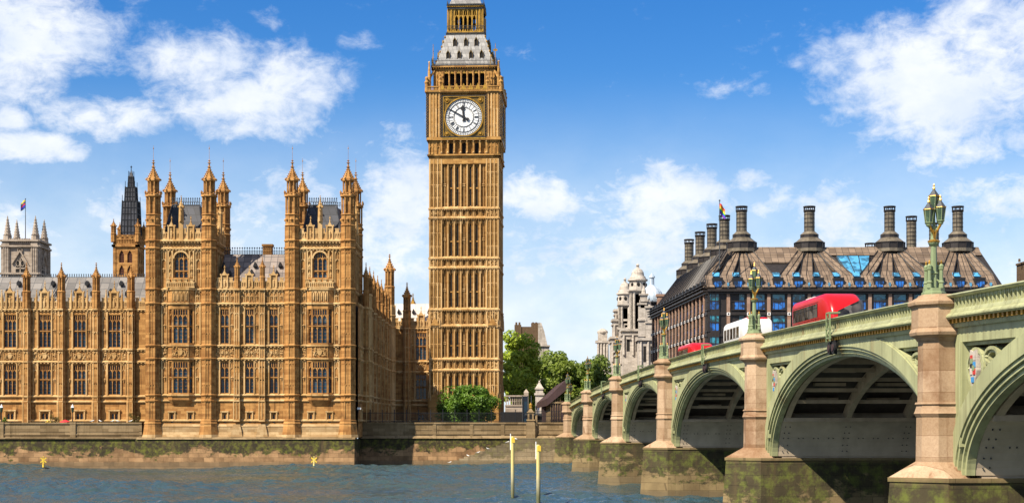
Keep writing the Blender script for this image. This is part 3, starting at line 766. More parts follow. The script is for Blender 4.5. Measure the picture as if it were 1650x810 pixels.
# --- middle roof between the towers
rf = MB().frame((0, 240, 0), 0)
a, b = X(337)+1.4, X(471)-1.4
rf.hull([(a, 28.5, -.6), (b, 28.5, -.6), (a, 28.5, -12), (b, 28.5, -12), (a, 34.6, -5.5), (b, 34.6, -5.5), (a, 34.6, -6.5), (b, 34.6, -6.5)])
ro = part('roof', rf, M['rust_lead'], palace)
cr = MB().frame((0, 246, 0), 0); cr.box(a, b, 34.6, 34.75, -.05, .05); cr.box(a, b, 35.25, 35.32, -.03, .03)
n = 26
for i in range(n+1):
    u = a+(b-a)*i/n; cr.box(u-.03, u+.03, 34.6, 35.7, -.03, .03); cr.lump(u, 35.75, 0, .14, .18); cr.ring(u, 35.0, .17, .2, .06, -.02, .02, 8)
part('roof_crest', cr, M['iron'], ro)
chm = MB().frame((0, 246.2, 0), 0); u = X(418)+.35; chm.box(u-.75, u+.75, 33, 36.0, -.6, .6); chm.box(u-.9, u+.9, 36.0, 36.35, -.75, .75)
for i in range(5):
    for j in range(4): chm.box(u-.66+i*.29, u-.5+i*.29, 34.2+j*.45, 34.5+j*.45, .55, .66)
part('chimney', chm, M['carved'], ro)
for px, z, dd in ((354, 32.3, 4.0), (366, 30.9, 2.9), (405, 32.4, 4.1), (401, 31.1, 3.1), (446, 32.4, 4.1), (442, 31.0, 3.1)):
    dm = MB().frame((0, 240, 0), 0); u = X(px); dm.hull([(u-.3, z, -dd+1.0), (u+.3, z, -dd+1.0), (u, z+.8, -dd+1.0), (u-.3, z, -dd-.6), (u+.3, z, -dd-.6), (u, z+.8, -dd-.6)])
    part('roof_vent', dm, M['black'], ro)

# --- generic bay for the long ranges
def range_bays(px_u, W_, C_, o, ang, u0, u1, centres, win_w, lights, base_pairs=True, carve=True):
    """centres = window centres; strings, parapet, windows, arms; returns nothing"""
    for mb in (W_, C_): mb.frame(o, ang)
    hs = []
    for c in centres:
        for (z0, z1) in (LV['w1'], LV['w2']): hs.append((c-win_w/2, c+win_w/2, z0, z1))
        if base_pairs: hs.append((c-.62, c+.62, 6.9, 8.6))
    wall_cells(W_, u0, u1, 4.6, LV['s5']+.3, hs, .45)
    for z in zs_base[:-1]: string(C_, u0, u1, z, .26, .26, .6 if z > 17 else 0)
    for c in centres:
        x, y = o[0]+math.cos(ang)*c, o[1]+math.sin(ang)*c
        for (z0, z1) in (LV['w1'], LV['w2']):
            put_window('r%d_%.1f' % (lights, z1-z0), palace, x, y, z0, ang, w=win_w, h=z1-z0, lights=lights, transoms=(.5,))
            for q in (-1, 1): C_.box(c+q*(win_w/2+.12)-.1, c+q*(win_w/2+.12)+.1, z0-.2, z1+.5, -.01, .2)
        if base_pairs:
            put_window('basepair', palace, x, y, 6.9, ang, w=1.24, h=1.7, lights=2, transoms=(), tracery=False, mull=.14)
            for q in (-1, 1): C_.box(c+q*.85-.11, c+q*.85+.11, 7.2, 8.95, -.01, .2)
            C_.box(c-1.05, c+1.05, 8.9, 9.15, -.01, .26)
        if carve: shield(C_, c, 18.15, .85); carved(C_, c-win_w/2, c+win_w/2, 17.5, 19.1, rnd, 6)
def range_buttress(W_, C_, u, hw=.62, wp=.75, top=26.4):
    for (z0, z1, k, w) in ((5.6, 10.5, 1.1, wp+.25), (10.5, 17.25, 1.0, wp+.1), (17.25, top, .92, wp)):
        h = hw*k
        W_.vprism([(u-h, -.02), (u-h, w*.55), (u-h*.55, w), (u+h*.55, w), (u+h, w*.55), (u+h, -.02)], z0, z1)
        for q in (-1, 1):
            C_.box(u+q*h*.55-.06, u+q*h*.55+.06, z0+.2, z1-.15, w-.05, w+.06); 
            C_.box(u+q*h-.06, u+q*h+.06, z0+.2, z1-.15, w*.5, w*.6)
    for z in zs_base[:-1]: C_.vprism([(u-hw*1.2, 0), (u-hw*1.2, wp*.7), (u-hw*.65, wp+.22), (u+hw*.65, wp+.22), (u+hw*1.2, wp*.7), (u+hw*1.2, 0)], z-.15, z+.13)
    for z in (13.6, 16.2, 18.9, 22.3, 25.2):
        arch_head(C_, u-hw*.5, u+hw*.5, z, wp-.02, wp+.1, .7)
        for q in (-1, 1): C_.lump(u+q*hw*.8, z-.1, wp*.8, .12, .2)

# --- left wing along the terrace
LWD = 252.5
xl = lambda px: (px-825)*LWD/F
LW, LC = MB(), MB()
cents = [xl(16.3+56*k) for k in range(-2, 4)]
range_bays(None, LW, LC, (0, LWD, 0), 0, xl(-110), xl(237), cents, 2.1, 3)
butts = [xl(44+56*k) for k in range(-2, 4)]
pinm = pinnacle_mesh(26.0, 33.9, .62).mesh('pinnacle', M['gold_stone'])
for u in butts:
    range_buttress(LW, LC, u)
    link('pinnacle', pinm, palace, (u, LWD-.35, 26.2))
for c in cents:
    for q in (-1, 1):
        u = c+q*1.62
        for (z0, z1) in ((LV['s2']+.25, LV['s3']-.3), (LV['s4']+.25, LV['s5']-.3)): blind(LC, u-.34, u+.34, z0, z1)
        carved(LC, u-.34, u+.34, 17.5, 19.1, rnd, 14)
        LC.lathe([(26.2, .2), (28.3, .16), (29.2, .05)], c+q*1.35, .15, 6); LC.lump(c+q*1.35, 29.3, .15, .14, .18)
    gable(LC, c, 26.3, 31.0, 1.5, .2)
parapet(LC, xl(-110), xl(236), 26.4, 28.1, .12, .97)
part('wall', LW, M['gold_stone'], palace); part('carving', LC, M['weathered_sunlit'], palace)
rf = MB().frame((0, LWD, 0), 0); a, b = xl(-112), xl(236)
rf.hull([(a, 26.3, -.5), (b, 26.3, -.5), (a, 26.3, -14), (b, 26.3, -14), (a, 32.2, -6.4), (b, 32.2, -6.4), (a, 32.2, -7.4), (b, 32.2, -7.4)])
ro = part('roof', rf, M['lead'], palace)
cr = MB().frame((0, LWD+6.9, 0), 0); cr.box(a, b, 32.2, 32.3, -.05, .05)
for i in range(90): u = a+(b-a)*i/90; cr.box(u-.06, u+.06, 32.2, 32.6, -.03, .03); cr.lump(u, 32.7, 0, .12, .16)
part('roof_crest', cr, M['iron'], ro)
for c in cents:
    for u, z, k in ((c-1.25, 28.6, 1.0), (c+1.55, 28.6, .8), (c+.0, 30.6, .65)):
        w = -.5-(z-26.3)/5.9*5.9; dm = MB().frame((0, LWD, 0), 0)
        dm.hull([(u-.42*k, z, w+.75), (u+.42*k, z, w+.75), (u, z+1.25*k, w+.75), (u-.42*k, z+.7*k, w+.75), (u+.42*k, z+.7*k, w+.75), (u-.42*k, z, w-.7), (u+.42*k, z, w-.7), (u, z+1.25*k, w-.9), (u-.42*k, z+.7*k, w-.9), (u+.42*k, z+.7*k, w-.9)])
        part('roof_dormer', dm, M['black'], ro)
# dark ladder up the roof
ld = MB().frame((0, LWD, 0), 0); u = xl(82)
for q in (-.35, .35): ld.bar((u-.5+q, 27.6, -1.4), (u+.5+q, 32.6, -6.3), .09)
for j in range(9): t = j/8; ld.bar((u-.85+t, 27.6+5*t, -1.4-4.9*t), (u-.15+t, 27.6+5*t, -1.4-4.9*t), .05)
part('roof_ladder', ld, M['iron'], ro)

# --- north return: the long side range running away from the river
SX = -24.9
SW, SC = MB(), MB()
s0, s1 = 241.0, 314.0
so_ = (SX, 0, 0)
sb = [249.5, 256, 263, 271, 279, 286.5, 293]
range_bays(None, SW, SC, so_, PI/2, s0, s1, [(sb[i]+sb[i+1])/2 for i in range(6)]+[245.4], 2.1, 3)
pins = pinnacle_mesh(26.2, 33.8, .5).mesh('pinnacle', M['gold_stone'])
for u in sb+[300]:
    range_buttress(SW, SC, u, .7, .9); link('pinnacle', pins, palace, (SX+.45, u, 26.2))
    for q in (-1, 1):
        for (z0, z1) in ((LV['s2']+.25, LV['s3']-.3), (LV['s4']+.25, LV['s5']-.3)): blind(SC, u+q*1.5-.36, u+q*1.5+.36, z0, z1)
        carved(SC, u+q*1.5-.4, u+q*1.5+.4, 17.5, 19.1, rnd, 12)
for i in range(6): gable(SC, (sb[i]+sb[i+1])/2, 26.3, 30.6, 1.4, .2)
parapet(SC, 252, s1, 26.4, 28.1, .12, 1.1)
turret_shaft(SC, 251.6, .1, 5, 28.4, 1.1, zs_base, capz[:5])
SC.frame(so_, PI/2); turret_shaft(SC, 299.5, .3, 5, 30.5, 1.15, zs_base, capz[:5])
part('wall', SW, M['gold_stone'], palace); part('carving', SC, M['weathered_sunlit'], palace)
link('pinnacle', pinnacle_mesh(30.0, 40.6, .95).mesh('pinnacle', M['gold_stone']), palace, (SX+.3, 299.5, 30.3))
rf = MB().frame((SX, 0, 0), PI/2)
rf.hull([(252, 26.3, -.6), (s1, 26.3, -.6), (252, 26.3, -12), (s1, 26.3, -12), (252, 31.5, -6), (s1, 31.5, -6)])
part('roof', rf, M['lead'], palace)

# --- short link to the clock tower
LKY = 303.0
xk = lambda px: (px-825)*LKY/F
KW, KC = MB(), MB()
cK = [xk(644.5), xk(678.5), xk(706)]
range_bays(None, KW, KC, (0, LKY, 0), 0, SX-.2, xk(720), cK[1:2], 2.2, 3)
range_buttress(KW, KC, xk(656), .68, .8); 
for (z0, z1) in (LV['w1'], LV['w2']): put_window('linkpair%.1f' % (z1-z0), palace, cK[0], LKY+.30, z0, w=1.3, h=z1-z0, lights=2, transoms=(.5,))
for q in (-1, 1):
    for (z0, z1) in ((LV['s2']+.25, LV['s3']-.3), (LV['s4']+.25, LV['s5']-.3)): blind(KC, cK[1]+q*1.7-.36, cK[1]+q*1.7+.36, z0, z1)
gable(KC, cK[1], 26.3, 30.6, 1.5, .2); parapet(KC, SX, xk(720), 26.4, 28.2, .12, 1.1)
link('pinnacle', pinnacle_mesh(26.2, 35.5, .8).mesh('pinnacle', M['gold_stone']), palace, (xk(656), LKY-.3, 26.2))
part('wall', KW, M['gold_stone'], palace); part('carving', KC, M['weathered_sunlit'], palace)
rf = MB().frame((0, LKY, 0), 0); a, b = SX-8, xk(700)
rf.hull([(a, 26.4, -.8), (b, 26.4, -.8), (a, 26.4, -14), (b, 26.4, -14), (a, 31.6, -6.5), (b, 31.6, -6.5), (a, 31.6, -7), (b, 31.6, -7)])
ro = part('roof', rf, M['white_roof'], palace)
for px in (640, 664, 689):
    dm = MB().frame((0, LKY, 0), 0); u = xk(px); dm.hull([(u-.3, 29.5, -3.4), (u+.3, 29.5, -3.4), (u, 30.4, -3.4), (u-.3, 29.5, -5), (u+.3, 29.5, -5), (u, 30.4, -5)])
    part('roof_vent', dm, M['black'], ro)
link('pinnacle', pinnacle_mesh(26, 35.2, .75).mesh('pinnacle', M['gold']), palace, (X_(665.5, 325), 325, 26))
bw = MB(); bw.box(-58, SX-.8, 5, 26.2, -252.2, -240.8)                       # dark boxes added behind the glass to stop sky light leaking through
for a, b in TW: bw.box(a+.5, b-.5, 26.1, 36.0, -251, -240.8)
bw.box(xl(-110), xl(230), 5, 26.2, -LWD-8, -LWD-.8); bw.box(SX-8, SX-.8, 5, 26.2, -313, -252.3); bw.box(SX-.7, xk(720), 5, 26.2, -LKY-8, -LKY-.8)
part('light_block', bw, M['void'], palace)
part('wall', PW, M['gold_stone'], palace); part('carving', PC, M['weathered_sunlit'], palace)
# ------------------------------------------------------------------ clock tower
TD = 300.0
TZ = lambda py: H+(680-py)*TD/F
TX = X_(750.5, TD)
TA = -math.radians(3.0)
tower = thing('clock_tower', 'tall square gothic clock tower with white dial showing ten to twelve', 'tower', (TX, TD+6.8, 6.3))
HWD = 6.9                       # half width of the shaft
TCY = TD+HWD
def face_frames():
    for k in range(4):
        a = TA+k*PI/2
        # centre of the face = tower centre + outward normal * HWD
        yield k, a
def TF(mb, a, r=HWD): return mb.frame((TX+math.sin(a)*r, TCY-math.cos(a)*r, 0), a)
SETS = {k: tuple(MB() for _ in range(5)) for k in ('shaft', 'dial_stage', 'belfry')}   # stone, carving, dark openings, gilding, black trim
slits = []
stages = [(6.3, 17.5, 6.6, 11.7), (19.7, 26.4, 0, 0), (29.7, 38.1, 0, 0), (40.0, 48.1, 0, 0), (50.0, 60.2, 0, 0)]
bands = [(17.5, 19.7), (26.4, 29.7), (38.1, 40.0), (48.1, 50.0)]
LEV = [(0, 0), (72.9, 72.9), (74.44, 73.5), (75.55, 74.5), (79.1, 78.0), (80.1, 78.9), (85.0, 85.9), (91.1, 92.1), (120, 121)]
def settle(mb):
    """storey heights of the tower head: drawn even, then set to the measured levels"""
    def f(z):
        for (a, p), (b, q) in zip(LEV, LEV[1:]):
            if z <= b: return p+(z-a)/(b-a)*(q-p)
        return z
    mb.v = [(x, y, f(z)) for x, y, z in mb.v]; return mb
HW2 = 4.55                      # half width of the recessed middle
for k, a in face_frames():
    for st_ in SETS.values():
        for mb in st_: TF(mb, a)
    S, C, V, G, K = SETS['shaft']
    S.box(-HW2-.1, HW2+.1, 5.5, 61, -1.2, -.50)                        # back of the recess
    for q in (-1, 1):                                                   # clasping buttress piers
        S.box(min(q*HW2, q*HWD), max(q*HW2, q*HWD), 5.5, 60.2, -2.35, 0)
        for u in (HW2+.02, HW2+.78, HW2+1.56, HWD-.02):
            C.box(q*u-.13, q*u+.13, 12, 60, -.05, .17)
        for u in (HW2+.4, HW2+1.17, HWD-.42): 
            S.box(q*u-.05, q*u+.05, 12, 60, -.05, .08)
            for (z0, z1, *_) in stages:
                n = max(2, round((z1-z0)/2.9))
                for j in range(1, n+1):
                    zz = z0+(z1-z0)*j/n-.35
                    for e in (-.2, .2): C.lump(q*u+e, zz, .07, .15, .2); C.lump(q*u+e, zz-.3, .05, .1, .14)
    ribs = [-HW2+.02]+[-HW2+HW2*2*i/7 for i in range(1, 7)]+[HW2-.02]
    for u in ribs: 
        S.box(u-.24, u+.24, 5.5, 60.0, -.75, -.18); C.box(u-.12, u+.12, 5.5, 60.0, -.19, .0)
    for (z0, z1, *_) in stages:
        for i in range(7):
            c = -HW2+(i+.5)*HW2*2/7
            if i in (1, 2, 4, 5):
                zt = z1-(1.0 if z1 < 50 else 1.6)
                slits.append((k, a, c, z0+.45, zt))
                S.box(c-.29, c-.2, z0, z1, -.54, -.36); S.box(c+.2, c+.29, z0, z1, -.54, -.36)
                C.wedge(c-.42, c+.42, z0, z0+.42, -.6, -.05, -.42); C.lump(c, z0+.35, -.2, .22, .28)
                S.box(c-.21, c+.21, z0+(zt-z0)*.47, z0+(zt-z0)*.5, -.52, -.36); arch_head(S, c-.22, c+.22, zt, -.52, -.34, 1.0)
            else:
                C.box(c-.05, c+.05, z0, z1-.6, -.52, -.28); S.box(c-.3, c-.24, z0, z1, -.52, -.33); S.box(c+.24, c+.3, z0, z1, -.52, -.33)
                for e in (-.15, .15):
                    for zz in (z0+(z1-z0)*.45, z0+(z1-z0)*.45+.35): C.lump(c+e, zz, -.24, .13, .15)
            carved(C, c-.36, c+.36, z1-1.15, z1-.1, rnd, 16, -.46); arch_head(C, c-.4, c+.4, z1-.02, -.66, -.3, .8)
    for (z0, z1) in bands:
        for i in range(7):
            c = -HW2+(i+.5)*HW2*2/7; carved(C, c-.38, c+.38, z0+.2, z1-.25, rnd, 13, -.44); S.ring(c, (z0+z1)/2, .34, min(.8, (z1-z0)*.36), .1, -.44, -.22, 10)
        for zz in (z0, z1):
            C.box(-HWD-.12, HWD+.12, zz-.14, zz+.12, -.6, .32); C.wedge(-HWD-.1, HWD+.1, zz+.12, zz+.4, -.6, .28, -.1)
            for i in range(30): C.box(-HWD+i*HWD*2/30+.1, -HWD+i*HWD*2/30+.34, zz-.34, zz-.14, -.1, .24)
        for q in (-1, 1):
            for u in (HW2+.4, HW2+1.17, HWD-.42): carved(C, q*u-.32, q*u+.32, z0+.25, z1-.25, rnd, 9, .03)
    for z in (11.7,): S.box(-HWD-.15, HWD+.15, z-.15, z+.15, -.6, .4)
    # gabled buttress feet at two levels
    for q in (-1, 1):
        u = q*(HW2+1.25)
        for zz in (26.4, 11.7):
            S.prism([(u-.95, zz+.1), (u+.95, zz+.1), (u, zz+1.7)], 0, .45); C.lathe([(zz+1.5, .16), (zz+2.7, .06)], u, .3, 6); C.lump(u, zz+2.75, .3, .2, .18)
            for e in (-1, 1): C.lathe([(zz-.3, .16), (zz+.9, .13), (zz+1.5, .03)], u+e*.95, .3, 5)
        S.box(u-1.2, u+1.2, 5.5, 11.6, -.5, .38)
    # corbelled arcade under the dial
    S.box(-HWD-.05, HWD+.05, 59.0, 60.3, -1, .12)
    for i in range(8): u = -HW2+i*HW2*2/7; S.hull([(u-.3, 59.2, -.2), (u+.3, 59.2, -.2), (u-.22, 57.9, -.62), (u+.22, 57.9, -.62), (u-.3, 59.2, -.7), (u+.3, 59.2, -.7)])
    for j, (z, w) in enumerate(((60.2, .25), (60.6, .5))): S.box(-HWD-w, HWD+w, z, z+.3, -1, w); 
    S.box(-HWD-.2, HWD+.2, 60.9, 63.9, -1.6, -.35)
    for i in range(7):
        c = -HW2+(i+.5)*HW2*2/7; V.box(c-.36, c+.36, 61.1, 63.2, -.4, -.33); arch_head(S, c-.45, c+.45, 63.5, -.4, .1, .7)
        if i % 2 == 0: S.box(c-.36, c+.36, 61.1, 63.2, -.42, -.31)
    for i in range(8): u = -HW2+i*HW2*2/7; S.box(u-.17, u+.17, 60.9, 63.8, -.4, .38); C.lump(u, 61.2, .42, .24, .3); C.lump(u, 63.5, .42, .22, .3)
    for q in (-1, 1):
        for u in (HW2+.6, HW2+1.35, HWD-.3): blind(S, q*u-.36, q*u+.36, 61.0, 63.6, .1, .3, False); S.box(q*u-.38, q*u+.38, 61, 63.7, -.4, .05)
    # dial stage
    S, C, V, G, K = SETS['dial_stage']
    HC = 7.45
    S.box(-HC, HC, 63.7, 64.3, -2, HC-HWD+.1); S.box(-HC+.1, HC-.1, 64.3, 73.4, -2.4, HC-HWD-.45)
    wf = HC-HWD
    for q in (-1, 1):
        S.box(min(q*4.75, q*HC), max(q*4.75, q*HC), 64.3, 73.4, -1.5, wf-.12)
        for u in (4.95, 5.55, 6.15, 6.8, 7.3): C.box(q*u-.12, q*u+.12, 64.3, 73.4, wf-.2, wf+.12)
        for zz in (66.6, 70.0):
            for u in (5.25, 5.85, 6.5):
                for e in (-.17, .17):
                    for f in (-.22, .0, .22): C.lump(q*u+e, zz+f, wf, .13, .13)
        # gilded zig-zag shafts
        for u in (4.62, 7.38):
            K.box(q*u-.2, q*u+.2, 64.3, 73.4, wf-.3, wf+.1)
            for j in range(34): G.lump(q*u+(.08 if j % 2 else -.08), 64.5+j*.265, wf+.1, .15, .12)
    G.box(-4.4, 4.4, 63.9, 64.2, wf-.2, wf+.16); K.box(-4.5, 4.5, 64.2, 64.4, wf-.3, wf+.2)
    for (z, w, m) in ((73.4, .2, S), (73.75, .12, K), (74.1, .38, S)): m.box(-HC-w+.1, HC+w-.1, z, z+.34, -2, wf+w)
    for i in range(22): G.box(-4.6+i*.42, -4.4+i*.42, 73.78, 74.05, wf, wf+.2)
    # balustrade
    S.box(-HC-.2, HC+.2, 74.5, 74.7, wf-.3, wf+.35); S.box(-HC-.2, HC+.2, 75.35, 75.55, wf-.1, wf+.35)
    for i in range(52): u = -HC+i*HC*2/51; S.box(u-.07, u+.07, 74.7, 75.35, wf, wf+.24)
    for i in range(7): c = -4.3+i*8.6/6; G.prism([(c-.62, 74.7), (c+.62, 74.7), (c+.3, 75.4), (c, 76.1), (c-.3, 75.4)], wf+.1, wf+.38)
    for u in (-HC, -4.75, 4.75, HC): S.lathe([(73.9, .34), (76.0, .28), (76.4, .42), (76.8, .2), (77.3, .3), (77.6, .05)], u, wf+.1, 6)
    for q in (-1, 1): S.lathe([(74.5, .26), (78.5, .22), (80.6, .04)], q*(HC-.35), wf-.5, 6); C.lump(q*(HC-.35), 80.5, wf-.5, .14, .2); S.bar((q*(HC-.4), 77.4, wf-.6), (q*6.1, 79.2, wf-1.5), .17)
    # belfry arcade
    S, C, V, G, K = SETS['belfry']
    HB = 6.15; wb = HB-HWD
    S.box(-HB, HB, 74.2, 75.2, -2.2, wb); S.box(-HB, HB, 77.9+.9, 79.1, -2.2, wb+.05)
    for q in (-1, 1):
        S.box(min(q*4.3, q*HB), max(q*4.3, q*HB), 74.2, 78.9, -2.2, wb-.05)
        for u in (4.45, 5.0, 5.55, 6.05): S.box(q*u-.1, q*u+.1, 74.2, 78.9, wb-.1, wb+.12)
        blind(S, min(q*4.55, q*5.5), max(q*4.55, q*5.5), 75, 78.6, .08, .1, False)
    for i in range(8): u = -4.25+i*8.5/7; S.box(u-.14, u+.14, 75, 79, -1.3, wb+.12); S.lathe([(75, .16), (78.9, .16)], u, wb+.14, 6)
    for i in range(7):
        c = -4.25+(i+.5)*8.5/7; arch_head(S, c-.6, c+.6, 78.9, wb-.3, wb+.05, .95); G.prism([(c-.35, 78.45), (c+.35, 78.45), (c, 79.0)], wb+.03, wb+.1)
    V.box(-4.3, 4.3, 75.1, 78.9, -2.0, -1.9)
    # eaves of the iron roof
    for (z, w) in ((79.1, .15), (79.4, .38), (79.7, .55)): (K if z == 79.4 else S).box(-HB-w, HB+w, z, z+.3, -2, wb+w)
    for i in range(26): G.lump(-HB+i*HB*2/25, 79.5, wb+.48, .16, .15)
    K.box(-HB-.5, HB+.5, 80.0, 80.12, wb+.3, wb+.55); K.box(-HB-.5, HB+.5, 80.75, 80.8, wb+.4, wb+.46)
    for i in range(50): u = -HB-.4+i*(HB*2+.8)/49; K.box(u-.03, u+.03, 80.1, 81.15, wb+.40, wb+.46)
S = SETS['shaft'][0]; S.frame((TX, TCY, 0), TA); S.box(-5.0, 5.0, 5.5, 74.4, -5.0, 5.0)
for nm, (S, C, V, G, K) in SETS.items():
    for mb in (S, C, V, G, K): settle(mb)
    parts_multi(nm, [(S, M['tower_stone']), (C, M['weathered_sunlit']), (V, M['void']), (G, M['gold']), (K, M['black'])], tower)
for (k, a, c, za, zb) in slits:
    m_ = MB(); TF(m_, a); m_.box(c-.20, c+.20, za, zb, -.54, -.485); part('slit_window', m_, M['void'], tower)
# dial on each face: frame, gold ring, glass, numerals and two hands
def roman(n): return {1: 'I', 2: 'II', 3: 'III', 4: 'IV', 5: 'V', 6: 'VI', 7: 'VII', 8: 'VIII', 9: 'IX', 10: 'X', 11: 'XI', 12: 'XII'}[n]
def stroke(mb, p, q, t, w0, w1):
    (a, b), (c, d) = p, q; L = math.hypot(c-a, d-b); nx, nz = -(d-b)/L*t/2, (c-a)/L*t/2
    mb.prism([(a+nx, b+nz), (a-nx, b-nz), (c-nx, d-nz), (c+nx, d+nz)], w0, w1)
def dial_meshes():
    fr, gd, op, nu, hh, mh = (MB() for _ in range(6))
    for (r0, r1, w) in ((4.36, 4.2, .32),):
        for (u0, u1, z0, z1) in ((-r0, r0, r1, r0), (-r0, r0, -r0, -r1), (-r0, -r1, -r1, r1), (r1, r0, -r1, r1)): fr.box(u0, u1, z0, z1, 0, w)
    # gilded spandrels
    n = 40
    gd.ring(0, 0, 3.98, 3.98, .24, .0, .34, 48)
    gd.m = 1; gd.box(-4.2, 4.2, -4.2, 4.2, -.05, .08); gd.m = 0
    for (u0, u1, z0, z1) in ((-4.2, 4.2, 4.05, 4.2), (-4.2, 4.2, -4.2, -4.05), (-4.2, -4.05, -4.05, 4.05), (4.05, 4.2, -4.05, 4.05)): gd.box(u0, u1, z0, z1, .08, .3)
    for q in (-1, 1):
        for e in (-1, 1):
            gd.ring(q*3.38, e*3.38, .52, .52, .12, .06, .26, 14); gd.sphere(q*3.38, e*3.38, .16, .34, .34, 8, 5)
            for j in range(10): gd.lump(q*rnd.uniform(2.9, 3.95), e*rnd.uniform(3.1, 3.95), .12, rnd.uniform(.07, .15))
    op.disc(0, 0, 3.76, .0, .14, 56)
    for r, t in ((3.72, .10), (3.12, .07), (2.98, .05), (2.08, .10), (1.9, .03)): nu.ring(0, 0, r, r, t, .1, .185, 56)
    for k in range(60):
        a = k*PI/30; c, s_ = math.sin(a), math.cos(a)
        stroke(nu, (c*3.10, s_*3.10), (c*3.70, s_*3.70), .09 if k % 5 == 0 else .055, .1, .18)
        stroke(nu, ((c*3.40-s_*.15), (s_*3.40+c*.15)), ((c*3.40+s_*.15), (s_*3.40-c*.15)), .05, .1, .178)
    for h in range(1, 13):
        a = h*PI/6; d = (math.sin(a), math.cos(a)); tng = (d[1], -d[0])
        txt = roman(h); ww = {'I': .15, 'V': .28, 'X': .30}; tot = sum(ww[ch] for ch in txt); x = -tot/2
        def PT(u, v): return (d[0]*(2.18+v*.74)+tng[0]*u, d[1]*(2.18+v*.74)+tng[1]*u)
        for ch in txt:
            w_ = ww[ch]; m = x+w_/2
            if ch == 'I': stroke(nu, PT(m, 0), PT(m, 1), .085, .1, .19)
            elif ch == 'V': stroke(nu, PT(m-.11, 1), PT(m, 0), .085, .1, .19); stroke(nu, PT(m+.11, 1), PT(m, 0), .045, .1, .187)
            else: stroke(nu, PT(m-.11, 1), PT(m+.11, 0), .085, .1, .19); stroke(nu, PT(m+.11, 1), PT(m-.11, 0), .045, .1, .187)
            x += w_
        stroke(nu, PT(-.5*2.09*.5236, -.1), PT(-.26*2.98, 1.08), .025, .1, .183)
        m0 = a+PI/12; stroke(nu, (math.sin(m0)*2.1, math.cos(m0)*2.1), (math.sin(m0)*2.95, math.cos(m0)*2.95), .05, .1, .183)
    # leading of the middle rose
    for ring_r, cnt in ((.55, 10), (1.0, 18), (1.48, 24)):
        for k in range(cnt):
            a0, a1 = 2*PI*k/cnt, 2*PI*(k+.5)/cnt
            stroke(nu, (ring_r*math.sin(a0), ring_r*math.cos(a0)), ((ring_r+.4)*math.sin(a1), (ring_r+.4)*math.cos(a1)), .018, .13, .15)
            stroke(nu, (ring_r*math.sin(a0), ring_r*math.cos(a0)), ((ring_r+.4)*math.sin(2*a0-a1), (ring_r+.4)*math.cos(2*a0-a1)), .018, .13, .15)
    def hand(mb, ang, L, w, tail, wd, spade):
        d = (math.sin(ang), math.cos(ang)); t = (d[1], -d[0])
        P = lambda u, v: (d[0]*v+t[0]*u, d[1]*v+t[1]*u)
        if spade: mb.prism([P(-w*.5, -tail), P(w*.5, -tail), P(w*.55, L*.55), P(w*1.4, L*.66), P(w*.9, L*.8), P(0, L), P(-w*.9, L*.8), P(-w*1.4, L*.66), P(-w*.55, L*.55)], wd, wd+.07)
        else: mb.prism([P(-w*.5, -tail), P(w*.5, -tail), P(w*.42, 0), P(w*.16, L), P(-w*.16, L), P(-w*.42, 0)], wd, wd+.07)
        mb.prism([P(-w*.9, -tail), P(w*.9, -tail), P(w*.7, -tail*.55), P(-w*.7, -tail*.55)], wd+.003, wd+.075)
        mb.disc(0, 0, .34, wd-.01, wd+.08, 20)
    hand(hh, math.radians(355), 2.5, .36, .85, .22, True); hand(mh, math.radians(300), 3.75, .34, 1.15, .31, False)
    return fr, gd, op, nu, hh, mh
dm_ = dial_meshes()
names = ('clock_face', 'gilt_surround', 'dial_glass', 'numerals', 'hour_hand', 'minute_hand'); mm = ('black', 'gold', 'opal', 'black', 'black', 'black')
dmesh = [b.mesh(n, [M[m], M['old_gold']]) for b, n, m in zip(dm_, names, mm)]
for k, a in face_frames():
    r = 7.45-.18
    base = None
    for n, me in zip(names, dmesh):
        if base is None: base = link(n, me, tower, (TX+math.sin(a)*r, TCY-math.cos(a)*r, 68.28), a)
        else: c = bpy.data.objects.new(n, me); COL.objects.link(c); c.parent = base
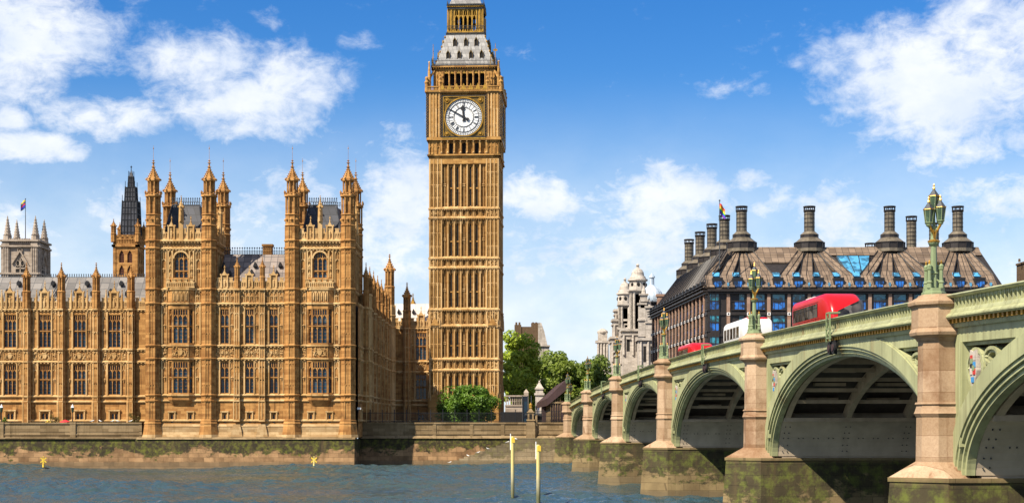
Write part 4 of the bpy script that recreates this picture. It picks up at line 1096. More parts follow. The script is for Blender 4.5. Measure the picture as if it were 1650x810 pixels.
# iron roof, dormers, lantern and upper spire
R = MB().frame((TX, TCY, 0), TA); 
def sq(mb, prof): mb.lathe([(z, r*math.sqrt(2)) for z, r in prof], 0, 0, 4, PI/4)
sq(R, [(79.9, 6.2), (80.4, 6.0), (82.0, 5.15), (84.0, 4.35), (85.0, 3.85)])
ro = part('roof', settle(R), M['tower_roof'], tower)
D = MB()
prof = lambda z: 6.0-(z-80.4)*.53 if z < 82 else 5.15-(z-82)*.40
for k, a in face_frames():
    for (z_, us) in ((81.2, (-3.35, -1.1, 1.3, 3.45)), (83.15, (-2.05, .2, 2.3))):
        for u in us:
            w0 = prof(z_+.4)+.12; D_, DV = MB().frame((TX, TCY, 0), a), MB().frame((TX, TCY, 0), a)
            D_.prism([(u-.38, z_), (u-.32, z_), (u-.32, z_+.72), (u, z_+1.12), (u+.32, z_+.72), (u+.32, z_), (u+.38, z_), (u+.38, z_+.74), (u+.42, z_+.74), (u, z_+1.3), (u-.42, z_+.74), (u-.38, z_+.74)], w0-.2, w0+.20)
            D_.lathe([(z_+1.3, .06), (z_+1.75, .02)], u, w0+.1, 5)
            DV.prism([(u-.36, z_+.02), (u+.36, z_+.02), (u+.36, z_+.73), (u, z_+1.18), (u-.36, z_+.73)], w0-1.1, w0+.05)
            d_ = part('dormer', settle(D_), M['old_gold'], ro); part('opening', settle(DV), M['void'], d_)
    D = MB().frame((TX, TCY, 0), a)
    for j in range(6):    # gilded crockets along the hips
        z = 80.8+j*.75; r_ = prof(z); D.lump(r_, z, r_, .2, .26)
    D.lathe([(79.5, .12), (83.2, .05)], 6.3, 6.3, 5); D.box(5.9, 6.7, 82.1, 82.4, 6.27, 6.33); D.lathe([(79.5, .09), (81.6, .04)], 5.3, 6.55, 5)
    part('hip_crockets', settle(D), M['gold'], ro)
L_, LG, LV_ = MB(), MB(), MB()
for k, a in face_frames():
    for mb in (L_, LG, LV_): mb.frame((TX, TCY, 0), a)
    hl = 3.35
    L_.box(-3.95, 3.95, 84.9, 85.3, 0, 3.95); LG.box(-3.8, 3.8, 85.3, 85.55, 3.4, 3.8)
    for i in range(15): LG.prism([(-3.7+i*.5, 85.55), (-3.3+i*.5, 85.55), (-3.5+i*.5, 86.05)], 3.55, 3.75)
    for i in range(40): L_.box(-3.75+i*.19, -3.71+i*.19, 86.0, 86.7, 3.7, 3.74)
    L_.box(-3.75, 3.75, 86.68, 86.74, 3.68, 3.76)
    for i in range(6): 
        u = -2.25+i*.9; LG.box(u-.13, u+.13, 85.5, 90.2, 3.0, 3.4)
    for q in (-1, 1): 
        LG.box(min(q*2.3, q*3.35), max(q*2.3, q*3.35), 85.5, 90.2, 2.6, 3.3); LG.box(q*2.9-.12, q*2.9+.12, 85.5, 90.2, 3.2, 3.5); LG.lathe([(85.3, .16), (90, .13)], q*3.6, 3.6, 6)
        LV_.box(q*2.62-.14, q*2.62+.14, 86, 90, 3.28, 3.32)
    for i in range(5): c = -1.8+i*.9; arch_head(LG, c-.36, c+.36, 88.9, 3.05, 3.35, 1.2); LG.box(c-.05, c+.05, 88.9, 90, 3.1, 3.32); arch_head(LG, c-.36, c+.36, 90.1, 3.05, 3.3, .8)
    L_.box(-3.6, 3.6, 90.1, 90.5, 0, 3.6); LG.box(-3.7, 3.7, 90.5, 90.75, 2.9, 3.7); L_.box(-3.8, 3.8, 90.75, 91.1, 0, 3.8)
    for i in range(20): LG.lump(-3.6+i*.38, 90.6, 3.72, .12)
    for i in range(38): L_.box(-3.7+i*.2, -3.66+i*.2, 91.1, 91.9, 3.7, 3.74)
LV_.frame((TX, TCY, 0), TA); LV_.box(-1.3, 1.3, 85.2, 90.3, -1.3, 1.3)
L_.frame((TX, TCY, 0), TA); 
parts_multi('lantern', [(settle(L_), M['iron']), (settle(LG), M['gold']), (settle(LV_), M['void'])], tower)
U = MB().frame((TX, TCY, 0), TA); sq(U, [(91.1, 3.3), (92.2, 2.9), (96, 1.75), (101, .6), (103.5, .25)]); U.lathe([(103, .3), (104.2, .55), (105, .15), (108.5, .06)], 0, 0, 8)
part('upper_spire', settle(U), M['tower_roof'], tower)
# ------------------------------------------------------------------ water, land, river walls
def water():
    """choppy river: a real wave mesh over the stretch in view, flat sheets beyond it"""
    import numpy as np
    x0, x1, y0, y1, st = -92., 92., 96., 249., .27
    nx, ny = int((x1-x0)/st)+1, int((y1-y0)/st)+1
    xs = np.linspace(x0, x1, nx); ys = np.linspace(y0, y1, ny); Xg, Yg = np.meshgrid(xs, ys)
    r = np.random.default_rng(5); Z = np.zeros_like(Xg)
    def swell(n, l0, l1, a0, spread):
        out = np.zeros_like(Xg)
        for _ in range(n):
            lam = math.exp(r.uniform(math.log(l0), math.log(l1))); th = math.radians(100)+r.normal(0, spread); k = 2*PI/lam
            ph = r.uniform(0, 2*PI); arg = k*(Xg*math.cos(th)+Yg*math.sin(th))+ph
            out += a0*lam*(1-np.abs(np.sin(arg*.5)))*r.uniform(.6, 1.3)/math.sqrt(n)
        return out
    patch = np.zeros_like(Xg)
    for _ in range(14):
        lam = r.uniform(14, 60); th = r.uniform(0, 2*PI); patch += np.sin(2*PI/lam*(Xg*math.cos(th)*.7+Yg*math.sin(th))+r.uniform(0, 2*PI))
    patch = np.clip(.75+patch*.13, .35, 1.25)
    Z = (swell(26, 2.2, 7.5, .084, .75)+swell(30, .9, 2.2, .115, 1.0))*patch
    Z -= Z.mean()
    e = np.minimum.reduce([Xg-x0, x1-Xg, Yg-y0, np.full_like(Xg, 9.)]); Z *= np.clip(e/6, 0, 1)
    me = bpy.data.meshes.new('river_water')
    co = np.stack([Xg, Yg, Z], -1).reshape(-1, 3)
    idx = np.arange(nx*ny).reshape(ny, nx); q = np.stack([idx[:-1, :-1], idx[:-1, 1:], idx[1:, 1:], idx[1:, :-1]], -1).reshape(-1, 4)
    ext = np.array([(-2500, -600, 0), (2500, -600, 0), (2500, y0, 0), (-2500, y0, 0), (-2500, y1+.0, 0), (2500, y1, 0), (x0, y0, 0), (x0, y1, 0), (x1, y0, 0), (x1, y1, 0)], float)
    b = len(co); fl = np.concatenate([q.reshape(-1), np.array([b, b+1, b+2, b+3, b+3, b+6, b+7, b+4, b+8, b+2, b+5, b+9])])
    co = np.concatenate([co, ext]); nf = len(q)+3
    me.vertices.add(len(co)); me.vertices.foreach_set('co', co.reshape(-1).astype('f'))
    me.loops.add(len(fl)); me.loops.foreach_set('vertex_index', fl.astype('i'))
    me.polygons.add(nf); me.polygons.foreach_set('loop_start', np.arange(nf, dtype='i')*4)
    me.polygons.foreach_set('use_smooth', np.ones(nf, bool)); me.update(calc_edges=True)
    m, t, b = principled('river_water', (.03, .042, .03), .07, 0, .5)
    p = pos(t)
    n2 = t.noise(t.vmath('MULTIPLY', p, (1, 1, 0)), 2.6, 4, .6, .4); big = t.noise(t.vmath('MULTIPLY', p, (.5, 1.2, 0)), .05, 5, .6)
    nd = t.node('ShaderNodeBump'); nd.inputs['Distance'].default_value = .25; nd.inputs['Strength'].default_value = .6; t.put(nd.inputs['Height'], n2)
    t.l.new(nd.outputs[0], b.inputs['Normal'])
    t.l.new(t.mix(t.smooth(big, .35, .65), (.034, .054, .046), (.026, .054, .068)), b.inputs['Base Color'])
    b.inputs['IOR'].default_value = 1.33
    me.materials.append(m); tag(link('river_water', me), None, None, None, 'structure')
water()
g = MB(); g.quad((-2500, 6.2, -240.6), (X_(574, 240), 6.2, -240.6), (X_(574, 240), 6.2, -5000), (-2500, 6.2, -5000))
g.quad((X_(574, 240), 6.2, -248.6), (600, 6.2, -248.6), (600, 6.2, -5000), (X_(574, 240), 6.2, -5000))
solo('ground', g, M['earth'], kind='structure')
# terrace paving in front of the left wing
g = MB(); g.box(-140, X_(232, 240), 5.0, 6.3, -252, -240.7); solo('terrace_paving', g, M['paving'], kind='structure')

rw = thing('river_wall', 'weed-stained stone embankment wall under the left wing and the twin-towered front', 'wall', (-60, 240, 0))
a, b = -150, X_(573, 240)
w_ = MB(); w_.frame((0, 240, 0), 0)
bm_ = X_(222, 240)
w_.hull([(a, -2, 1.1), (bm_, -2, 1.1), (a, 4.35, .45), (bm_, 4.35, .45), (a, -2, -1.5), (bm_, -2, -1.5), (a, 4.35, -1.5), (bm_, 4.35, -1.5)])
w_.hull([(bm_, -2, 2.3), (b, -2, 2.3), (bm_, 4.3, 1.55), (b, 4.3, 1.55), (bm_, -2, -9), (b, -2, -9), (bm_, 4.3, -9), (b, 4.3, -9)])
part('wall', w_, M['river_wall'], rw)
w_ = MB(); w_.frame((0, 240, 0), 0); b2 = X_(229, 240)
w_.wedge(b2-.5, b+.1, 4.3, 4.62, -.5, 1.75, 1.45)
w_.box(a, b2, 4.35, 4.6, -.8, .75); w_.box(a, b2, 4.6, 6.75, -.55, .1); w_.box(a, b2, 4.95, 5.12, -.5, .22)
w_.box(a, b2, 6.75, 7.0, -.7, .24); w_.box(a, b2, 5.5, 5.58, -.5, .15)
for px in (118, 2, -110):
    u = X_(px, 240); w_.box(u-.45, u+.45, 4.6, 6.78, -.5, .3); w_.box(u-.5, u+.5, 6.74, 7.12, -.72, .34)
w_.box(b2-.5, b2, 4.6, 6.9, -12, .15)
part('parapet', w_, M['coping'], rw)
# recessed wall under the clock tower, with a landing stair
rw2 = thing('river_wall', 'recessed stone embankment wall in front of the clock tower, crossed by a stair', 'wall', (-5, 248, 0))
a, b = X_(573, 240)-.4, 13.0
w_ = MB().frame((0, 248, 0), 0)
w_.hull([(a, -2, .6), (b, -2, .6), (a, 4.35, .25), (b, 4.35, .25), (a, -2, -1.5), (b, -2, -1.5), (a, 4.35, -1.5), (b, 4.35, -1.5)])
w_.box(b-1, b, -2, 6, -40, 0)
part('wall', w_, M['river_wall'], rw2)
w_ = MB().frame((0, 248, 0), 0)
w_.wedge(a, b, 4.35, 4.75, -1, .5, .2); w_.box(a, b, 4.75, 6.75, -.6, .05); w_.box(a, b, 5.0, 5.15, -.5, .16); w_.box(a, b, 6.75, 7.02, -.75, .2); w_.box(a, b, 5.7, 5.78, -.5, .1)
for px in (640, 700, 760, 810): u = X_(px, 248); w_.box(u-.3, u+.3, 4.75, 6.78, -.5, .14)
part('parapet', w_, M['coping'], rw2)
sm = MB().frame((0, 248, 0), 0); ua, ub = X_(722, 246), X_(842, 246); n = 14
sm.box(X_(765, 246), 9.0, -2, .9, .2, 2.6)
for i in range(n):
    z = .1+4.3*(i+1)/n; u0 = ua+(ub-ua)*i/n; sm.box(u0, ub+.0, z-4.3/n-(.1 if i else 2), z, .1, 2.45-.002*i)
sm.box(ub, 9.0, -2, 4.42, .1, 2.44)
part('landing_stair', sm, M['stair_wall'], rw2)
# gate pier on the embankment
gp = thing('stone_pier', 'small stone gate pier with lantern top on the embankment wall', 'pier', (X_(855, 248), 247.9, 4.4))
m_ = MB().frame((X_(855, 248), 247.9, 0), 0)
m_.box(-.75, .75, 4.4, 6.9, -.6, .55); m_.box(-.62, .62, 6.9, 7.3, -.5, .5); m_.wedge(-.7, .7, 7.3, 7.5, -.6, .6, .4); m_.box(-.5, .5, 7.4, 8.6, -.4, .4); m_.box(-.62, .62, 8.6, 8.8, -.5, .5)
m_.lathe([(8.8, .62), (9.3, .2)], 0, 0, 4, PI/4); m_.box(.75, 1.1, 4.4, 8.3, -.5, .2)
part('shaft', m_, M['coping'], gp)
m_ = MB().frame((X_(855, 248), 247.9, 0), 0); m_.box(-.22, .22, 7.5, 8.4, .39, .43); part('niche', m_, M['void'], gp)
m_ = MB().frame((X_(855, 248), 247.9, 0), 0); m_.lathe([(9.2, .1), (9.4, .28), (9.75, .24), (9.9, .3), (10.3, .04)], 0, 0, 8); part('finial', m_, M['gold'], gp)

# ------------------------------------------------------------------ the arched bridge
BA = math.atan2(-.99869, .05118)
BO = (22.0, 0, 0)
def BF(mb): return mb.frame(BO, BA)
PSX = [-8.0, 29.5, 64.05, 100.1, 139.7, 176.0, 210.0, 242.0]
ZP = lambda s: 12.97-1.78e-4*(s-120)**2       # top rail height
SPR = 4.78
BW = 26.0
class BM_(MB):
    def __init__(s): super().__init__(); BF(s)
    def sw(s, s0, s1, prof, n=None):
        """sweep closed (w, dz) profile along the bridge following the camber"""
        n = n or max(1, int((s1-s0)/2.0)); m = len(prof); pts = []; fs = []
        for i in range(n+1):
            q = s0+(s1-s0)*i/n
            for w, dz in prof: pts.append((-q, ZP(q)+dz, w))
        for i in range(n):
            for k in range(m): fs.append((i*m+k, i*m+(k+1) % m, (i+1)*m+(k+1) % m, (i+1)*m+k))
        fs += [tuple(range(m)), tuple(range((n+1)*m-1, n*m-1, -1))]
        s.add(pts, fs)
    def hexa(s, s0, s1, b0, b1, t0, t1, w0, w1):
        s.add([(-s0, b0, w0), (-s1, b1, w0), (-s1, t1, w0), (-s0, t0, w0), (-s0, b0, w1), (-s1, b1, w1), (-s1, t1, w1), (-s0, t0, w1)],
              [(0, 3, 2, 1), (4, 5, 6, 7), (0, 1, 5, 4), (2, 3, 7, 6), (1, 2, 6, 5), (3, 0, 4, 7)])
    def bx(s, s0, s1, z0, z1, w0, w1): s.box(-s1, -s0, z0, z1, w0, w1)
    def arc(s, sm, a, b, off0, off1, w0, w1, n=48, t0=0., t1=PI):
        """elliptical ring segment between two offsets outside the intrados"""
        pts = []; fs = []
        for i in range(n+1):
            t = t0+(t1-t0)*i/n; c, q = math.cos(t), math.sin(t)
            nx, nz = c/a, q/b; L = math.hypot(nx, nz); nx /= L; nz /= L
            for o, w in ((off0, w0), (off0, w1), (off1, w1), (off1, w0)):
                pts.append((-(sm+a*c+nx*o), SPR+b*q+nz*o, w))
        for i in range(n):
            for k in range(4): fs.append((4*i+k, 4*i+(k+1) % 4, 4*i+4+(k+1) % 4, 4*i+4+k))
        fs += [(0, 1, 2, 3), (4*n+3, 4*n+2, 4*n+1, 4*n)]
        s.add(pts, fs)
bridge = thing('arch_bridge', 'pale green iron arch bridge with granite piers crossing the river', 'bridge', (20, 90, 0))
SHIELD_POS = []
for i in range(1, 7):
    FA, RING, TR, TR2, SOF, RIB, DK = (BM_() for _ in range(7))
    p0, p1 = PSX[i], PSX[i+1]; lo, hi = p0+1.62, p1-1.62
    sm, a = (lo+hi)/2, (hi-lo)/2; crown = ZP(sm)-2.12; b = crown-SPR
    for (o0, o1, w0, w1) in ((0, .16, -.6, -.22), (.16, .30, -.6, -.10), (.30, .36, -.6, -.16), (.36, .52, -.6, .02), (.52, 1.28, -.6, .10), (1.28, 1.36, -.5, .03)): RING.arc(sm, a, b, o0, o1, w0, w1, 64)
    # spandrel: solid plate where shallow, recessed traceried panel next to the piers
    def ext(s, o):
        x = min(1, abs(s-sm)/(a+o)); return SPR+(b+o)*math.sqrt(max(0, 1-x*x))
    zt = lambda s: ZP(s)-2.02
    N = 120; L0, L1 = lo-.7, hi+.7
    for j in range(N):
        s0, s1 = L0+(L1-L0)*j/N, L0+(L1-L0)*(j+1)/N
        e0, e1 = max(SPR, ext(s0, 1.2)), max(SPR, ext(s1, 1.2)); T0, T1 = ZP(s0)-1.38, ZP(s1)-1.38
        inside = (s0 > lo+.05 and s1 < hi-.05) and min(zt(s0)-e0-.25, zt(s1)-e1-.25) > .05
        if inside:
            FA.hexa(s0, s1, zt(s0), zt(s1), T0, T1, -.5, 0); FA.hexa(s0, s1, e0-.1, e1-.1, e0+.18, e1+.18, -.5, 0.03)
            (TR if s0 < sm else TR2).hexa(s0, s1, zt(s0)-.16, zt(s1)-.16, zt(s0), zt(s1), -.5, -.18)
        else: FA.hexa(s0, s1, min(e0, T0-.05), min(e1, T1-.05), T0, T1, -.5, 0)
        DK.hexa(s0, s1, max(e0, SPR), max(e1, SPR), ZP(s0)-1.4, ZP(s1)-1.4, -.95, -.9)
    part('tracery_head', TR, M['green_deep'], bridge); part('tracery_head', TR2, M['green_deep'], bridge)
    for q, s_e in ((-1, lo), (1, hi)):      # frame mouldings beside the pier and ring tracery
        FA.bx(s_e-.1, s_e+.08, SPR+1.2, ZP(s_e)-2.0, -.4, .08)
        TR = BM_(); r = .95; sc_ = s_e-q*(r+.28)
        for k in range(4):
            top = zt(sc_)-.25; botz = ext(sc_, 1.42)
            hgt = top-botz
            if hgt < .5: break
            rz = min(hgt/2-.05, r*1.75); cz = top-rz
            TR.ring(-sc_, cz, r, rz, .13, -.5, -.12, 24); TR.ring(-sc_, cz, r*.62, rz*.62, .09, -.5, -.2, 18)
            for aa in range(6): t = aa*PI/3; TR.lump(-sc_+r*.8*math.cos(t), cz+rz*.8*math.sin(t), -.25, .15)
            TR.bar((-sc_-r*.9, cz-rz, -.32), (-sc_+r*.9, cz-rz, -.32), .06, 4)
            if k == 0: SHIELD_POS.append((sc_, cz, q, i))
            if cz-rz-.5 > ext(sc_, 1.4):
                z2 = cz-rz-.45; TR.ring(-sc_, z2, .38, .42, .1, -.5, -.15, 14); TR.ring(-sc_, z2-.85, .3, .4, .09, -.5, -.15, 12)
            sc_ -= q*(r+ r*.82); r *= .8
        part('tracery', TR, M['green_deep'], bridge)
    # soffit: solid riveted plates near the piers, open ribs above, dark deck
    tz = math.asin(min(.95, (7.15-SPR)/b))
    for e_, (t0, t1) in enumerate(((0, tz), (PI-tz, PI))):
        PL, RV = BM_(), BM_(); PL.arc(sm, a, b, .03, .12, -BW+.1, -.62, 8, t0, t1)
        for w in range(26):
            for z in ((5.1, 5.5, 5.95, 6.3, 6.7) if w % 4 == 0 else (5.95,)):
                tt = math.asin((z-SPR)/b)
                for e in (.9, 1.2): RV.lump(-(sm+(1 if e_ == 0 else -1)*a*math.cos(tt))+(.02 if e_ == 0 else -.02), z, -e-w, .05)
        parts_multi('arch_plate', [(PL, M['grey_plate']), (RV, M['iron'])], bridge)
    for w in [-.9-k*4.0 for k in range(7)]:
        RIB.arc(sm, a, b, .02, .75, w-.18, w+.18, 48, tz*.96, PI-tz*.96)
    for k in range(1, 15):
        t = tz+(PI-2*tz)*k/15; c, q = math.cos(t), math.sin(t); s_, z_ = sm+a*c, SPR+b*q
        RIB.bx(s_-.14, s_+.14, z_+.28, z_+.52, -BW+.2, -.7)
    for t in (tz, PI-tz): s_ = sm+a*math.cos(t); RIB.bx(s_-.16, s_+.16, 7.05, 7.3, -BW+.2, -.65)
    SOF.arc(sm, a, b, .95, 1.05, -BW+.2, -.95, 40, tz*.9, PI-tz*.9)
    for k in range(12):
        t = tz+(PI-2*tz)*(k+.5)/12; c, q = math.cos(t), math.sin(t)
        for w in (-3, -7, -11): RIB.bx(sm+a*c-.25, sm+a*c+.25, SPR+b*q+.75, SPR+b*q+.95, w-1.0, w+1.0)
    part('spandrel', FA, M['green'], bridge); part('arch_ring', RING, M['green'], bridge)
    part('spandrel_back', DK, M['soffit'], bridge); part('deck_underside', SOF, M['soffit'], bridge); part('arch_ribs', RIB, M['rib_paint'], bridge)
# cornice, parapet and rails, both sides
CO, PA, GO, ROAD, PV = BM_(), BM_(), BM_(), BM_(), BM_()
s0, s1 = 20.0, 243.0
CO.sw(s0, s1, [(-.4, -1.40), (.12, -1.40), (.14, -1.30), (.14, -1.22), (-.4, -1.22)])
CO.sw(s0, s1, [(-.4, -1.05), (.40, -1.05), (.48, -.98), (.48, -.92), (.36, -.80), (.30, -.78), (-.4, -.78)])
CO.sw(s0, s1, [(-.4, -1.215), (.16, -1.215), (.16, -1.055), (-.4, -1.055)])
PA.sw(s0, s1, [(-.12, -.775), (.30, -.775), (.26, -.66), (.24, -.62), (-.12, -.62)])
PA.sw(130, s1, [(-.06, -.62), (.02, -.62), (.02, -.14), (-.06, -.14)])
PA.sw(s0, s1, [(-.16, -.155), (.26, -.155), (.36, -.10), (.40, -.05), (.30, 0.0), (.05, .06), (-.16, .02)])
n = int((s1-s0)/.42)
for j in range(n):
    s = s0+(j+.5)*.42; z = ZP(s)
    if s < 130:
        PA.bx(s-.05, s+.05, z-.63, z-.14, -.06, .20); PA.hexa(s-.21, s+.21, z-.63, z-.63, z-.555, z-.555, -.05, .15)
        for q in (-1, 1): PA.prism([(-s, z-.15), (-s+q*.20, z-.15), (-s+q*.19, z-.24), (-s+q*.10, z-.32), (-s+q*.06, z-.40), (-s, z-.44)], .02, .17)
        PA.lump(-s+.21, z-.54, .08, .08, .10)
    else: PA.bx(s-.09, s+.09, z-.63, z-.14, .0, .18)
n = int((s1-s0)/.46)
for j in range(n): s = s0+(j+.5)*.46; z = ZP(s); GO.hexa(s-.09, s+.09, z-1.22, z-1.22, z-1.06, z-1.06, .1, .33)
NO = BM_()
NO.sw(s0, s1, [(-BW-.3, -2.0), (-BW+.3, -2.0), (-BW+.3, 0), (-BW-.3, 0)])
parts_multi('cornice', [(CO, M['green']), (GO, M['gold'])], bridge); part('parapet', PA, M['green'], bridge); part('far_parapet', NO, M['green'], bridge)
ROAD.sw(s0-30, 300, [(-22.5, -1.40), (-3.4, -1.40), (-3.4, -1.32), (-22.5, -1.32)], 60); part('roadway', ROAD, M['road'], bridge)
PV.sw(s0-30, 300, [(-3.4, -1.45), (-.2, -1.45), (-.2, -1.18), (-3.4, -1.18)], 60); PV.sw(s0-30, 300, [(-BW+.2, -1.45), (-22.5, -1.45), (-22.5, -1.18), (-BW+.2, -1.18)], 60); part('footway', PV, M['paving'], bridge)
# piers
def oct_(s, w, r): return [(s+r*math.cos(PI/8+PI/4*k), w+r*math.sin(PI/8+PI/4*k)) for k in range(8)]
WC = .34
for i in range(1, 8):
    s = PSX[i]; zp = ZP(s)
    pr = link('pier', None, bridge, (BO[0]+.05118*-s, .99869*s, 0)) if False else None
    B_ = BM_(); ab = i == 7
    def foot(k, z):
        poly = [(-1.6-k, .55), (0, 2.5+k*1.3), (1.6+k, .55)]
        poly += [(1.6+k+(14 if ab else 0), -BW-.4), (-1.6-k, -BW-.4)] if not ab else [(1.6+k, -BW-.4), (-1.6-k, -BW-.4)]
        return [(-(s+u), z, w) for u, w in poly]
    lo_, mi, hi_ = foot(.42, -2.0), foot(.03, 4.45), foot(.10, 4.47)
    B_.hull(lo_+mi); B_.hull(hi_+foot(.10, 4.66))
    base = part('pier_base', B_, M['pier_base'], bridge)
    SH = BM_()
    # sloping offset from the pointed foot up to the octagonal shaft
    SH.hull([p for p in foot(.06, 4.66) if p[2] > -1]+[(-(s-1.55), 4.66, -.4), (-(s+1.55), 4.66, -.4)]+[(-(s+u), 5.32, w) for u, w in [(WC and a_-0, b_) for a_, b_ in oct_(0, WC, 1.02)]])
    for prof in ([(5.25, 1.02), (7.25, .99)], [(7.25, 1.02), (7.38, 1.10), (7.46, 1.06), (7.72, .98), (7.78, 1.06), (7.86, 1.03)], [(7.8, .95), (zp-1.9, .92)],
                 [(zp-1.95, .95), (zp-1.82, 1.04), (zp-1.7, 1.26), (zp-1.58, 1.30), (zp-1.42, 1.22)], [(zp-1.45, 1.2), (zp-.50, 1.19)],
                 [(zp-.52, 1.20), (zp-.42, 1.34), (zp-.30, 1.36), (zp-.22, 1.28), (zp-.05, .95), (zp+.03, .9)]):
        SH.lathe(prof, -s, WC, 8)
    SH.bx(s-.8, s+.8, 4.6, zp-1.5, -1.5, WC)
    part('pier_shaft', SH, M['granite'], bridge)
    IN = BM_(); IN.bx(s-1.55, s+1.55, 4.6, zp-2.3, -BW, -.9); part('pier_core', IN, M['grey_plate'], bridge)
# heraldic shields on the tracery (plain quarterings)
for (s, z, q, i) in SHIELD_POS:
    if i > 4: continue
    sh = BM_(); sh.prism([(-s-.36, z+.75), (-s-.40, z-.1), (-s-.24, z-.62), (-s, z-.82), (-s+.24, z-.62), (-s+.40, z-.1), (-s+.36, z+.75), (-s, z+.66)], -.3, -.05)
    sh.m = 0
    for k, (du, dz, m) in enumerate(((-.17, .42, 1), (.17, .42, 0), (-.17, .14, 4), (.17, .14, 2), (-.17, -.16, 0), (.17, -.16, 1), (0, -.48, 2), (-.1, .28, 5), (.12, 0., 5))):
        sh.m = m; sh.box(-s+du-.12, -s+du+.12, z+dz-.11, z+dz+.11, -.06, -.03+.004*k)
    part('shield', sh, [M['pale_stone'], M['paint_red'], M['paint_blue'], M['gold'], M['black'], M['green_lamp']], bridge)
# wing wall where the bridge meets the bank
WG = BM_(); WG.bx(243.2, 300, 4, ZP(243)-1.3, -BW, -.3); part('approach_wall', WG, M['granite'], bridge)

# ------------------------------------------------------------------ bridge lamps: one built, the others copied
def bw(s, w): 
    c, q = math.cos(BA), math.sin(BA); return (BO[0]+c*-s+q*w, BO[1]+q*-s-c*w)
def make_lamp(loc):
    t = thing('bridge_lamp', 'x', 'street lamp', loc, 'triple lantern lamps along the bridge parapet')
    mb = MB().frame(loc, 0)
    mb.lathe([(0, .52), (.12, .52), (.16, .46), (.3, .46)], n=8)
    mb.lathe([(.3, .17), (.9, .155), (.95, .2), (1.0, .15), (2.1, .125), (2.18, .2), (2.24, .24), (2.3, .2)], n=8)
    part('post', mb, M['green_lamp'], t)
    for k in range(4):
        a = PI/4+PI/2*k; u, w = .36*math.cos(a), .36*math.sin(a)
        mb = MB().frame(loc, 0); mb.lathe([(.3, .12), (.5, .1), (.55, .13), (.62, .085), (1.05, .075), (1.12, .11), (1.18, .11)], u, w, 7)
        mb.bar((u, .55, w), (0, .75, 0), .035, 5)
        c = part('colonnette', mb, M['green_lamp'], t)
        mb = MB().frame(loc, 0); mb.lathe([(1.17, .09), (1.24, .11), (1.33, .05)], u, w, 8); mb.m = 1; mb.lathe([(1.32, .05), (1.36, .035), (1.42, .05), (1.5, .01)], u, w, 8); part('finial', mb, [M['green_lamp'], M['gold']], c)
    mb = MB().frame(loc, 0); mb.m = 1; mb.lathe([(2.28, .25), (2.35, .26), (2.40, .16)], n=10); mb.m = 0; mb.lathe([(2.38, .15), (2.7, .10), (3.0, .08)], n=10)
    LP = [(0, .03, 3.60), (.24, .17, 3.10), (-.25, .13, 3.02)]
    for (u, w, z) in LP:
        if z < 3.5:
            pts = [(u*.15, 2.4, w*.15), (u*.35, 2.75, w*.35), (u*.95, 3.0, w*.95), (u, z, w)]
            for p, q in zip(pts, pts[1:]): mb.bar(p, q, .065, 6)
            mb.m = 1
            for f in range(6): mb.lump(u*(.4+.1*f)+.0, 2.72+.055*f, w*(.4+.1*f)+.07, .065)
            mb.bar((0, 2.4, .1), (u*.3, 2.8, .14+w*.3), .05, 5); mb.m = 0
            mb.lathe([(z-.1, .05), (z-.03, .13), (z, .1)], u, w, 8)
        else: mb.lathe([(2.9, .06), (z, .06)], u, w, 6)
    part('bracket', mb, [M['green_lamp'], M['gold']], t)
    for (u, w, z) in LP:
        mb = MB().frame(loc, 0); mb.lathe([(z, .10), (z+.08, .15), (z+.62, .22), (z+.64, .215)], u, w, 6)
        l = part('lantern', mb, M['lantern_glass'], t)
        mb = MB().frame(loc, 0)
        for k in range(6):
            a = PI/6+PI/3*k; mb.bar((u+.15*math.cos(a), z+.08, w+.15*math.sin(a)), (u+.22*math.cos(a), z+.63, w+.22*math.sin(a)), .016, 4)
        mb.lathe([(z-.04, .06), (z, .12), (z+.08, .185), (z+.1, .16)], u, w, 6)
        part('frame', mb, M['green_lamp'], l)
        mb = MB().frame(loc, 0); mb.lathe([(z+.625, .235), (z+.645, .245), (z+.665, .235)], u, w, 6)
        for k in range(6): a = PI/6+PI/3*k; mb.lump(u+.235*math.cos(a), z+.68, w+.235*math.sin(a), .02, .03)
        part('gilt_trim', mb, M['gold'], l)
        mb = MB().frame(loc, 0); mb.lathe([(z+.665, .24), (z+.76, .17), (z+.92, .06), (z+.94, .045)], u, w, 6); mb.m = 1; mb.lathe([(z+.92, .045), (z+.98, .065), (z+1.06, .03), (z+1.12, .045), (z+1.2, .008)], u, w, 6); part('roof', mb, [M['iron'], M['gold']], l)
    return t
lamp_lab = ['triple lantern lamp on the granite pier nearest the viewer, largest of the row', 'triple lantern lamp in front of the white coach, second largest of the row', 'triple lantern lamp on the pier left of the low red bus roof',
            'triple lantern lamp on the fourth pier, before the pale domed building', 'triple lantern lamp on the fifth pier, against the dark green trees', 'triple lantern lamp on the bridge abutment, second smallest of the row', 'smallest and farthest triple lantern lamp, behind the abutment by the maroon hoarding']
lamp0 = None
for k, s in enumerate((64.05, 100.1, 139.7, 176., 210., 242., 258.)):
    x, y = bw(s, WC+.28 if s < 250 else -1.2); z = ZP(s)+.02 if s < 250 else ZP(s)-.2
    if lamp0 is None: lamp0 = make_lamp((x, y, z)); lamp0['label'] = lamp_lab[0]
    else: dup(lamp0, (x, y, z), .12*k, lamp_lab[k])
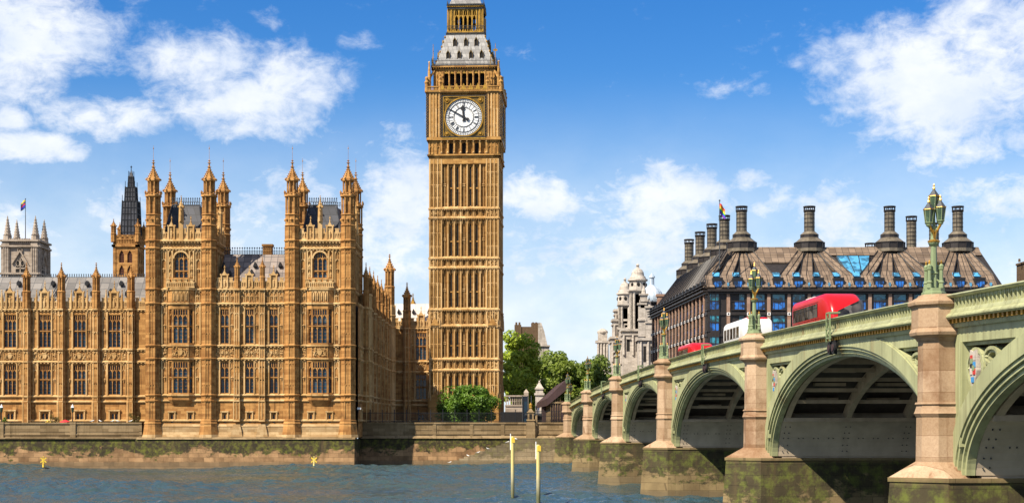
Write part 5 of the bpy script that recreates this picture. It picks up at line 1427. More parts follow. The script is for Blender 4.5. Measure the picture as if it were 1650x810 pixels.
# navigation lights hung at the crown of the arches
def make_nav(loc):
    t = thing('navigation_light', 'x', 'signal light', loc, 'navigation lights over the bridge arches')
    fr = MB().frame(loc, BA); 
    for q in (-.35, .35): fr.box(q-.04, q+.04, -.1, 1.5, .42, .5)
    fr.box(-.4, .4, 1.42, 1.5, -.1, .5); fr.box(-.42, .42, .55, .63, .4, .5); fr.box(-.42, .42, .05, .13, .4, .5)
    for j in range(3): fr.bar((-.35, .1+j*.45, .46), (.35, .55+j*.45, .46), .03, 4)
    part('bracket', fr, M['green_lamp'], t)
    for q in (-.42, .42):
        m_ = MB().frame(loc, BA); m_.disc(q, -.45, .34, .2, .32, 18); m_.box(q-.09, q+.09, -.8, .1, .1, .22); l = part('lamp', m_, M['black'], t)
        m_ = MB().frame(loc, BA); m_.disc(q, -.45, .2, .31, .36, 14); part('lens', m_, M['maroon'], l)
    return t
nav = None
for k, (s, lab) in enumerate(((81.5, 'pair of dark round signal lamps hung over the widest near arch'), (119.9, 'pair of signal lamps hung over the arch left of the coach lamp pier'), (157.9, 'small signal lamps hung over the third arch from the right'), (193., 'tiny signal lamps hung over the arch beside the fifth pier'))):
    x, y = bw(s, .1); z = ZP(s)-1.2
    if nav is None: nav = make_nav((x, y, z)); nav['label'] = lab
    else: dup(nav, (x, y, z), 0, lab)
# ------------------------------------------------------------------ dark bronze-roofed office block with chimneys
PD = 273.0
px_ = lambda px, d=PD: (px-825)*d/F
pz = lambda py, d=PD: H+(680-py)*d/F
ob = thing('office_block', 'dark bronze roofed office block with tall round chimneys and blue windows', 'building', (60, 285, 6.2))
XL, XR = px_(1139), px_(1622)
EZ = 31.1; SIDE_A = -math.atan2(1, .058)           # the left side runs away nearly straight
GB, GR, PK, LV2, TL, BL, RT, RS, SG, WH, RD = (MB() for _ in range(11))
def block_face(o, ang, L, ncol, first, pitch, rows=4, corner=1.2):
    for mb in (GB, PK, TL, BL, LV2, WH): mb.frame(o, ang)
    GB.box(0, L, 5, EZ-.3, -6, -.75)
    for zz in [EZ-.2-3.9*j for j in range(6)]:
        GB.box(0, L, zz-.35, zz+.2, -.8, .05)
    GB.box(0, L, EZ-.15, EZ+.1, -.8, .75); GB.box(0, L, EZ-.6, EZ-.35, -.8, .3)
    for i in range(ncol):
        u = first+i*pitch
        PK.box(u-.30, u+.30, 5, EZ-.6, -.7, .12)
        for j in range(5):
            z = EZ-4.25-3.9*j; WH.box(u-.3, u+.3, z-.28, z+.28, .1, .2); GB.disc(u, z, .17, .19, .22, 10)
        for q in (-1, 1): GB.box(u+q*.48-.1, u+q*.48+.1, 5, EZ-.6, -.7, -.1)
        c = u+pitch/2; hw = pitch/2-.72
        for j in range(3):
            z1 = EZ-.65-3.9*j; mb = MB().frame(o, ang); pn = MB().frame(o, ang)
            pn.box(c-hw, c+hw, z1-1.15, z1, -.5, -.38); pn.m = 1; pn.box(c-hw, c+hw, z1-2.75, z1-1.3, -.4, -.3)
            for q in (-.33, 0, .33): mb.box(c+q*hw*2-.04, c+q*hw*2+.04, z1-2.75, z1-1.25, -.45, -.26)
            mb.box(c-hw-.1, c+hw+.1, z1-1.32, z1-1.15, -.5, -.15); mb.box(c-hw-.15, c+hw+.15, z1-2.95, z1-2.75, -.5, .0)
            for q in (-1, 1): mb.box(c+q*(hw+.06)-.06, c+q*(hw+.06)+.06, z1-2.9, z1, -.5, -.2)
            for k in range(4): mb.box(c-hw, c+hw, z1-3.85+.22*k, z1-3.75+.22*k, -.6, -.3)
            w_ = part('window', mb, M['bronze_dark'], ob); part('pane', pn, [M['glass_teal'], M['glass_blue']], w_)
fp = (1206.2-1173.6)*PD/F
block_face((XL, PD, 0), 0, XR-XL, 13, px_(1173.6)-XL, fp)
# canted glass corner
GB.frame((XL, PD, 0), 0)
for j in range(6):
    z1 = EZ-.65-3.9*j; GB.box(.2, 2.3, z1-1.3, z1-1.15, -.4, .2); GB.box(.2, 2.3, z1-3.9, z1-2.75, -.4, .2)
    for u in (.2, .85, 1.55, 2.2): GB.box(u-.05, u+.05, z1-3, z1, -.3, .17)
    if j < 4:
        pn = MB().frame((XL, PD, 0), 0); pn.box(.25, 2.2, z1-1.15, z1, -.4, .1); pn.m = 1; pn.box(.25, 2.2, z1-2.75, z1-1.3, -.4, .08); part('corner_window', pn, [M['glass_teal'], M['glass_blue']], ob)
# left side
SL = 68.0
ca, sa = math.cos(SIDE_A), math.sin(SIDE_A)
so2 = (XL-ca*SL, PD-sa*SL, 0)
block_face(so2, SIDE_A, SL, 17, SL-3.0-16*3.9, 3.9)
# gables of glass shade rails along the side eave
GB.frame(so2, SIDE_A)
for zz in (EZ+.5, EZ+1.0): GB.box(0, SL, zz, zz+.12, .2, .9)
# roof: dark shell, raised fans of ribs from each chimney, dormer windows in the slots
RZ = 40.0; RY = 10.0                      # ridge height and its setback behind the eave
shell = MB().frame((0, PD, 0), 0)
rx0, rx1 = px_(1178, PD+RY), px_(1576, PD+RY)
ea, eb = XL+.2, XR-.2
bk = (XL-.058*(-0)+0.0)
def sidept(L, z, inset): # point over the side wall, L metres back from the front corner
    return (XL-(.058*L)+inset, z, -L)
shell.hull([(ea, EZ+.2, 0), (eb, EZ+.2, 0), (rx0, RZ, -RY), (rx1, RZ, -RY), (rx1-3, RZ, -SL+9), (rx0-3.4, RZ, -SL+9), (ea-4.4, EZ+.2, -SL), (eb, EZ+.2, -SL)])
part('roof_shell', shell, M['bronze_dark'], ob)
def RP(x, t, up=0.):      # point on the front slope: t 0 eave .. 1 ridge
    return (x, EZ+.2+(RZ-EZ-.2)*t+up*.74, -RY*t+up*.67)
def slab(mb, a, b, c, d, th=.3, P=RP):
    """raised panel on the slope, corners given as (x, t)"""
    lo_ = [P(*q, .02) for q in (a, b, c, d)]; hi_ = [P(*q, th) for q in (a, b, c, d)]
    mb.add(lo_+hi_, [(3, 2, 1, 0), (4, 5, 6, 7), (0, 1, 5, 4), (1, 2, 6, 5), (2, 3, 7, 6), (3, 0, 4, 7)])
RT.frame((0, PD, 0), 0); RD.frame((0, PD, 0), 0); SG.frame((0, PD, 0), 0); BL.frame((0, PD, 0), 0); TL.frame((0, PD, 0), 0)
CHX = [px_(1195.5, PD+RY), px_(1305, PD+RY), px_(1434.5, PD+RY), px_(1544.5, PD+RY)]
first_w = px_(1189.8); 
wins = [first_w+fp*i for i in range(-1, 13) if ea+1 < first_w+fp*i < eb-1]
edges = [ea]+[w for w in wins]+[eb]
slab(RT, (rx0, .80), (rx1, .80), (rx1, 1.0), (rx0, 1.0), .32)
# strips: every pillar line between windows runs up to the nearest chimney foot
mids_ = [w-fp/2 for w in wins]+[wins[-1]+fp/2]
TB = .30
for x in mids_:
    cx = min(CHX, key=lambda c: abs(c-x)); dx = x-cx
    top = cx+dx*.28
    hwb, hwt = fp/2-.62, .30+.15*abs(dx)/8
    l_, r_ = max(ea-.3, x-hwb), min(eb+.3, x+hwb)
    slab(RT, (l_, .02), (r_, .02), (r_, TB), (l_, TB), .42)
    slab(RT, (l_, TB), (r_, TB), (top+hwt*2.2, .88), (top-hwt*2.2, .88), .36)
    for e in (-1, 1): 
        p, q = RP(l_ if e < 0 else r_, TB, .5), RP(top+e*hwt*2.2, .9, .5); RD.bar(p, q, .09, 4)
        RD.bar(RP(l_ if e < 0 else r_, .02, .5), p, .07, 4)
    RD.bar(RP(x, .02, .5), RP(x, TB, .5), .05, 4); RD.bar(RP(x, TB, .46), RP(top, .88, .46), .05, 4)
for j in range(len(CHX)-1):   # flat panel hanging between fans
    c = (CHX[j]+CHX[j+1])/2
    slab(RT, (c-5.2, .62), (c+5.2, .62), (c+6, .82), (c-6, .82), .26) if j != 1 else None
for i, w in enumerate(wins):
    RD.box(w-.95, w+.95, EZ+.2, EZ+2.45, -2.6, -.35); 
    dmw = MB().frame((0, PD, 0), 0); dmw.box(w-.72, w+.72, EZ+.75, EZ+1.75, -.6, -.30); dmw.m = 1; slab(dmw, (w-.78, .27), (w+.78, .27), (w+.62, .36), (w-.62, .36), .46); part('dormer_window', dmw, [M['glass_blue'], M['glass_sky']], ob)
    for q in (-.24, .24): RD.box(w+q-.035, w+q+.035, EZ+.7, EZ+1.8, -.5, -.27)
    ll = MB().frame((0, PD, 0), 0); ll.box(w+fp/2-.16, w+fp/2+.16, EZ+.5, EZ+1.5, -.6, -.02); part('slit_light', ll, M['glass_sky'], ob)
# large skylight
c = (CHX[1]+CHX[2])/2
slab(SG, (c-1.9, .37), (c+1.9, .37), (c+3.1, .78), (c-3.1, .78), .3); part('skylight', SG, M['glass_sky'], ob)
for f in (-1, -.33, .33, 1): RD.bar(RP(c+1.9*f, .37, .36), RP(c+3.1*f, .78, .36), .08, 4)
# side slope: ribs running up to the side chimneys
SCH = [(42.5, 294.5), (41.7, 307), (40.9, 320), (40.1, 333)]
def SP(L, t, up=0.):
    return (XL-.058*L+ (rx0-XL)*t - .75*up, EZ+.2+(RZ-EZ-.2)*t+up*.6, -(L if t < .5 else L))
RS.frame((0, PD, 0), 0)
for k in range(17):
    L = 2.6+k*3.9; Lt = L*.84+5
    a_, b_ = L-1.25, L+1.25
    RS.add([SP(a_, .0, .02), SP(b_, .0, .02), SP(Lt+.8, .9, .02), SP(Lt-.8, .9, .02), SP(a_, .0, .45), SP(b_, .0, .45), SP(Lt+.8, .9, .4), SP(Lt-.8, .9, .4)],
           [(3, 2, 1, 0), (4, 5, 6, 7), (0, 1, 5, 4), (1, 2, 6, 5), (2, 3, 7, 6), (3, 0, 4, 7)])
    for e in (a_, b_): RD.bar(SP(e, 0, .5), SP(Lt+(.8 if e == b_ else -.8), .9, .45), .09, 4)
    BLp = SP(L+1.95, .06, .3); 
    RD.box(BLp[0]-.5, BLp[0]+.9, EZ+.2, EZ+2.0, BLp[2]-.6, BLp[2]+.6)
parts_multi('wall', [(GB, M['bronze_dark']), (PK, M['pink_stone']), (WH, M['white'])], ob);
parts_multi('roof', [(RT, M['bronze']), (RD, M['black'])], ob); part('side_roof', RS, M['bronze_side'], ob)
def chimney_mesh(base=True):
    mb = MB(); dk = MB()
    if base:
        mb.lathe([(-.6, 2.9), (0.0, 2.9)], n=12); dk.lathe([(-.2, 2.8), (1.15, 2.8)], n=12); dk.lathe([(1.1, 2.95), (1.25, 2.95)], n=12)
        for k in range(12): a = PI/12+PI/6*k; dk.lathe([(0, .09), (1.2, .09)], 2.84*math.cos(a), 2.84*math.sin(a), 4)
        mb.lathe([(1.22, 2.85), (2.1, 1.75)], n=12); dk.lathe([(2.05, 1.72), (2.75, 1.72)], n=12); mb.lathe([(2.7, 1.8), (3.35, 1.05)], n=12)
    z0 = 3.3 if base else -4
    mb.lathe([(z0, .95), (7.35, .95)], n=14)
    for z in [z0+.1+.8*j for j in range(int((7.3-z0)/.8)+1)]: dk.lathe([(z-.05, 1.02), (z+.05, 1.02)], n=14)
    dk.lathe([(7.0, 1.0), (7.2, 1.12), (7.3, 1.12)], n=14)
    for k in range(8): a = 2*PI*k/8; dk.lathe([(7.25, .09), (8.0, .09)], 1.04*math.cos(a), 1.04*math.sin(a), 4)
    dk.ring; dk.lathe([(7.95, 1.16), (8.15, 1.16)], n=14)
    for k in range(6): a = 2*PI*k/6; dk.lathe([(z0, .05), (7.3, .05)], .97*math.cos(a), .97*math.sin(a), 4)
    return mb.mesh('chimney', M['chimney_metal']), dk.mesh('bands', M['bronze_dark'])
CM, CM2 = chimney_mesh(True), chimney_mesh(False)
def chim(x, y, z, me):
    o = link('chimney', me[0], ob, (x, y, z)); c = bpy.data.objects.new('chimney_band', me[1]); COL.objects.link(c); c.parent = o
for x in CHX: chim(x, PD+RY+.5, RZ-.1, CM)
for x, y in SCH: chim(x-.5, y, RZ-.3, CM)
chim(px_(1468.5, 300), 300, RZ+.3, CM2); chim(px_(1505, 305), 305, RZ-.4, CM); chim(px_(1402, 320), 320, RZ-2.7, CM2); chim(px_(1380, 330), 330, RZ-4, CM2)

# ------------------------------------------------------------------ pale domed baroque building behind
db = thing('domed_building', 'pale baroque stone building with two domed turrets and a blue grey dome', 'building', (px_(1020, 400), 400, 6))
DS = MB(); DD = 400.0
dx = lambda px: px_(px, DD); dz = lambda py: pz(py, DD)
VD = MB()
def baroque(cx, y, zb, z1, z2, z3, zt, hw):
    """square turret: plinth block, columned stage, round-holed stage, ogee dome"""
    for mb in (DS, VD): mb.frame((cx, y, 0), 0)
    DS.box(-hw*1.15, hw*1.15, zb, z1, -hw*1.15, hw*1.15)
    for z in (zb+(z1-zb)*.45, z1-.3): DS.box(-hw*1.3, hw*1.3, z, z+.45, -hw*1.3, hw*1.3)
    DS.box(-hw*.72, hw*.72, z1, z2, -hw*.72, hw*.72); 
    for q in (-1, 1):
        for r in (-1, 1):
            for e in (.95, .6): DS.lathe([(z1, .42), (z2-.6, .36)], q*hw*e, r*hw*.95, 8); DS.lathe([(z1, .42), (z2-.6, .36)], q*hw*.95, r*hw*e, 8)
        VD.box(q*.0-.7, q*.0+.7, z1+.5, z2-1.2, hw*.73, hw*.75)
    for (z, k, h) in ((z1-.1, 1.25, .4), (z2-.7, 1.12, .3), (z2-.4, 1.32, .35)): DS.box(-hw*k, hw*k, z, z+h, -hw*k, hw*k)
    r = hw*1.33; DS.lathe([(z2, r), (z3-.6, r*.92), (z3-.4, r*1.12), (z3, r*1.1)], 0, 0, 12)
    for k in range(8):
        a = 2*PI*k/8-PI/2+.0; VD.sphere(r*.86*math.cos(a), (z2+z3)/2-.1, r*.86*math.sin(a), .48, .62, 8, 6)
    hd = zt-z3
    DS.lathe([(z3, r*.95), (z3+hd*.18, r*.82), (z3+hd*.2, r*.72), (z3+hd*.42, r*.66), (z3+hd*.58, r*.5), (z3+hd*.68, r*.25), (z3+hd*.72, r*.16), (z3+hd*.76, r*.2), (z3+hd*.8, r*.1), (z3+hd*.86, r*.2), (z3+hd*.93, r*.15), (zt, .05)], 0, 0, 16)
baroque(dx(1027.5), 400, 6, dz(533), dz(467), dz(450), dz(424), 1.85)
baroque(px_(1007, 418), 418, 6, pz(530, 418), pz(490, 418), pz(472, 418), pz(447, 418), 1.65)
for mb in (DS, VD): mb.frame((dx(980), 425, 0), 0)
DS.box(-1.8, 1.8, 6, 22, -1.6, 1.6)
for i in range(4): DS.lathe([(22, .4), (29.5, .36)], -1.3+.87*i, 1.3, 8)
DS.box(-1.2, 1.2, 22, 29.8, -1.3, 1.0); DS.box(-1.9, 1.9, 21.6, 22.1, -1.8, 1.8); DS.box(-2, 2, 29.6, 30.3, -1.8, 1.8); DS.box(-1.3, 1.3, 30.3, 32.6, -1.2, 1.2); DS.lathe([(32.4, 1.55), (32.9, 1.6), (33.4, 1.0), (33.8, .2)], 0, 0, 10)
# stepped masses that join the turrets below
for (y, p0, p1, yt, dp) in ((399, 1003, 1047, 533, 6), (402, 999, 1060, 548, 8), (404, 993, 1062, 566, 10), (418, 988, 1018, 517, 5), (421, 991, 1014, 501, 4), (412, 985, 1014, 545, 8)):
    for mb in (DS, VD): mb.frame((0, y, 0), 0)
    a_, b_ = px_(p0, y), px_(p1, y); zt_ = pz(yt, y)
    DS.box(a_, b_, 6, zt_, -dp, 1.2); DS.box(a_-.4, b_+.4, zt_-.1, zt_+.5, -dp, 1.7); DS.box(a_-.3, b_+.3, zt_-1.2, zt_-.8, -dp, 1.5)
    n_ = max(2, int((b_-a_)/2.1)); s_ = (b_-a_)/n_
    for i in range(n_):
        DS.lathe([(zt_-6.5, .34), (zt_-1.2, .3)], a_+(i+.12)*s_, 1.35, 8); VD.box(a_+(i+.42)*s_, a_+(i+.76)*s_, zt_-5.5, zt_-2.4, 1.19, 1.23)
        DS.box(a_+(i+.36)*s_, a_+(i+.82)*s_, zt_-2.3, zt_-1.9, 1.1, 1.6)
# body running back along the street, cornices and windows
DS.frame((dx(1036), 396, 0), -math.atan2(1, .058)); VD.frame((dx(1036), 396, 0), -math.atan2(1, .058))
DS.box(-60, -2, 6, dz(532), -20, 0)
for z in (13, 20.5, dz(540), dz(533)): DS.box(-60, -2, z, z+.6, -.1, .9)
for i in range(14):
    u = -56+4*i
    for z in (8, 14.5, 22): VD.box(u-.7, u+.7, z, z+3.4, .0, .06); DS.box(u-1.0, u+1.0, z+3.5, z+3.9, 0, .5); DS.box(u-1, u-.75, z, z+3.5, 0, .3); DS.box(u+.75, u+1, z, z+3.5, 0, .3)
    DS.lathe([(20.6, .4), (dz(542), .35)], u+2, .4, 8)
DS.frame((dx(1050), 392, 0), 0); VD.frame((dx(1050), 392, 0), 0)
DS.box(-4.2, 5.5, 6, dz(548), -10, 1); DS.box(-4.6, 6, dz(551), dz(547), -10, 1.6); DS.box(-2.6, 5.2, dz(548), dz(502), -10, .3)
for i in range(5):
    u = -3.6+i*1.9; DS.lathe([(dz(590), .35), (dz(553), .3)], u, 1.1, 8); VD.box(u+.6, u+1.3, dz(585), dz(560), 1.0, 1.04)
for (px, y0, y1) in ((1030, 545, 495), (1033, 500, 480), (1041, 548, 500)):
    u = dx(px)-dx(1050); DS.box(u-.9, u+.9, dz(y0), dz(y1), -.5, 1.0); DS.box(u-1.2, u+1.2, dz(y1), dz(y1)+.5, -.6, 1.3); DS.lathe([(dz(y1)+.5, .7), (dz(y1)+1.5, .5), (dz(y1)+2.6, .1)], u, .3, 8)
    DS.box(u-1.1, u+1.1, (dz(y0)+dz(y1))/2, (dz(y0)+dz(y1))/2+.5, -.5, 1.3)
parts_multi('wall', [(DS, M['pale_stone']), (VD, M['void'])], db)
sr = MB().frame((dx(1056), 396, 0), 0); sr.hull([(-5, dz(547), 2), (6, dz(547), 2), (-3, dz(492), -3), (6, dz(492), -3), (-3, dz(492), -8), (6, dz(492), -8), (-5, dz(547), -9), (6, dz(547), -9)]); sr.lathe([(dz(500), 2.9), (dz(486), 2.9)], dx(1050.5)-dx(1056), -5, 14); part('slate_roof', sr, M['dark_lead'], db)
bd = MB().frame((px_(1050.5, 397), 397, 0), 0); r = 3.0; z0 = dz(488); bd.lathe([(z0, r), (z0+.6, r*1.02), (z0+1.6, r*.97), (z0+2.7, r*.82), (z0+3.6, r*.58), (z0+4.2, r*.36), (z0+4.4, r*.3)], 0, 0, 18)
bd.lathe([(z0+4.4, .75), (z0+4.6, .62), (z0+6.4, .6), (z0+6.5, .85), (z0+6.8, .8), (z0+7.4, .35), (z0+7.8, .05)], 0, 0, 10)
for k in range(10): 
    a = 2*PI*k/10
    for (za, ra), (zb_, rb) in zip(((z0+.6, r*1.02), (z0+1.6, r*.97), (z0+2.7, r*.82), (z0+3.6, r*.58)), ((z0+1.6, r*.97), (z0+2.7, r*.82), (z0+3.6, r*.58), (z0+4.2, r*.36))): bd.bar((ra*math.cos(a), za, ra*math.sin(a)), (rb*math.cos(a), zb_, rb*math.sin(a)), .1, 4)
part('blue_dome', bd, M['blue_dome'], db)
cs = MB().frame((dx(1064), 392, 0), 0); cs.box(-1.6, 1.4, 20, dz(482), -1, 1); cs.box(-1.9, 1.7, dz(482), dz(478), -1.2, 1.2); part('chimney_stack', cs, M['pink_stone'], db)

# ------------------------------------------------------------------ abbey-like church tower far left, with flag
CD = 420.0; cx_ = lambda px: px_(px, CD); cz = lambda py: pz(py, CD)
ct = thing('church_tower', 'grey white church tower with four corner pinnacles behind the palace roof', 'church tower', (cx_(33), CD+5, 6))
A_, AV, AP = MB(), MB(), None
u0, u1 = cx_(4.5), cx_(61); Wd = u1-u0; mxx = (u0+u1)/2
for k in range(4):
    a = k*PI/2; r = Wd/2
    for mb in (A_, AV): mb.frame((mxx+math.sin(a)*r, CD+r-math.cos(a)*r, 0), a)
    A_.box(-r+.01, r-.01, 6, cz(398), -.6, 0)
    for q in (-1, 1):
        A_.box(min(q*r, q*(r-1.9)), max(q*r, q*(r-1.9)), 6, cz(392), -1.2, .45); 
        for u in (r-.35, r-.95, r-1.55): A_.box(q*u-.1, q*u+.1, 30, cz(397), .4, .6)
    for z in (cz(398), cz(389), cz(442)): A_.box(-r-.4, r+.4, z, z+.5, -.5, .75)
    A_.box(-r, r, cz(393), cz(386), -.5, .2)
    for i in range(12): A_.box(-r+1.9+i*.5, -r+2.15+i*.5, cz(388), cz(384), -.3, .2); AV.box(-r+1.7+i*.55, -r+1.95+i*.55, cz(391.5), cz(389.5), .19, .23)
    A_.prism([(-2.1, cz(425)), (-2.35, cz(425)), (0, cz(402)), (2.35, cz(425)), (2.1, cz(425)), (0, cz(406))], -.1, .5); A_.ring(0, cz(403), .75, .75, .2, 0, .4, 12)
    AV.prism([(-1.3, cz(443)), (1.3, cz(443)), (1.3, cz(424)), (0, cz(414)), (-1.3, cz(424))], -.02, .03); A_.box(-.12, .12, cz(443), cz(416), 0, .2); A_.box(-1.3, 1.3, cz(433), cz(431), 0, .2)
    for q in (-.65, .65): A_.ring(q, cz(424), .6, .9, .15, .0, .18, 12)
parts_multi('wall', [(A_, M['abbey']), (AV, M['void'])], ct)
pm = MB(); pm.lathe([(0, 1.25), (1.6, 1.1), (1.7, 1.3)], n=8); pm.lathe([(1.7, .95), (7.2, .08)], n=8)
for j in range(6):
    for k in range(4): a = PI/2*k; rr = .95-.85*j/6.5; pm.lump(rr*math.cos(a), 2.0+.8*j, rr*math.sin(a), .16, .2)
pme = pm.mesh('pinnacle', M['abbey'])
for q in (u0+1, u1-1):
    for y in (CD+1, CD+Wd-1): link('pinnacle', pme, ct, (q, y, cz(388)))
def flag(name, label, px, d, zb, zt, fw, fh, cols, zo, droop):
    x = px_(px, d); t = thing(name, label, 'flag', (x, d, zb))
    m_ = MB().frame((x, d, 0), 0); m_.lathe([(zb, .13), (zt, .07)], n=6); m_.lump(0, zt, 0, .2); part('pole', m_, M['iron'], t)
    m_ = MB().frame((x, d, 0), 0); nx, n = 8, len(cols)
    def PQ(i, j): f = i/nx; g = j/n; return (fw*f*droop[0]*(1 if True else 0), zo-fh*g-abs(fw)*f*droop[1]+.15*math.sin(5*f), .25*math.sin(6*f+g*2))
    for j in range(n):
        m_.m = j
        for i in range(nx): m_.quad(PQ(i, j), PQ(i+1, j), PQ(i+1, j+1), PQ(i, j+1))
    part('cloth', m_, [M[c] for c in cols], t)
flag('flag', 'dark blue and yellow flag drooping on the pole over the church tower', 41, CD+5, cz(386), cz(316), -1.3, 2.4, ['flag_yellow', 'cloth_blue', 'paint_red', 'flag_blue', 'cloth_blue'], cz(318), (1, .55))
flag('flag', 'rainbow striped flag on a tall dark pole beside the round chimneys', 1159.5, 272, pz(433, 272), pz(323, 272), 1.1, 1.9, ['flag_red', 'flag_orange', 'flag_yellow', 'flag_green', 'flag_blue', 'flag_purple'], pz(328, 272), (.9, .8))

# ------------------------------------------------------------------ ventilation tower wrapped in dark scaffolding
VT = 330.0; vx = lambda px: px_(px, VT); vz = lambda py: pz(py, VT)
vt = thing('stone_tower', 'golden stone tower carrying a tall dark sheeted spire behind the palace', 'tower', (vx(203), VT+3, 6))
T_, TV, TD_, TK = MB(), MB(), MB(), MB()
u0, u1 = vx(183), vx(222); r = (u1-u0)/2; mx = (u0+u1)/2
for k in range(4):
    a = k*PI/2
    for mb in (T_, TV, TD_, TK): mb.frame((mx+math.sin(a)*r, VT+r-math.cos(a)*r, 0), a)
    hs = [(-1.45, -.35, vz(443), vz(427)), (.35, 1.45, vz(443), vz(427)), (-1.45, -.35, vz(423), vz(403)), (.35, 1.45, vz(423), vz(403))]
    wall_cells(T_, -r, r, 6, vz(380), hs, .5)
    for (p, q, z0, z1) in hs: 
        TV.quad((p, z0, -.45), (q, z0, -.45), (q, z1, -.45), (p, z1, -.45)); arch_head(T_, p, q, z1, -.4, -.02, .9)
        for j in range(6): TV.box(p, q, z0+(z1-z0)*j/6, z0+(z1-z0)*j/6+.16, -.5, -.25)
    for (z, w) in ((vz(396), .35), (vz(380), .2)): T_.box(-r-w, r+w, z-.2, z+.25, -.5, w)
    parapet(T_, -r, r, vz(394), vz(379), .15, 1.0); T_.box(-r, -r+.5, 6, vz(396), -.2, .14); T_.box(r-.5, r, 6, vz(396), -.2, .14)
for q in (-1, 1):
    for y in (VT, VT+2*r): link('pinnacle', pinnacle_mesh(0, 5.2, .55).mesh('pinnacle', M['gold_stone']), vt, (mx+q*r, y, vz(390)))
parts_multi('wall', [(T_, M['gold_stone']), (TV, M['louvre'])], vt)
tm = [(vz(383), 1.88), (vz(323), 1.58), (vz(322), 1.18), (vz(300), 1.05), (vz(299), .58), (vz(283), .48), (vz(272), .06)]
cyy = VT+r+.0; cxx = vx(206.5)
for mb in (TD_, TK): mb.frame((cxx, cyy, 0), 0)
TD_.lathe([(z, q*math.sqrt(2)) for z, q in tm], 0, 0, 4, PI/4); part('sheeted_spire', TD_, M['dark_lead'], vt)
for (za, ra), (zb_, rb), cnt, hor in ((tm[0], tm[1], 5, 6), (tm[2], tm[3], 4, 3), (tm[4], tm[5], 3, 2)):
    for k in range(4):
        TK.frame((cxx, cyy, 0), k*PI/2)
        for i in range(cnt+1):
            f = -1+2*i/cnt; TK.bar((ra*f, za, ra+.06), (rb*f, zb_+.25, rb+.06), .07, 4)
            if i in (0, cnt): TK.bar((rb*f, zb_, rb), (rb*f, zb_+1.4, rb), .06, 4)
        for j in range(hor+1): z = za+(zb_-za)*j/hor; q = ra+(rb-ra)*j/hor; TK.box(-q-.06, q+.06, z-.06, z+.06, q, q+.09)
TK.frame((cxx, cyy, 0), 0); TK.lathe([(vz(275), .12), (vz(263), .04)], 0, 0, 5); TK.lump(0, vz(266), 0, .25)
part('scaffold', TK, M['black'], vt)

# ------------------------------------------------------------------ other background buildings
hd = 380.0
ab_ = thing('townhouse', 'brown brick house with stacks and a pale gable end behind the trees', 'house', (px_(855, hd), hd, 6))
m_ = MB().frame((0, hd, 0), 0)
m_.box(px_(832, hd), px_(868, hd), 6, pz(530, hd), -10, 0); m_.box(px_(829, hd), px_(840, hd), 6, pz(523, hd), -3, .3); m_.box(px_(856, hd), px_(867, hd), 6, pz(520, hd), -3, .3); m_.box(px_(840, hd), px_(856, hd), 6, pz(526, hd), -3, .1)
for px in (832, 837, 859, 864): m_.lathe([(pz(524, hd), .3), (pz(518.5, hd), .26)], px_(px, hd), -1, 8)
part('wall', m_, M['brown_brick'], ab_)
m_ = MB().frame((0, hd-1, 0), 0); m_.prism([(px_(867, hd), 6), (px_(885, hd), 6), (px_(885, hd), pz(556, hd)), (px_(882, hd), pz(556, hd)), (px_(877, hd), pz(534, hd)), (px_(872, hd), pz(520, hd)), (px_(867, hd), pz(520, hd))], -8, 0)
m_.box(px_(867, hd), px_(886, hd), pz(558, hd), pz(556, hd), -8, .4); part('gable_end', m_, M['pale_stone'], ab_)
m_ = MB().frame((0, hd, 0), 0)
for z in (10, 14, 18, 22): 
    for px in (843, 850): m_.box(px_(px, hd)-.5, px_(px, hd)+.5, z, z+2, 0, .05)
part('window', m_, M['void'], ab_)
rb = thing('brick_building', 'plain brown brick block cut by the right edge of the picture', 'building', (px_(1655, 300), 300, 6))
m_ = MB().frame((0, 300, 0), 0); m_.box(px_(1638, 306), px_(1720, 300), 6, pz(423, 300), -6, 0); m_.box(px_(1638, 306)-.2, px_(1720, 300)+.2, pz(423, 300), pz(420, 300), -6, .2)
for i in range(4): m_.lathe([(pz(420, 300), .25), (pz(415, 300), .2)], px_(1648+i*12, 300), -2, 8)
part('wall', m_, M['brown_brick'], rb)

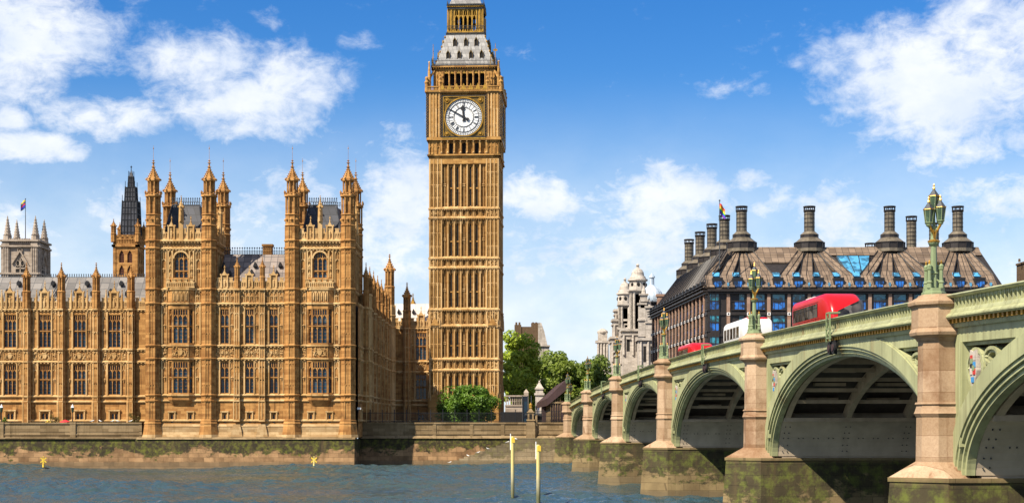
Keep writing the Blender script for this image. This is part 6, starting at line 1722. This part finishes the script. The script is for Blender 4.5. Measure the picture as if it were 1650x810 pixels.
# ------------------------------------------------------------------ trees and shrubs
def leaf_cluster(mb, rn, c, r, n, s, flat=.85):
    for _ in range(n):
        while True:
            d = Vector((rn.uniform(-1, 1), rn.uniform(-1, 1), rn.uniform(-1, 1)))
            if .15 < d.length < 1: break
        d = d.normalized()*(d.length**.8)
        p = Vector(c)+Vector((d.x*r, d.y*r, d.z*r*flat))
        nrm = (d+Vector((rn.uniform(-.8, .8), rn.uniform(-.8, .8), rn.uniform(-.5, .9)))).normalized()
        t = nrm.cross(Vector((rn.uniform(-1, 1), rn.uniform(-1, 1), rn.uniform(-1, 1)))).normalized(); b = nrm.cross(t)
        q = s*rn.uniform(.6, 1.35)
        mb.add([tuple(p-t*q), tuple(p-b*q*.55), tuple(p+t*q), tuple(p+b*q*.55)], [(0, 1, 2, 3)])
def tree(name, label, x, y, z0, ztop, rad, mat, seed, nlump=26, per=150, leaf=.34, trunk=True, group=None, low=.25, cat='tree', peak=1.0):
    rn = random.Random(seed); t = thing(name, label, cat, (x, y, z0), group)
    cr = MB(); cr.frame((0, 0, 0), 0); cr.c, cr.s = 1, 0
    class Raw(MB):
        def P(s, a, b, c): return (a, b, c)
    cr = Raw(); tk = Raw(); hh = ztop-z0
    if trunk:
        p = Vector((x, y, z0-.3)); q = Vector((x+rn.uniform(-.4, .4), y, z0+hh*.45)); tk.bar(tuple(p), tuple(q), hh*.035, 9, hh*.022)
    zc = z0+hh*(low+(1-low)/2); hz = hh*(1-low)/2
    for i in range(nlump):
        th = rn.uniform(0, 2*PI); f = rn.uniform(-1, 1); rr = rad*math.sqrt(max(.05, 1-abs(f)**2.2*peak*.95))*rn.uniform(.45, .92)
        c = (x+rr*math.cos(th), y+rr*math.sin(th)*.9, zc+f*hz*.86); r = rad*rn.choice((.14, .2, .26, .34, .44))
        leaf_cluster(cr, rn, c, r, int(per*rn.uniform(.7, 1.3)), leaf)
        if trunk and i % 2 == 0: tk.bar((x, y, z0+hh*rn.uniform(.2, .5)), c, hh*.009, 5, hh*.003)
    leaf_cluster(cr, rn, (x, y, zc), min(rad, hz)*.75, per*3, leaf, max(.6, min(1.6, hz/rad)))
    if trunk: part('trunk', tk, M['bark'], t)
    part('crown', cr, mat, t); return t
TG = 'leafy trees behind the bridge end'
tree('broad_tree', 'tall bright green tree rising beside the clock tower', px_(838, 330), 332, 6.2, pz(531, 330), 4.6, M['leaf_lime'], 3, 48, 260, .36, group=TG, low=.12, peak=.8)
tree('broad_tree', 'light green spreading tree low against the clock tower foot', px_(829, 322), 321, 6.2, pz(580, 322), 3.6, M['leaf_lime'], 4, 16, 200, .3, group=TG, low=.4)
tree('broad_tree', 'dark shaded tree beside the townhouse gable', px_(858, 345), 345, 6.2, pz(572, 345), 4.4, M['leaf_mid'], 5, 34, 260, .38, group=TG, low=.1)
tree('broad_tree', 'broad mid green tree standing right of the pale gable', px_(893, 352), 352, 6.2, pz(567, 352), 6.0, M['leaf_mid'], 6, 52, 280, .40, group=TG, low=.08)
tree('broad_tree', 'lower green tree behind the smallest lamps', px_(920, 362), 362, 6.2, pz(584, 362), 4.6, M['leaf_mid'], 7, 38, 260, .40, group=TG, low=.08)
tree('broad_tree', 'dark green tree nearest the pale domed building', px_(958, 352), 352, 6.2, pz(574, 352), 5.2, M['leaf_dark'], 8, 48, 280, .40, group=TG, low=.05)
tree('broad_tree', 'small dark tree tucked under the domed building', px_(984, 356), 356, 6.2, pz(590, 356), 4.0, M['leaf_dark'], 9, 30, 260, .40, group=TG, low=.05)
tree('broad_tree', 'wide hazy green tree filling the gap above the maroon hoarding', px_(905, 370), 370, 6.2, pz(590, 370), 6.5, M['leaf_mid'], 10, 44, 260, .42, group=TG, low=.05)
tree('broad_tree', 'green tree rising right behind the bridge end between the lamps', px_(938, 358), 358, 6.2, pz(580, 358), 4.8, M['leaf_mid'], 13, 40, 260, .40, group=TG, low=.05)
tree('round_shrub', 'big rounded green shrub on the bank in front of the clock tower', px_(753, 280), 281, 6.1, pz(622, 280), 5.6, M['leaf_bush'], 12, 60, 260, .25, True, low=.0, cat='shrub', peak=.9)
tree('terrace_shrub', 'reddish bush on the terrace beside the red parasol', px_(87, 246), 246, 6.2, pz(669, 246), 1.3, M['leaf_red'], 21, 14, 70, .1, False, low=.0, cat='shrub')
tree('terrace_shrub', 'thin brown climber at the right end of the terrace', px_(215, 250), 250.5, 6.2, pz(664, 250), 1.2, M['leaf_red'], 22, 12, 50, .1, True, low=.1, cat='shrub')
tree('terrace_shrub', 'dark green bush at the left edge of the terrace', px_(8, 246), 246, 6.2, pz(671, 246), .6, M['leaf_dark'], 23, 8, 60, .1, False, low=0, cat='shrub')
tree('flower_clump', 'clump of yellow flowers on the terrace by the reddish bush', px_(78, 243), 243, 6.6, pz(677, 243), .55, M['yellow'], 24, 6, 40, .07, False, low=0, cat='flowers')
# ------------------------------------------------------------------ buses on the bridge
BDIR = (-.05118, .99869)
def bus_frame(s, w, z): x, y = bw(s, w); return (x, y, z)
def rounded_box(mb, x0, x1, y0, y1, z0, z1, r, n=5, front_round=0., back_round=0.):
    """body with rounded roof edges; x across, y along"""
    prof = []
    for i in range(n+1): t = PI/2*i/n; prof.append((x1-r+r*math.cos(t), z1-r+r*math.sin(t)))
    for i in range(n+1): t = PI/2+PI/2*i/n; prof.append((x0+r+r*math.cos(t), z1-r+r*math.sin(t)))
    prof = [(x1, z0)]+prof+[(x0, z0)]
    ys = []
    m = 7
    for i in range(m+1): ys.append((y0+back_round*(1-math.cos(PI/2*i/m)), i/m, back_round))
    for i in range(m, -1, -1): ys.append((y1-front_round*(1-math.cos(PI/2*i/m)), i/m, front_round))
    pts = []; k = len(prof)
    xc = (x0+x1)/2
    for y, f, rd in ys:
        e = math.sin(PI/2*f) if rd > 0 else 1.0
        kx = 1-(1-e)*min(.28, rd*.22); kz = 1-(1-e)*min(.5, rd*.30)
        for (x, z) in prof: pts.append((xc+(x-xc)*kx, z0+(z-z0)*(kz if z > z0 else 1), y))
    fs = []
    for i in range(len(ys)-1):
        for j in range(k): fs.append((i*k+j, i*k+(j+1) % k, (i+1)*k+(j+1) % k, (i+1)*k+j))
    fs += [tuple(range(k)), tuple(range(len(ys)*k-1, (len(ys)-1)*k-1, -1))]
    mb.add(pts, fs)
class BusMB(MB):
    """bus space: u across (+ = away from the near parapet), w = along, + towards the viewer"""
    def __init__(s, o): super().__init__(); s.o = o
    def P(s, u, z, w): return (s.o[0]+u*.99869-w*BDIR[0], s.o[1]+u*.05118-w*BDIR[1], s.o[2]+z)
def wheels(root, o, ws, hw, r=.5):
    for w in ws:
        for q in (-1, 1):
            mb = BusMB(o); n = 18; pts = []
            for e in (0, .3):
                for k in range(n): a = 2*PI*k/n; pts.append((q*(hw-.02-e), r+r*math.cos(a), w+r*math.sin(a)))
            mb.add(pts, [(k, (k+1) % n, n+(k+1) % n, n+k) for k in range(n)]+[tuple(range(n)), tuple(range(2*n-1, n-1, -1))])
            wl = part('wheel', mb, M['rubber'], root)
            mb = BusMB(o); mb.bar((q*(hw-.1), r, w), (q*(hw-.005), r, w), .26, 12); part('rim', mb, M['iron'], wl)
def double_decker(label, s, t, zroad, L=11.0, hgt=4.4, group='red double-decker buses'):
    """s, t: near left corner of the rounded end, in bridge metres"""
    hw = 1.26; o = bus_frame(s, -(t+hw), zroad)
    r = thing('double_decker_bus', label, 'bus', o, group)
    mb = BusMB(o); mb.sm = True; rounded_box(mb, -hw, hw, -L, 0, .3, hgt, .42, 5, front_round=2.3, back_round=.35); b = part('body', mb, M['red'], r)
    # side windows: upper and lower deck, in a dark band with posts
    gl = BusMB(o); fr = BusMB(o)
    for q in (-1, 1):
        for (z0, z1, wa, wb) in ((2.78, 3.72, -L+.55, -3.1), (1.25, 2.1, -L+.55, -3.2)):
            n = 6; st = (wb-wa)/n
            a0, a1 = (q*(hw-.03), q*(hw+.012)); gl.box(min(a0, a1), max(a0, a1), z0, z1, wa, wb)
            for i in range(n+1): e0, e1 = q*(hw+.005), q*(hw+.03); fr.box(min(e0, e1), max(e0, e1), z0, z1, wa+i*st-.045, wa+i*st+.045)
            e0, e1 = q*(hw+.003), q*(hw+.026); fr.box(min(e0, e1), max(e0, e1), z0+(z1-z0)*.68, z0+(z1-z0)*.72, wa, wb)
    part('side_windows', gl, M['bus_glass'], r); part('window_posts', fr, M['black'], r)
    # sweeping end glass: dark curved pane cutting diagonally across the rounded end
    m_ = BusMB(o); pts = []; nn = 14; rows = 8
    for j in range(rows+1):
        for i in range(nn+1):
            g = i/nn; u = -hw*.52+g*(hw*1.50); f = max(0, min(1, (u+hw)/(2*hw)))
            zb = 2.55-.35*f; ztp = 2.62+1.25*f**.85
            z = zb+(ztp-zb)*j/rows
            # end surface depth at this height and offset (rounded end of the body)
            zz = max(0., (z-2.0)/(hgt-2.0)); edge = abs(u)/hw
            w = .06-2.0*max(0, zz-.25)**2.2-.42*edge**4
            pts.append((u, z, w))
    fs = [(j*(nn+1)+i, j*(nn+1)+i+1, (j+1)*(nn+1)+i+1, (j+1)*(nn+1)+i) for j in range(rows) for i in range(nn)]
    m_.add(pts, fs); m_.sm = True; part('end_glass', m_, M['bus_glass'], r)
    m_ = BusMB(o); m_.box(-.8, .8, 1.1, 2.1, .02, .06); part('lower_screen', m_, M['bus_glass'], r)
    for q in (-1, 1): m_ = BusMB(o); m_.box(q*.95-.14, q*.95+.14, .7, 1.0, -.1, .07); part('headlight', m_, M['opal'], r)
    tr = BusMB(o)
    for q in (-1, 1):
        e0, e1 = sorted((q*(hw-.01), q*(hw+.018)))
        for z in (2.28, 2.66): tr.box(e0, e1, z, z+.025, -L+.4, -2.6)
        for w in (-L+2.2, -L+4.6, -L+7.0): tr.box(e0, e1, .5, 2.66, w, w+.025)
        tr.box(e0, e1, 3.80, 3.83, -L+.4, -2.9)
        e0, e1 = sorted((q*(hw+.0), q*(hw+.35))); tr.box(e0, e1, 2.4, 2.46, -.75, -.69); tr.box(q*(hw+.33)-.07, q*(hw+.33)+.07, 1.95, 2.45, -.8, -.64)
    part('trim', tr, M['black'], r)
    rv = BusMB(o); rv.box(-.7, .7, hgt-.02, hgt+.12, -L+2, -L+4.5); part('roof_unit', rv, M['white'], b)
    wheels(r, o, (-2.4, -L+2.4), hw)
    return r
double_decker('red double-decker bus with a rounded end and slanting dark glass, largest bus on the bridge', 101.0, 4.7, ZP(101)-1.33, 10.6, 4.35)
double_decker('red double-decker bus farther along the bridge, only its curved roof showing', 160.0, 5.6, ZP(160)-1.33, 10.0, 4.3)
def coach(label, s, t, zroad, L=8.5, hgt=3.85):
    hw = 1.22; o = bus_frame(s, -(t+hw), zroad); r = thing('coach', label, 'coach', o)
    mb = BusMB(o); mb.sm = True; rounded_box(mb, -hw, hw, -L, 0, .3, hgt, .45, 5, .55, .3); part('body', mb, M['white'], r)
    m_ = BusMB(o); m_.sm = True
    rounded_box(m_, -hw*.80, hw*.80, -2.0, -.22, hgt-.55, hgt+.07, .3, 5, .6, .1); part('red_roof_panel', m_, M['red'], r)
    gl, fr = BusMB(o), BusMB(o)
    for q in (-1, 1):
        a0, a1 = sorted((q*(hw-.02), q*(hw+.012))); gl.box(a0, a1, 2.35, 3.25, -L+.3, -1.7)
        for i in range(6): e0, e1 = sorted((q*(hw+.004), q*(hw+.03))); w = -L+.3+i*(L-2.0)/5; fr.box(e0, e1, 2.35, 3.25, w-.05, w+.05)
    part('side_windows', gl, M['bus_glass'], r); part('window_posts', fr, M['white'], r)
    m_ = BusMB(o); m_.box(-.95, .95, 1.3, 2.3, -.02, .04); part('windscreen', m_, M['bus_glass'], r)
    for q in (-1, 1): m_ = BusMB(o); m_.box(q*.95-.12, q*.95+.12, .7, .95, -.1, .05); part('headlight', m_, M['opal'], r)
    wheels(r, o, (-1.8, -L+2.0), hw, .45)
coach('white coach with a red roof panel behind the second lamp', 120.5, 2.9, ZP(120)-1.33)

# ------------------------------------------------------------------ things in the water
def pile(label, px, d, ztop, r):
    x = px_(px, d); t = thing('mooring_pile', label, 'pile', (x, d, 0), 'yellow mooring piles in the river')
    m_ = MB().frame((x, d, 0), 0); m_.lathe([(-3, r), (ztop-.15, r*.93), (ztop, r*.7)], n=14)
    mt, tt, bb = principled('pile_paint', (.7, .6, .25), .5)
    p = pos(tt); z = tt.sep(p)[2]; n = tt.noise(tt.vmath('MULTIPLY', p, (2, 2, .5)), 1.6, 5, .65)
    e = tt.math('ADD', z, tt.math('MULTIPLY', tt.math('SUBTRACT', n, .5), 2.2))
    col = tt.mix(tt.smooth(e, 1.6, 3.4), (.40, .36, .22), (.56, .46, .17)); col = tt.mix(tt.math('MULTIPLY', tt.smooth(e, 2.6, .5), .85), col, (.055, .065, .02))
    col = tt.mix(tt.math('MULTIPLY', tt.smooth(n, .58, .72), .6), col, (.28, .15, .05)); tt.l.new(col, bb.inputs['Base Color'])
    part('post', m_, mt, t)
    m_ = MB().frame((x, d, 0), 0); m_.box(-r*.5, r*1.15, ztop-.55, ztop-.1, -r*.6, r*1.05); m_.disc(r*.2, ztop-.15, r*.55, -r*.5, r*1.06, 12); part('bracket', m_, M['yellow'], t)
    m_ = MB().frame((x, d, 0), 0); m_.bar((-r*1.1, ztop-1.2, 0), (-r*1.1, ztop+.25, 0), .05, 6); m_.box(-r*1.15, -r*.6, ztop-.9, ztop-.8, -.05, .05); part('rod', m_, M['opal'], t)
pile('yellow mooring pile, the left one with its foot showing in the water', 826, 133, 5.75, .165)
pile('thicker yellow mooring pile, the right one running below the picture edge', 867.5, 124.5, 5.15, .18)
def buoy(label, px, d, rz, s=1.0):
    x = px_(px, d); t = thing('marker_buoy', label, 'buoy', (x, d, 0), 'yellow cross-topped marker buoys'); t.rotation_euler.z = 0
    m_ = MB().frame((x, d, 0), rz); m_.lathe([(-.3, .5), (.08, .9), (.28, .85), (.40, .5), (.43, .2)], n=16); part('float', m_, M['black'], t)
    m_ = MB().frame((x, d, 0), rz); m_.lathe([(.35, .17), (.95, .13), (1.0, .2), (1.05, .11), (1.85, .05)], n=8); m_.lump(0, 1.92, 0, .12); part('mast', m_, M['pale_yellow'] if s < 1 else M['yellow'], t)
    m_ = MB().frame((x, d, 0), rz)
    for q in (-1, 1): stroke(m_, (-.42*q, 1.12), (.42*q, 1.82), .17, -.05+.003*q, .05+.003*q)
    part('cross', m_, M['yellow'], t)
buoy('yellow cross-topped buoy at the far left, before the terrace wall', 70, 219, .1)
buoy('yellow cross-topped buoy in front of the right-hand turreted tower', 506, 220, -.1, .9)

# ------------------------------------------------------------------ gulls
def gull(loc, rz, label):
    o = thing('seagull', label, 'bird', loc, 'white gulls resting by the river'); 
    class G_(MB): pass
    b = G_().frame((0, 0, 0), 0)
    prof = [(-.34, .0, .17, .012), (-.2, 0, .19, .05), (-.05, 0, .2, .10), (.1, 0, .23, .105), (.2, 0, .29, .075), (.25, 0, .34, .055), (.31, 0, .37, .06), (.37, 0, .36, .04), (.40, 0, .355, .012)]
    n = 8; pts = []; fs = []
    for (x, y, z, r) in prof:
        for k in range(n): a = 2*PI*k/n; pts.append((x, z+r*math.sin(a), r*.85*math.cos(a)))
    for i in range(len(prof)-1):
        for k in range(n): fs.append((i*n+k, i*n+(k+1) % n, (i+1)*n+(k+1) % n, (i+1)*n+k))
    fs += [tuple(range(n)), tuple(range(len(prof)*n-1, (len(prof)-1)*n-1, -1))]
    b.add(pts, fs); b.sm = True
    return o, b
def build_gulls():
    spots = [(724, 246.2, None, 'gull resting at the very foot of the landing stair by the water edge'), (755, 246.2, None, 'gull standing low on the landing stair, second from its foot'), (770, 246.2, None, 'gull standing on the middle steps of the landing stair'), (787, 246.2, None, 'gull standing on the upper half of the landing stair'),
             (817, 246.2, None, 'gull standing near the stair top, just left of the left yellow pile'), (832, 246.2, None, 'gull standing at the stair top, just right of the left yellow pile'),
             (148, 240.1, 7.0, 'gull on the terrace coping, leftmost of the row there'), (162, 240.1, 7.0, 'gull on the terrace coping, second of the row there'), (181, 240.1, 7.0, 'gull on the terrace coping, third of the row there'), (190, 240.1, 7.0, 'gull on the terrace coping, fourth of the row there'), (210, 240.1, 7.0, 'gull on the terrace coping nearest the pavilion corner')]
    first = None
    for i, (px, d, z, lab) in enumerate(spots):
        x = px_(px, d)
        if z is None:
            f = (x-ua)/(ub-ua); z = .1+4.3*(max(0, min(n-1, int(f*n)))+1)/n if f < 1 else 4.42
        loc = (x, d, z); rz = (.3, 2.6, -.4, 3.4, .1, 2.9)[i % 6]
        if first is None:
            o, b = gull(loc, rz, lab); first = o
            c = link('body', b.mesh('body', M['gull']), o, loc)
            w = MB(); 
            for q in (-1, 1): w.add([(-.36, .2, q*.03), (.08, .27, q*.085), (.14, .22, q*.1), (-.1, .16, q*.1), (-.42, .19, q*.02)], [(0, 1, 2, 3, 4)]); w.add([(-.36, .205, q*.045), (.08, .28, q*.1), (.14, .22, q*.115), (-.1, .16, q*.115)], [(0, 1, 2, 3)])
            link('wings', w.mesh('wings', M['gull_grey']), o, loc)
            w = MB(); w.bar((.39, .355, 0), (.48, .335, 0), .018, 5, .006); link('beak', w.mesh('beak', M['yellow']), o, loc)
            w = MB()
            for q in (-.04, .04): w.bar((.0, 0, q), (.0, .14, q), .012, 5); w.box(-.02, .06, 0, .012, q-.025, q+.025)
            link('legs', w.mesh('legs', M['yellow']), o, loc); o.rotation_euler.z = rz
        else: dup(first, loc, rz, lab)
build_gulls()

# ------------------------------------------------------------------ embankment railings, gate, hoarding, terrace lamps
rl = thing('railing', 'dark iron railing along the recessed embankment wall', 'railing', (-6, 248.6, 7))
m_ = MB().frame((0, 248.7, 0), 0); a, b = X_(577, 248.7), X_(850, 248.7)
n = int((b-a)/.16)
for i in range(n): u = a+(b-a)*i/n; m_.box(u-.016, u+.016, 7.0, 8.75, -.016, .016)
for z in (7.15, 8.5): m_.box(a, b, z, z+.06, -.03, .03)
part('bars', m_, M['black'], rl)
m_ = MB().frame((0, 248.7, 0), 0)
for i in range(15): u = a+(b-a)*i/14; m_.box(u-.06, u+.06, 6.9, 9.0, -.06, .06); m_.lump(u, 9.05, 0, .1, .14)
part('post', m_, M['black'], rl)
rl2 = thing('railing', 'short dark railing with diagonal braces beside the bridge abutment', 'railing', (5.5, 249, 7))
m_ = MB().frame((0, 249, 0), 0); a, b = X_(863, 249), X_(908, 249)
for i in range(32): u = a+(b-a)*i/31; m_.box(u-.018, u+.018, 7.0, 8.9, -.018, .018)
for z in (7.2, 8.0, 8.85): m_.box(a, b, z, z+.06, -.03, .03)
part('bars', m_, M['black'], rl2)
lw = thing('stone_balustrade', 'grey stone balustrade wall at the street beside the clock tower', 'wall', (X_(827, 296), 296, 6.2))
m_ = MB().frame((0, 296, 0), 0); a, b = X_(814, 296), X_(845, 296)
m_.box(a, b, 6.2, 10.2, -.5, 0); m_.box(a, b, 10.2, 10.5, -.6, .15); m_.box(a, b, 12.1, 12.4, -.6, .15)
for i in range(9): u = a+(b-a)*(i+.5)/9; m_.box(u-.08, u+.08, 10.5, 12.1, -.4, -.1); m_.ring(u+.22, 11.5, .22, .3, .07, -.35, -.15, 10)
m_.box(b-.1, b+.8, 6.2, 12.9, -.7, .3); m_.lathe([(12.9, .75), (13.6, .1)], b+.35, -.2, 4, PI/4)
part('wall', m_, M['abbey'], lw)
gp = thing('gate_pier', 'tall pale stone gate pier with a pyramid cap beside dark screens', 'pier', (X_(869, 285), 285, 6.2))
m_ = MB().frame((X_(869, 285), 285, 0), 0); m_.box(-.75, .75, 6.2, 12.2, -.75, .75); m_.box(-.95, .95, 12.2, 12.6, -.95, .95); m_.box(-.7, .7, 12.6, 13.3, -.7, .7); m_.box(-.85, .85, 13.3, 13.55, -.85, .85); m_.lathe([(13.55, 1.1), (14.6, .2), (14.75, .25), (15.0, .05)], 0, 0, 4, PI/4)
m_.box(-.75, .75, 8, 8.2, -.82, .82); part('shaft', m_, M['pale_stone'], gp)
gs = thing('screen_fence', 'tall dark metal screens and posts behind the embankment railing', 'fence', (X_(862, 270), 270, 6.2))
m_ = MB().frame((0, 270, 0), 0)
for px in (842, 850.5, 856): m_.box(X_(px, 270)-.08, X_(px, 270)+.08, 6.2, pz(637, 270), -.1, .1)
m_.box(X_(846, 270), X_(906, 270), 8.3, 8.6, -.1, .1); part('post', m_, M['iron'], gs)
m_ = MB().frame((0, 270.1, 0), 0); m_.box(X_(842.6, 270), X_(850, 270), 6.2, pz(638, 270), -.05, 0); part('panel', m_, M['glass_dark'], gs)
m_ = MB().frame((0, 270.4, 0), 0); m_.box(X_(856, 270), X_(886, 270), 6.2, 8.6, -.1, 0); m_.box(X_(806, 270), X_(842, 270), 6.2, 8.9, -.1, 0); part('dark_panel', m_, M['void'], gs)
hb = thing('hoarding', 'sloping maroon boarded stair canopy against the bridge end', 'canopy', (8.0, 256, 6.2))
HP = MB().frame((0, 0, 0), 0); 
def hp(mb, y0, y1, x0, x1, za, zb_):
    mb.add([(x0, 6.2, -y0), (x1, 6.2, -y0), (x1, za, -y0), (x0, za, -y0), (x0, 6.2, -y1), (x1, 6.2, -y1), (x1, zb_, -y1), (x0, zb_, -y1)], [(0, 1, 2, 3), (7, 6, 5, 4), (0, 4, 5, 1), (3, 2, 6, 7), (1, 5, 6, 2), (0, 3, 7, 4)])
hp(HP, 250, 262, 6.6, 8.6, 10.6, 10.6); hp(HP, 262, 274, 5.4, 7.6, 10.6, 10.6)
HP.m = 0; HP.add([(5.9, 9.8, -249.6), (9.1, 12.4, -249.6), (8.0, 12.2, -274), (4.6, 9.6, -274), (5.9, 11.0, -249.6), (9.1, 14.2, -249.6), (8.0, 13.7, -274), (4.6, 10.6, -274)], [(3, 2, 1, 0), (4, 5, 6, 7), (0, 1, 5, 4), (1, 2, 6, 5), (2, 3, 7, 6), (3, 0, 4, 7)])
part('boards', HP, M['maroon'], hb)
HS = MB().frame((0, 0, 0), 0)
for j in range(22):
    y = 250.0+j*1.1; x = 6.55-.05*j; HS.box(x-.08, x-.0, 6.4, 10.55, -y-.06, -y+.06)
for x_ in (6.45, 6.85, 7.25, 7.65, 8.05): HS.box(x_, x_+.08, 6.4, 11.2, -249.98, -249.88)
HS.box(6.4, 8.9, 10.2, 10.45, -249.97, -249.80)
part('battens', HS, M['coping'], hb)
def terrace_lamp(label, px):
    x, y = px_(px, 241.2), 241.2; t = thing('terrace_lamp', label, 'lamp post', (x, y, 6.3), 'lamps on the terrace')
    m_ = MB().frame((x, y, 0), 0); m_.lathe([(6.3, .14), (6.6, .1), (8.5, .06), (8.6, .12), (8.65, .06)], n=8); part('post', m_, M['black'], t)
    m_ = MB().frame((x, y, 0), 0); m_.lathe([(8.65, .16), (9.4, .26)], n=6); l = part('lantern', m_, M['lantern_glass'], t)
    m_ = MB().frame((x, y, 0), 0); m_.lathe([(9.4, .3), (9.75, .12), (9.95, .04)], n=6); part('roof', m_, M['opal'], l)
terrace_lamp('black lamp post on the terrace beside the red parasol', 117)
terrace_lamp('black lamp post on the terrace at the left picture edge', 2.5)
um = thing('parasol', 'small closed-in red parasol over the terrace wall', 'parasol', (px_(105, 243.5), 243.5, 6.3))
m_ = MB().frame((px_(105, 243.5), 243.5, 0), 0); m_.lathe([(7.0, .85), (7.1, .84), (7.38, .2), (7.45, .03)], n=10); part('canopy', m_, M['umbrella'], um)
m_ = MB().frame((px_(105, 243.5), 243.5, 0), 0); m_.lathe([(6.3, .04), (7.3, .04)], n=6); part('pole', m_, M['iron'], um)
# security camera on the pavilion corner
scam = thing('security_camera', 'white security camera on an arm at the corner of the palace front', 'camera', (X_(577, 240), 240.5, 8.6))
m_ = MB().frame((X_(577, 240), 240.3, 0), 0); m_.box(-.8, .1, 9.0, 9.1, -.05, .05); m_.box(-.05, .05, 8.6, 9.4, -.05, .05); part('arm', m_, M['black'], scam)
m_ = MB().frame((X_(577, 240), 240.3, 0), 0); m_.box(-.15, .45, 9.1, 9.4, -.15, .15); part('housing', m_, M['white'], scam)

# ------------------------------------------------------------------ people by the gate pier (seen small, standing)
def person(label, x, y, z, top, rz):
    t = thing('person', label, 'person', (x, y, z), None)
    me = bpy.data.meshes.new('body'); 
    J = {'pel': (0, 0, .95), 'chest': (0, .02, 1.3), 'neck': (0, .02, 1.5), 'head': (0, 0, 1.62), 'crown': (0, 0, 1.72), 'ls': (.19, .02, 1.42), 'le': (.25, .03, 1.14), 'lw': (.24, -.06, .9), 'rs': (-.19, .02, 1.42), 're': (-.25, .03, 1.14), 'rw': (-.24, -.04, .9),
         'lh': (.1, 0, .9), 'lk': (.11, -.02, .5), 'la': (.11, .03, .09), 'lt': (.12, -.14, .04), 'rh': (-.1, 0, .9), 'rk': (-.12, .0, .5), 'ra': (-.13, .05, .09), 'rt': (-.14, -.12, .04)}
    Rr = {'pel': .15, 'chest': .17, 'neck': .06, 'head': .10, 'crown': .08, 'ls': .07, 'le': .05, 'lw': .035, 'rs': .07, 're': .05, 'rw': .035, 'lh': .1, 'lk': .065, 'la': .05, 'lt': .04, 'rh': .1, 'rk': .065, 'ra': .05, 'rt': .04}
    E = [('pel', 'chest'), ('chest', 'neck'), ('neck', 'head'), ('head', 'crown'), ('chest', 'ls'), ('ls', 'le'), ('le', 'lw'), ('chest', 'rs'), ('rs', 're'), ('re', 'rw'), ('pel', 'lh'), ('lh', 'lk'), ('lk', 'la'), ('la', 'lt'), ('pel', 'rh'), ('rh', 'rk'), ('rk', 'ra'), ('ra', 'rt')]
    ks = list(J); me.from_pydata([J[k] for k in ks], [(ks.index(a), ks.index(b)) for a, b in E], [])
    o = link('body', me, t, (x, y, z)); o.modifiers.new('skin', 'SKIN'); sv = me.skin_vertices[0].data
    for i, k in enumerate(ks): sv[i].radius = (Rr[k], Rr[k]*.8); sv[i].use_root = (k == 'pel')
    o.modifiers.new('sub', 'SUBSURF').levels = 1; me.materials.append(M[top])
    h = MB(); h.frame((x, y, z), 0); h.sphere(0, 1.66, .0, .105, .13, 10, 8); hd_ = part('head', h, M['skin'], t)
    h = MB(); h.frame((x, y, z), 0); h.sphere(0, 1.70, -.02, .112, .11, 10, 6); part('hair', h, M['black'], t)
    t.rotation_euler.z = rz
person('person in dark clothes standing at the gate pier behind the screens', X_(864.5, 277), 277, 8.6, 'cloth_dark', .4)
person('person in blue clothes standing beside the one in dark clothes', X_(867.5, 278), 278, 8.6, 'cloth_blue', -.5)
st = solo('street_level', (lambda m: (m.box(X_(856, 276), X_(905, 276), 6.2, 8.6, -300, -274.5), m)[1])(MB()), M['paving'], kind='structure')
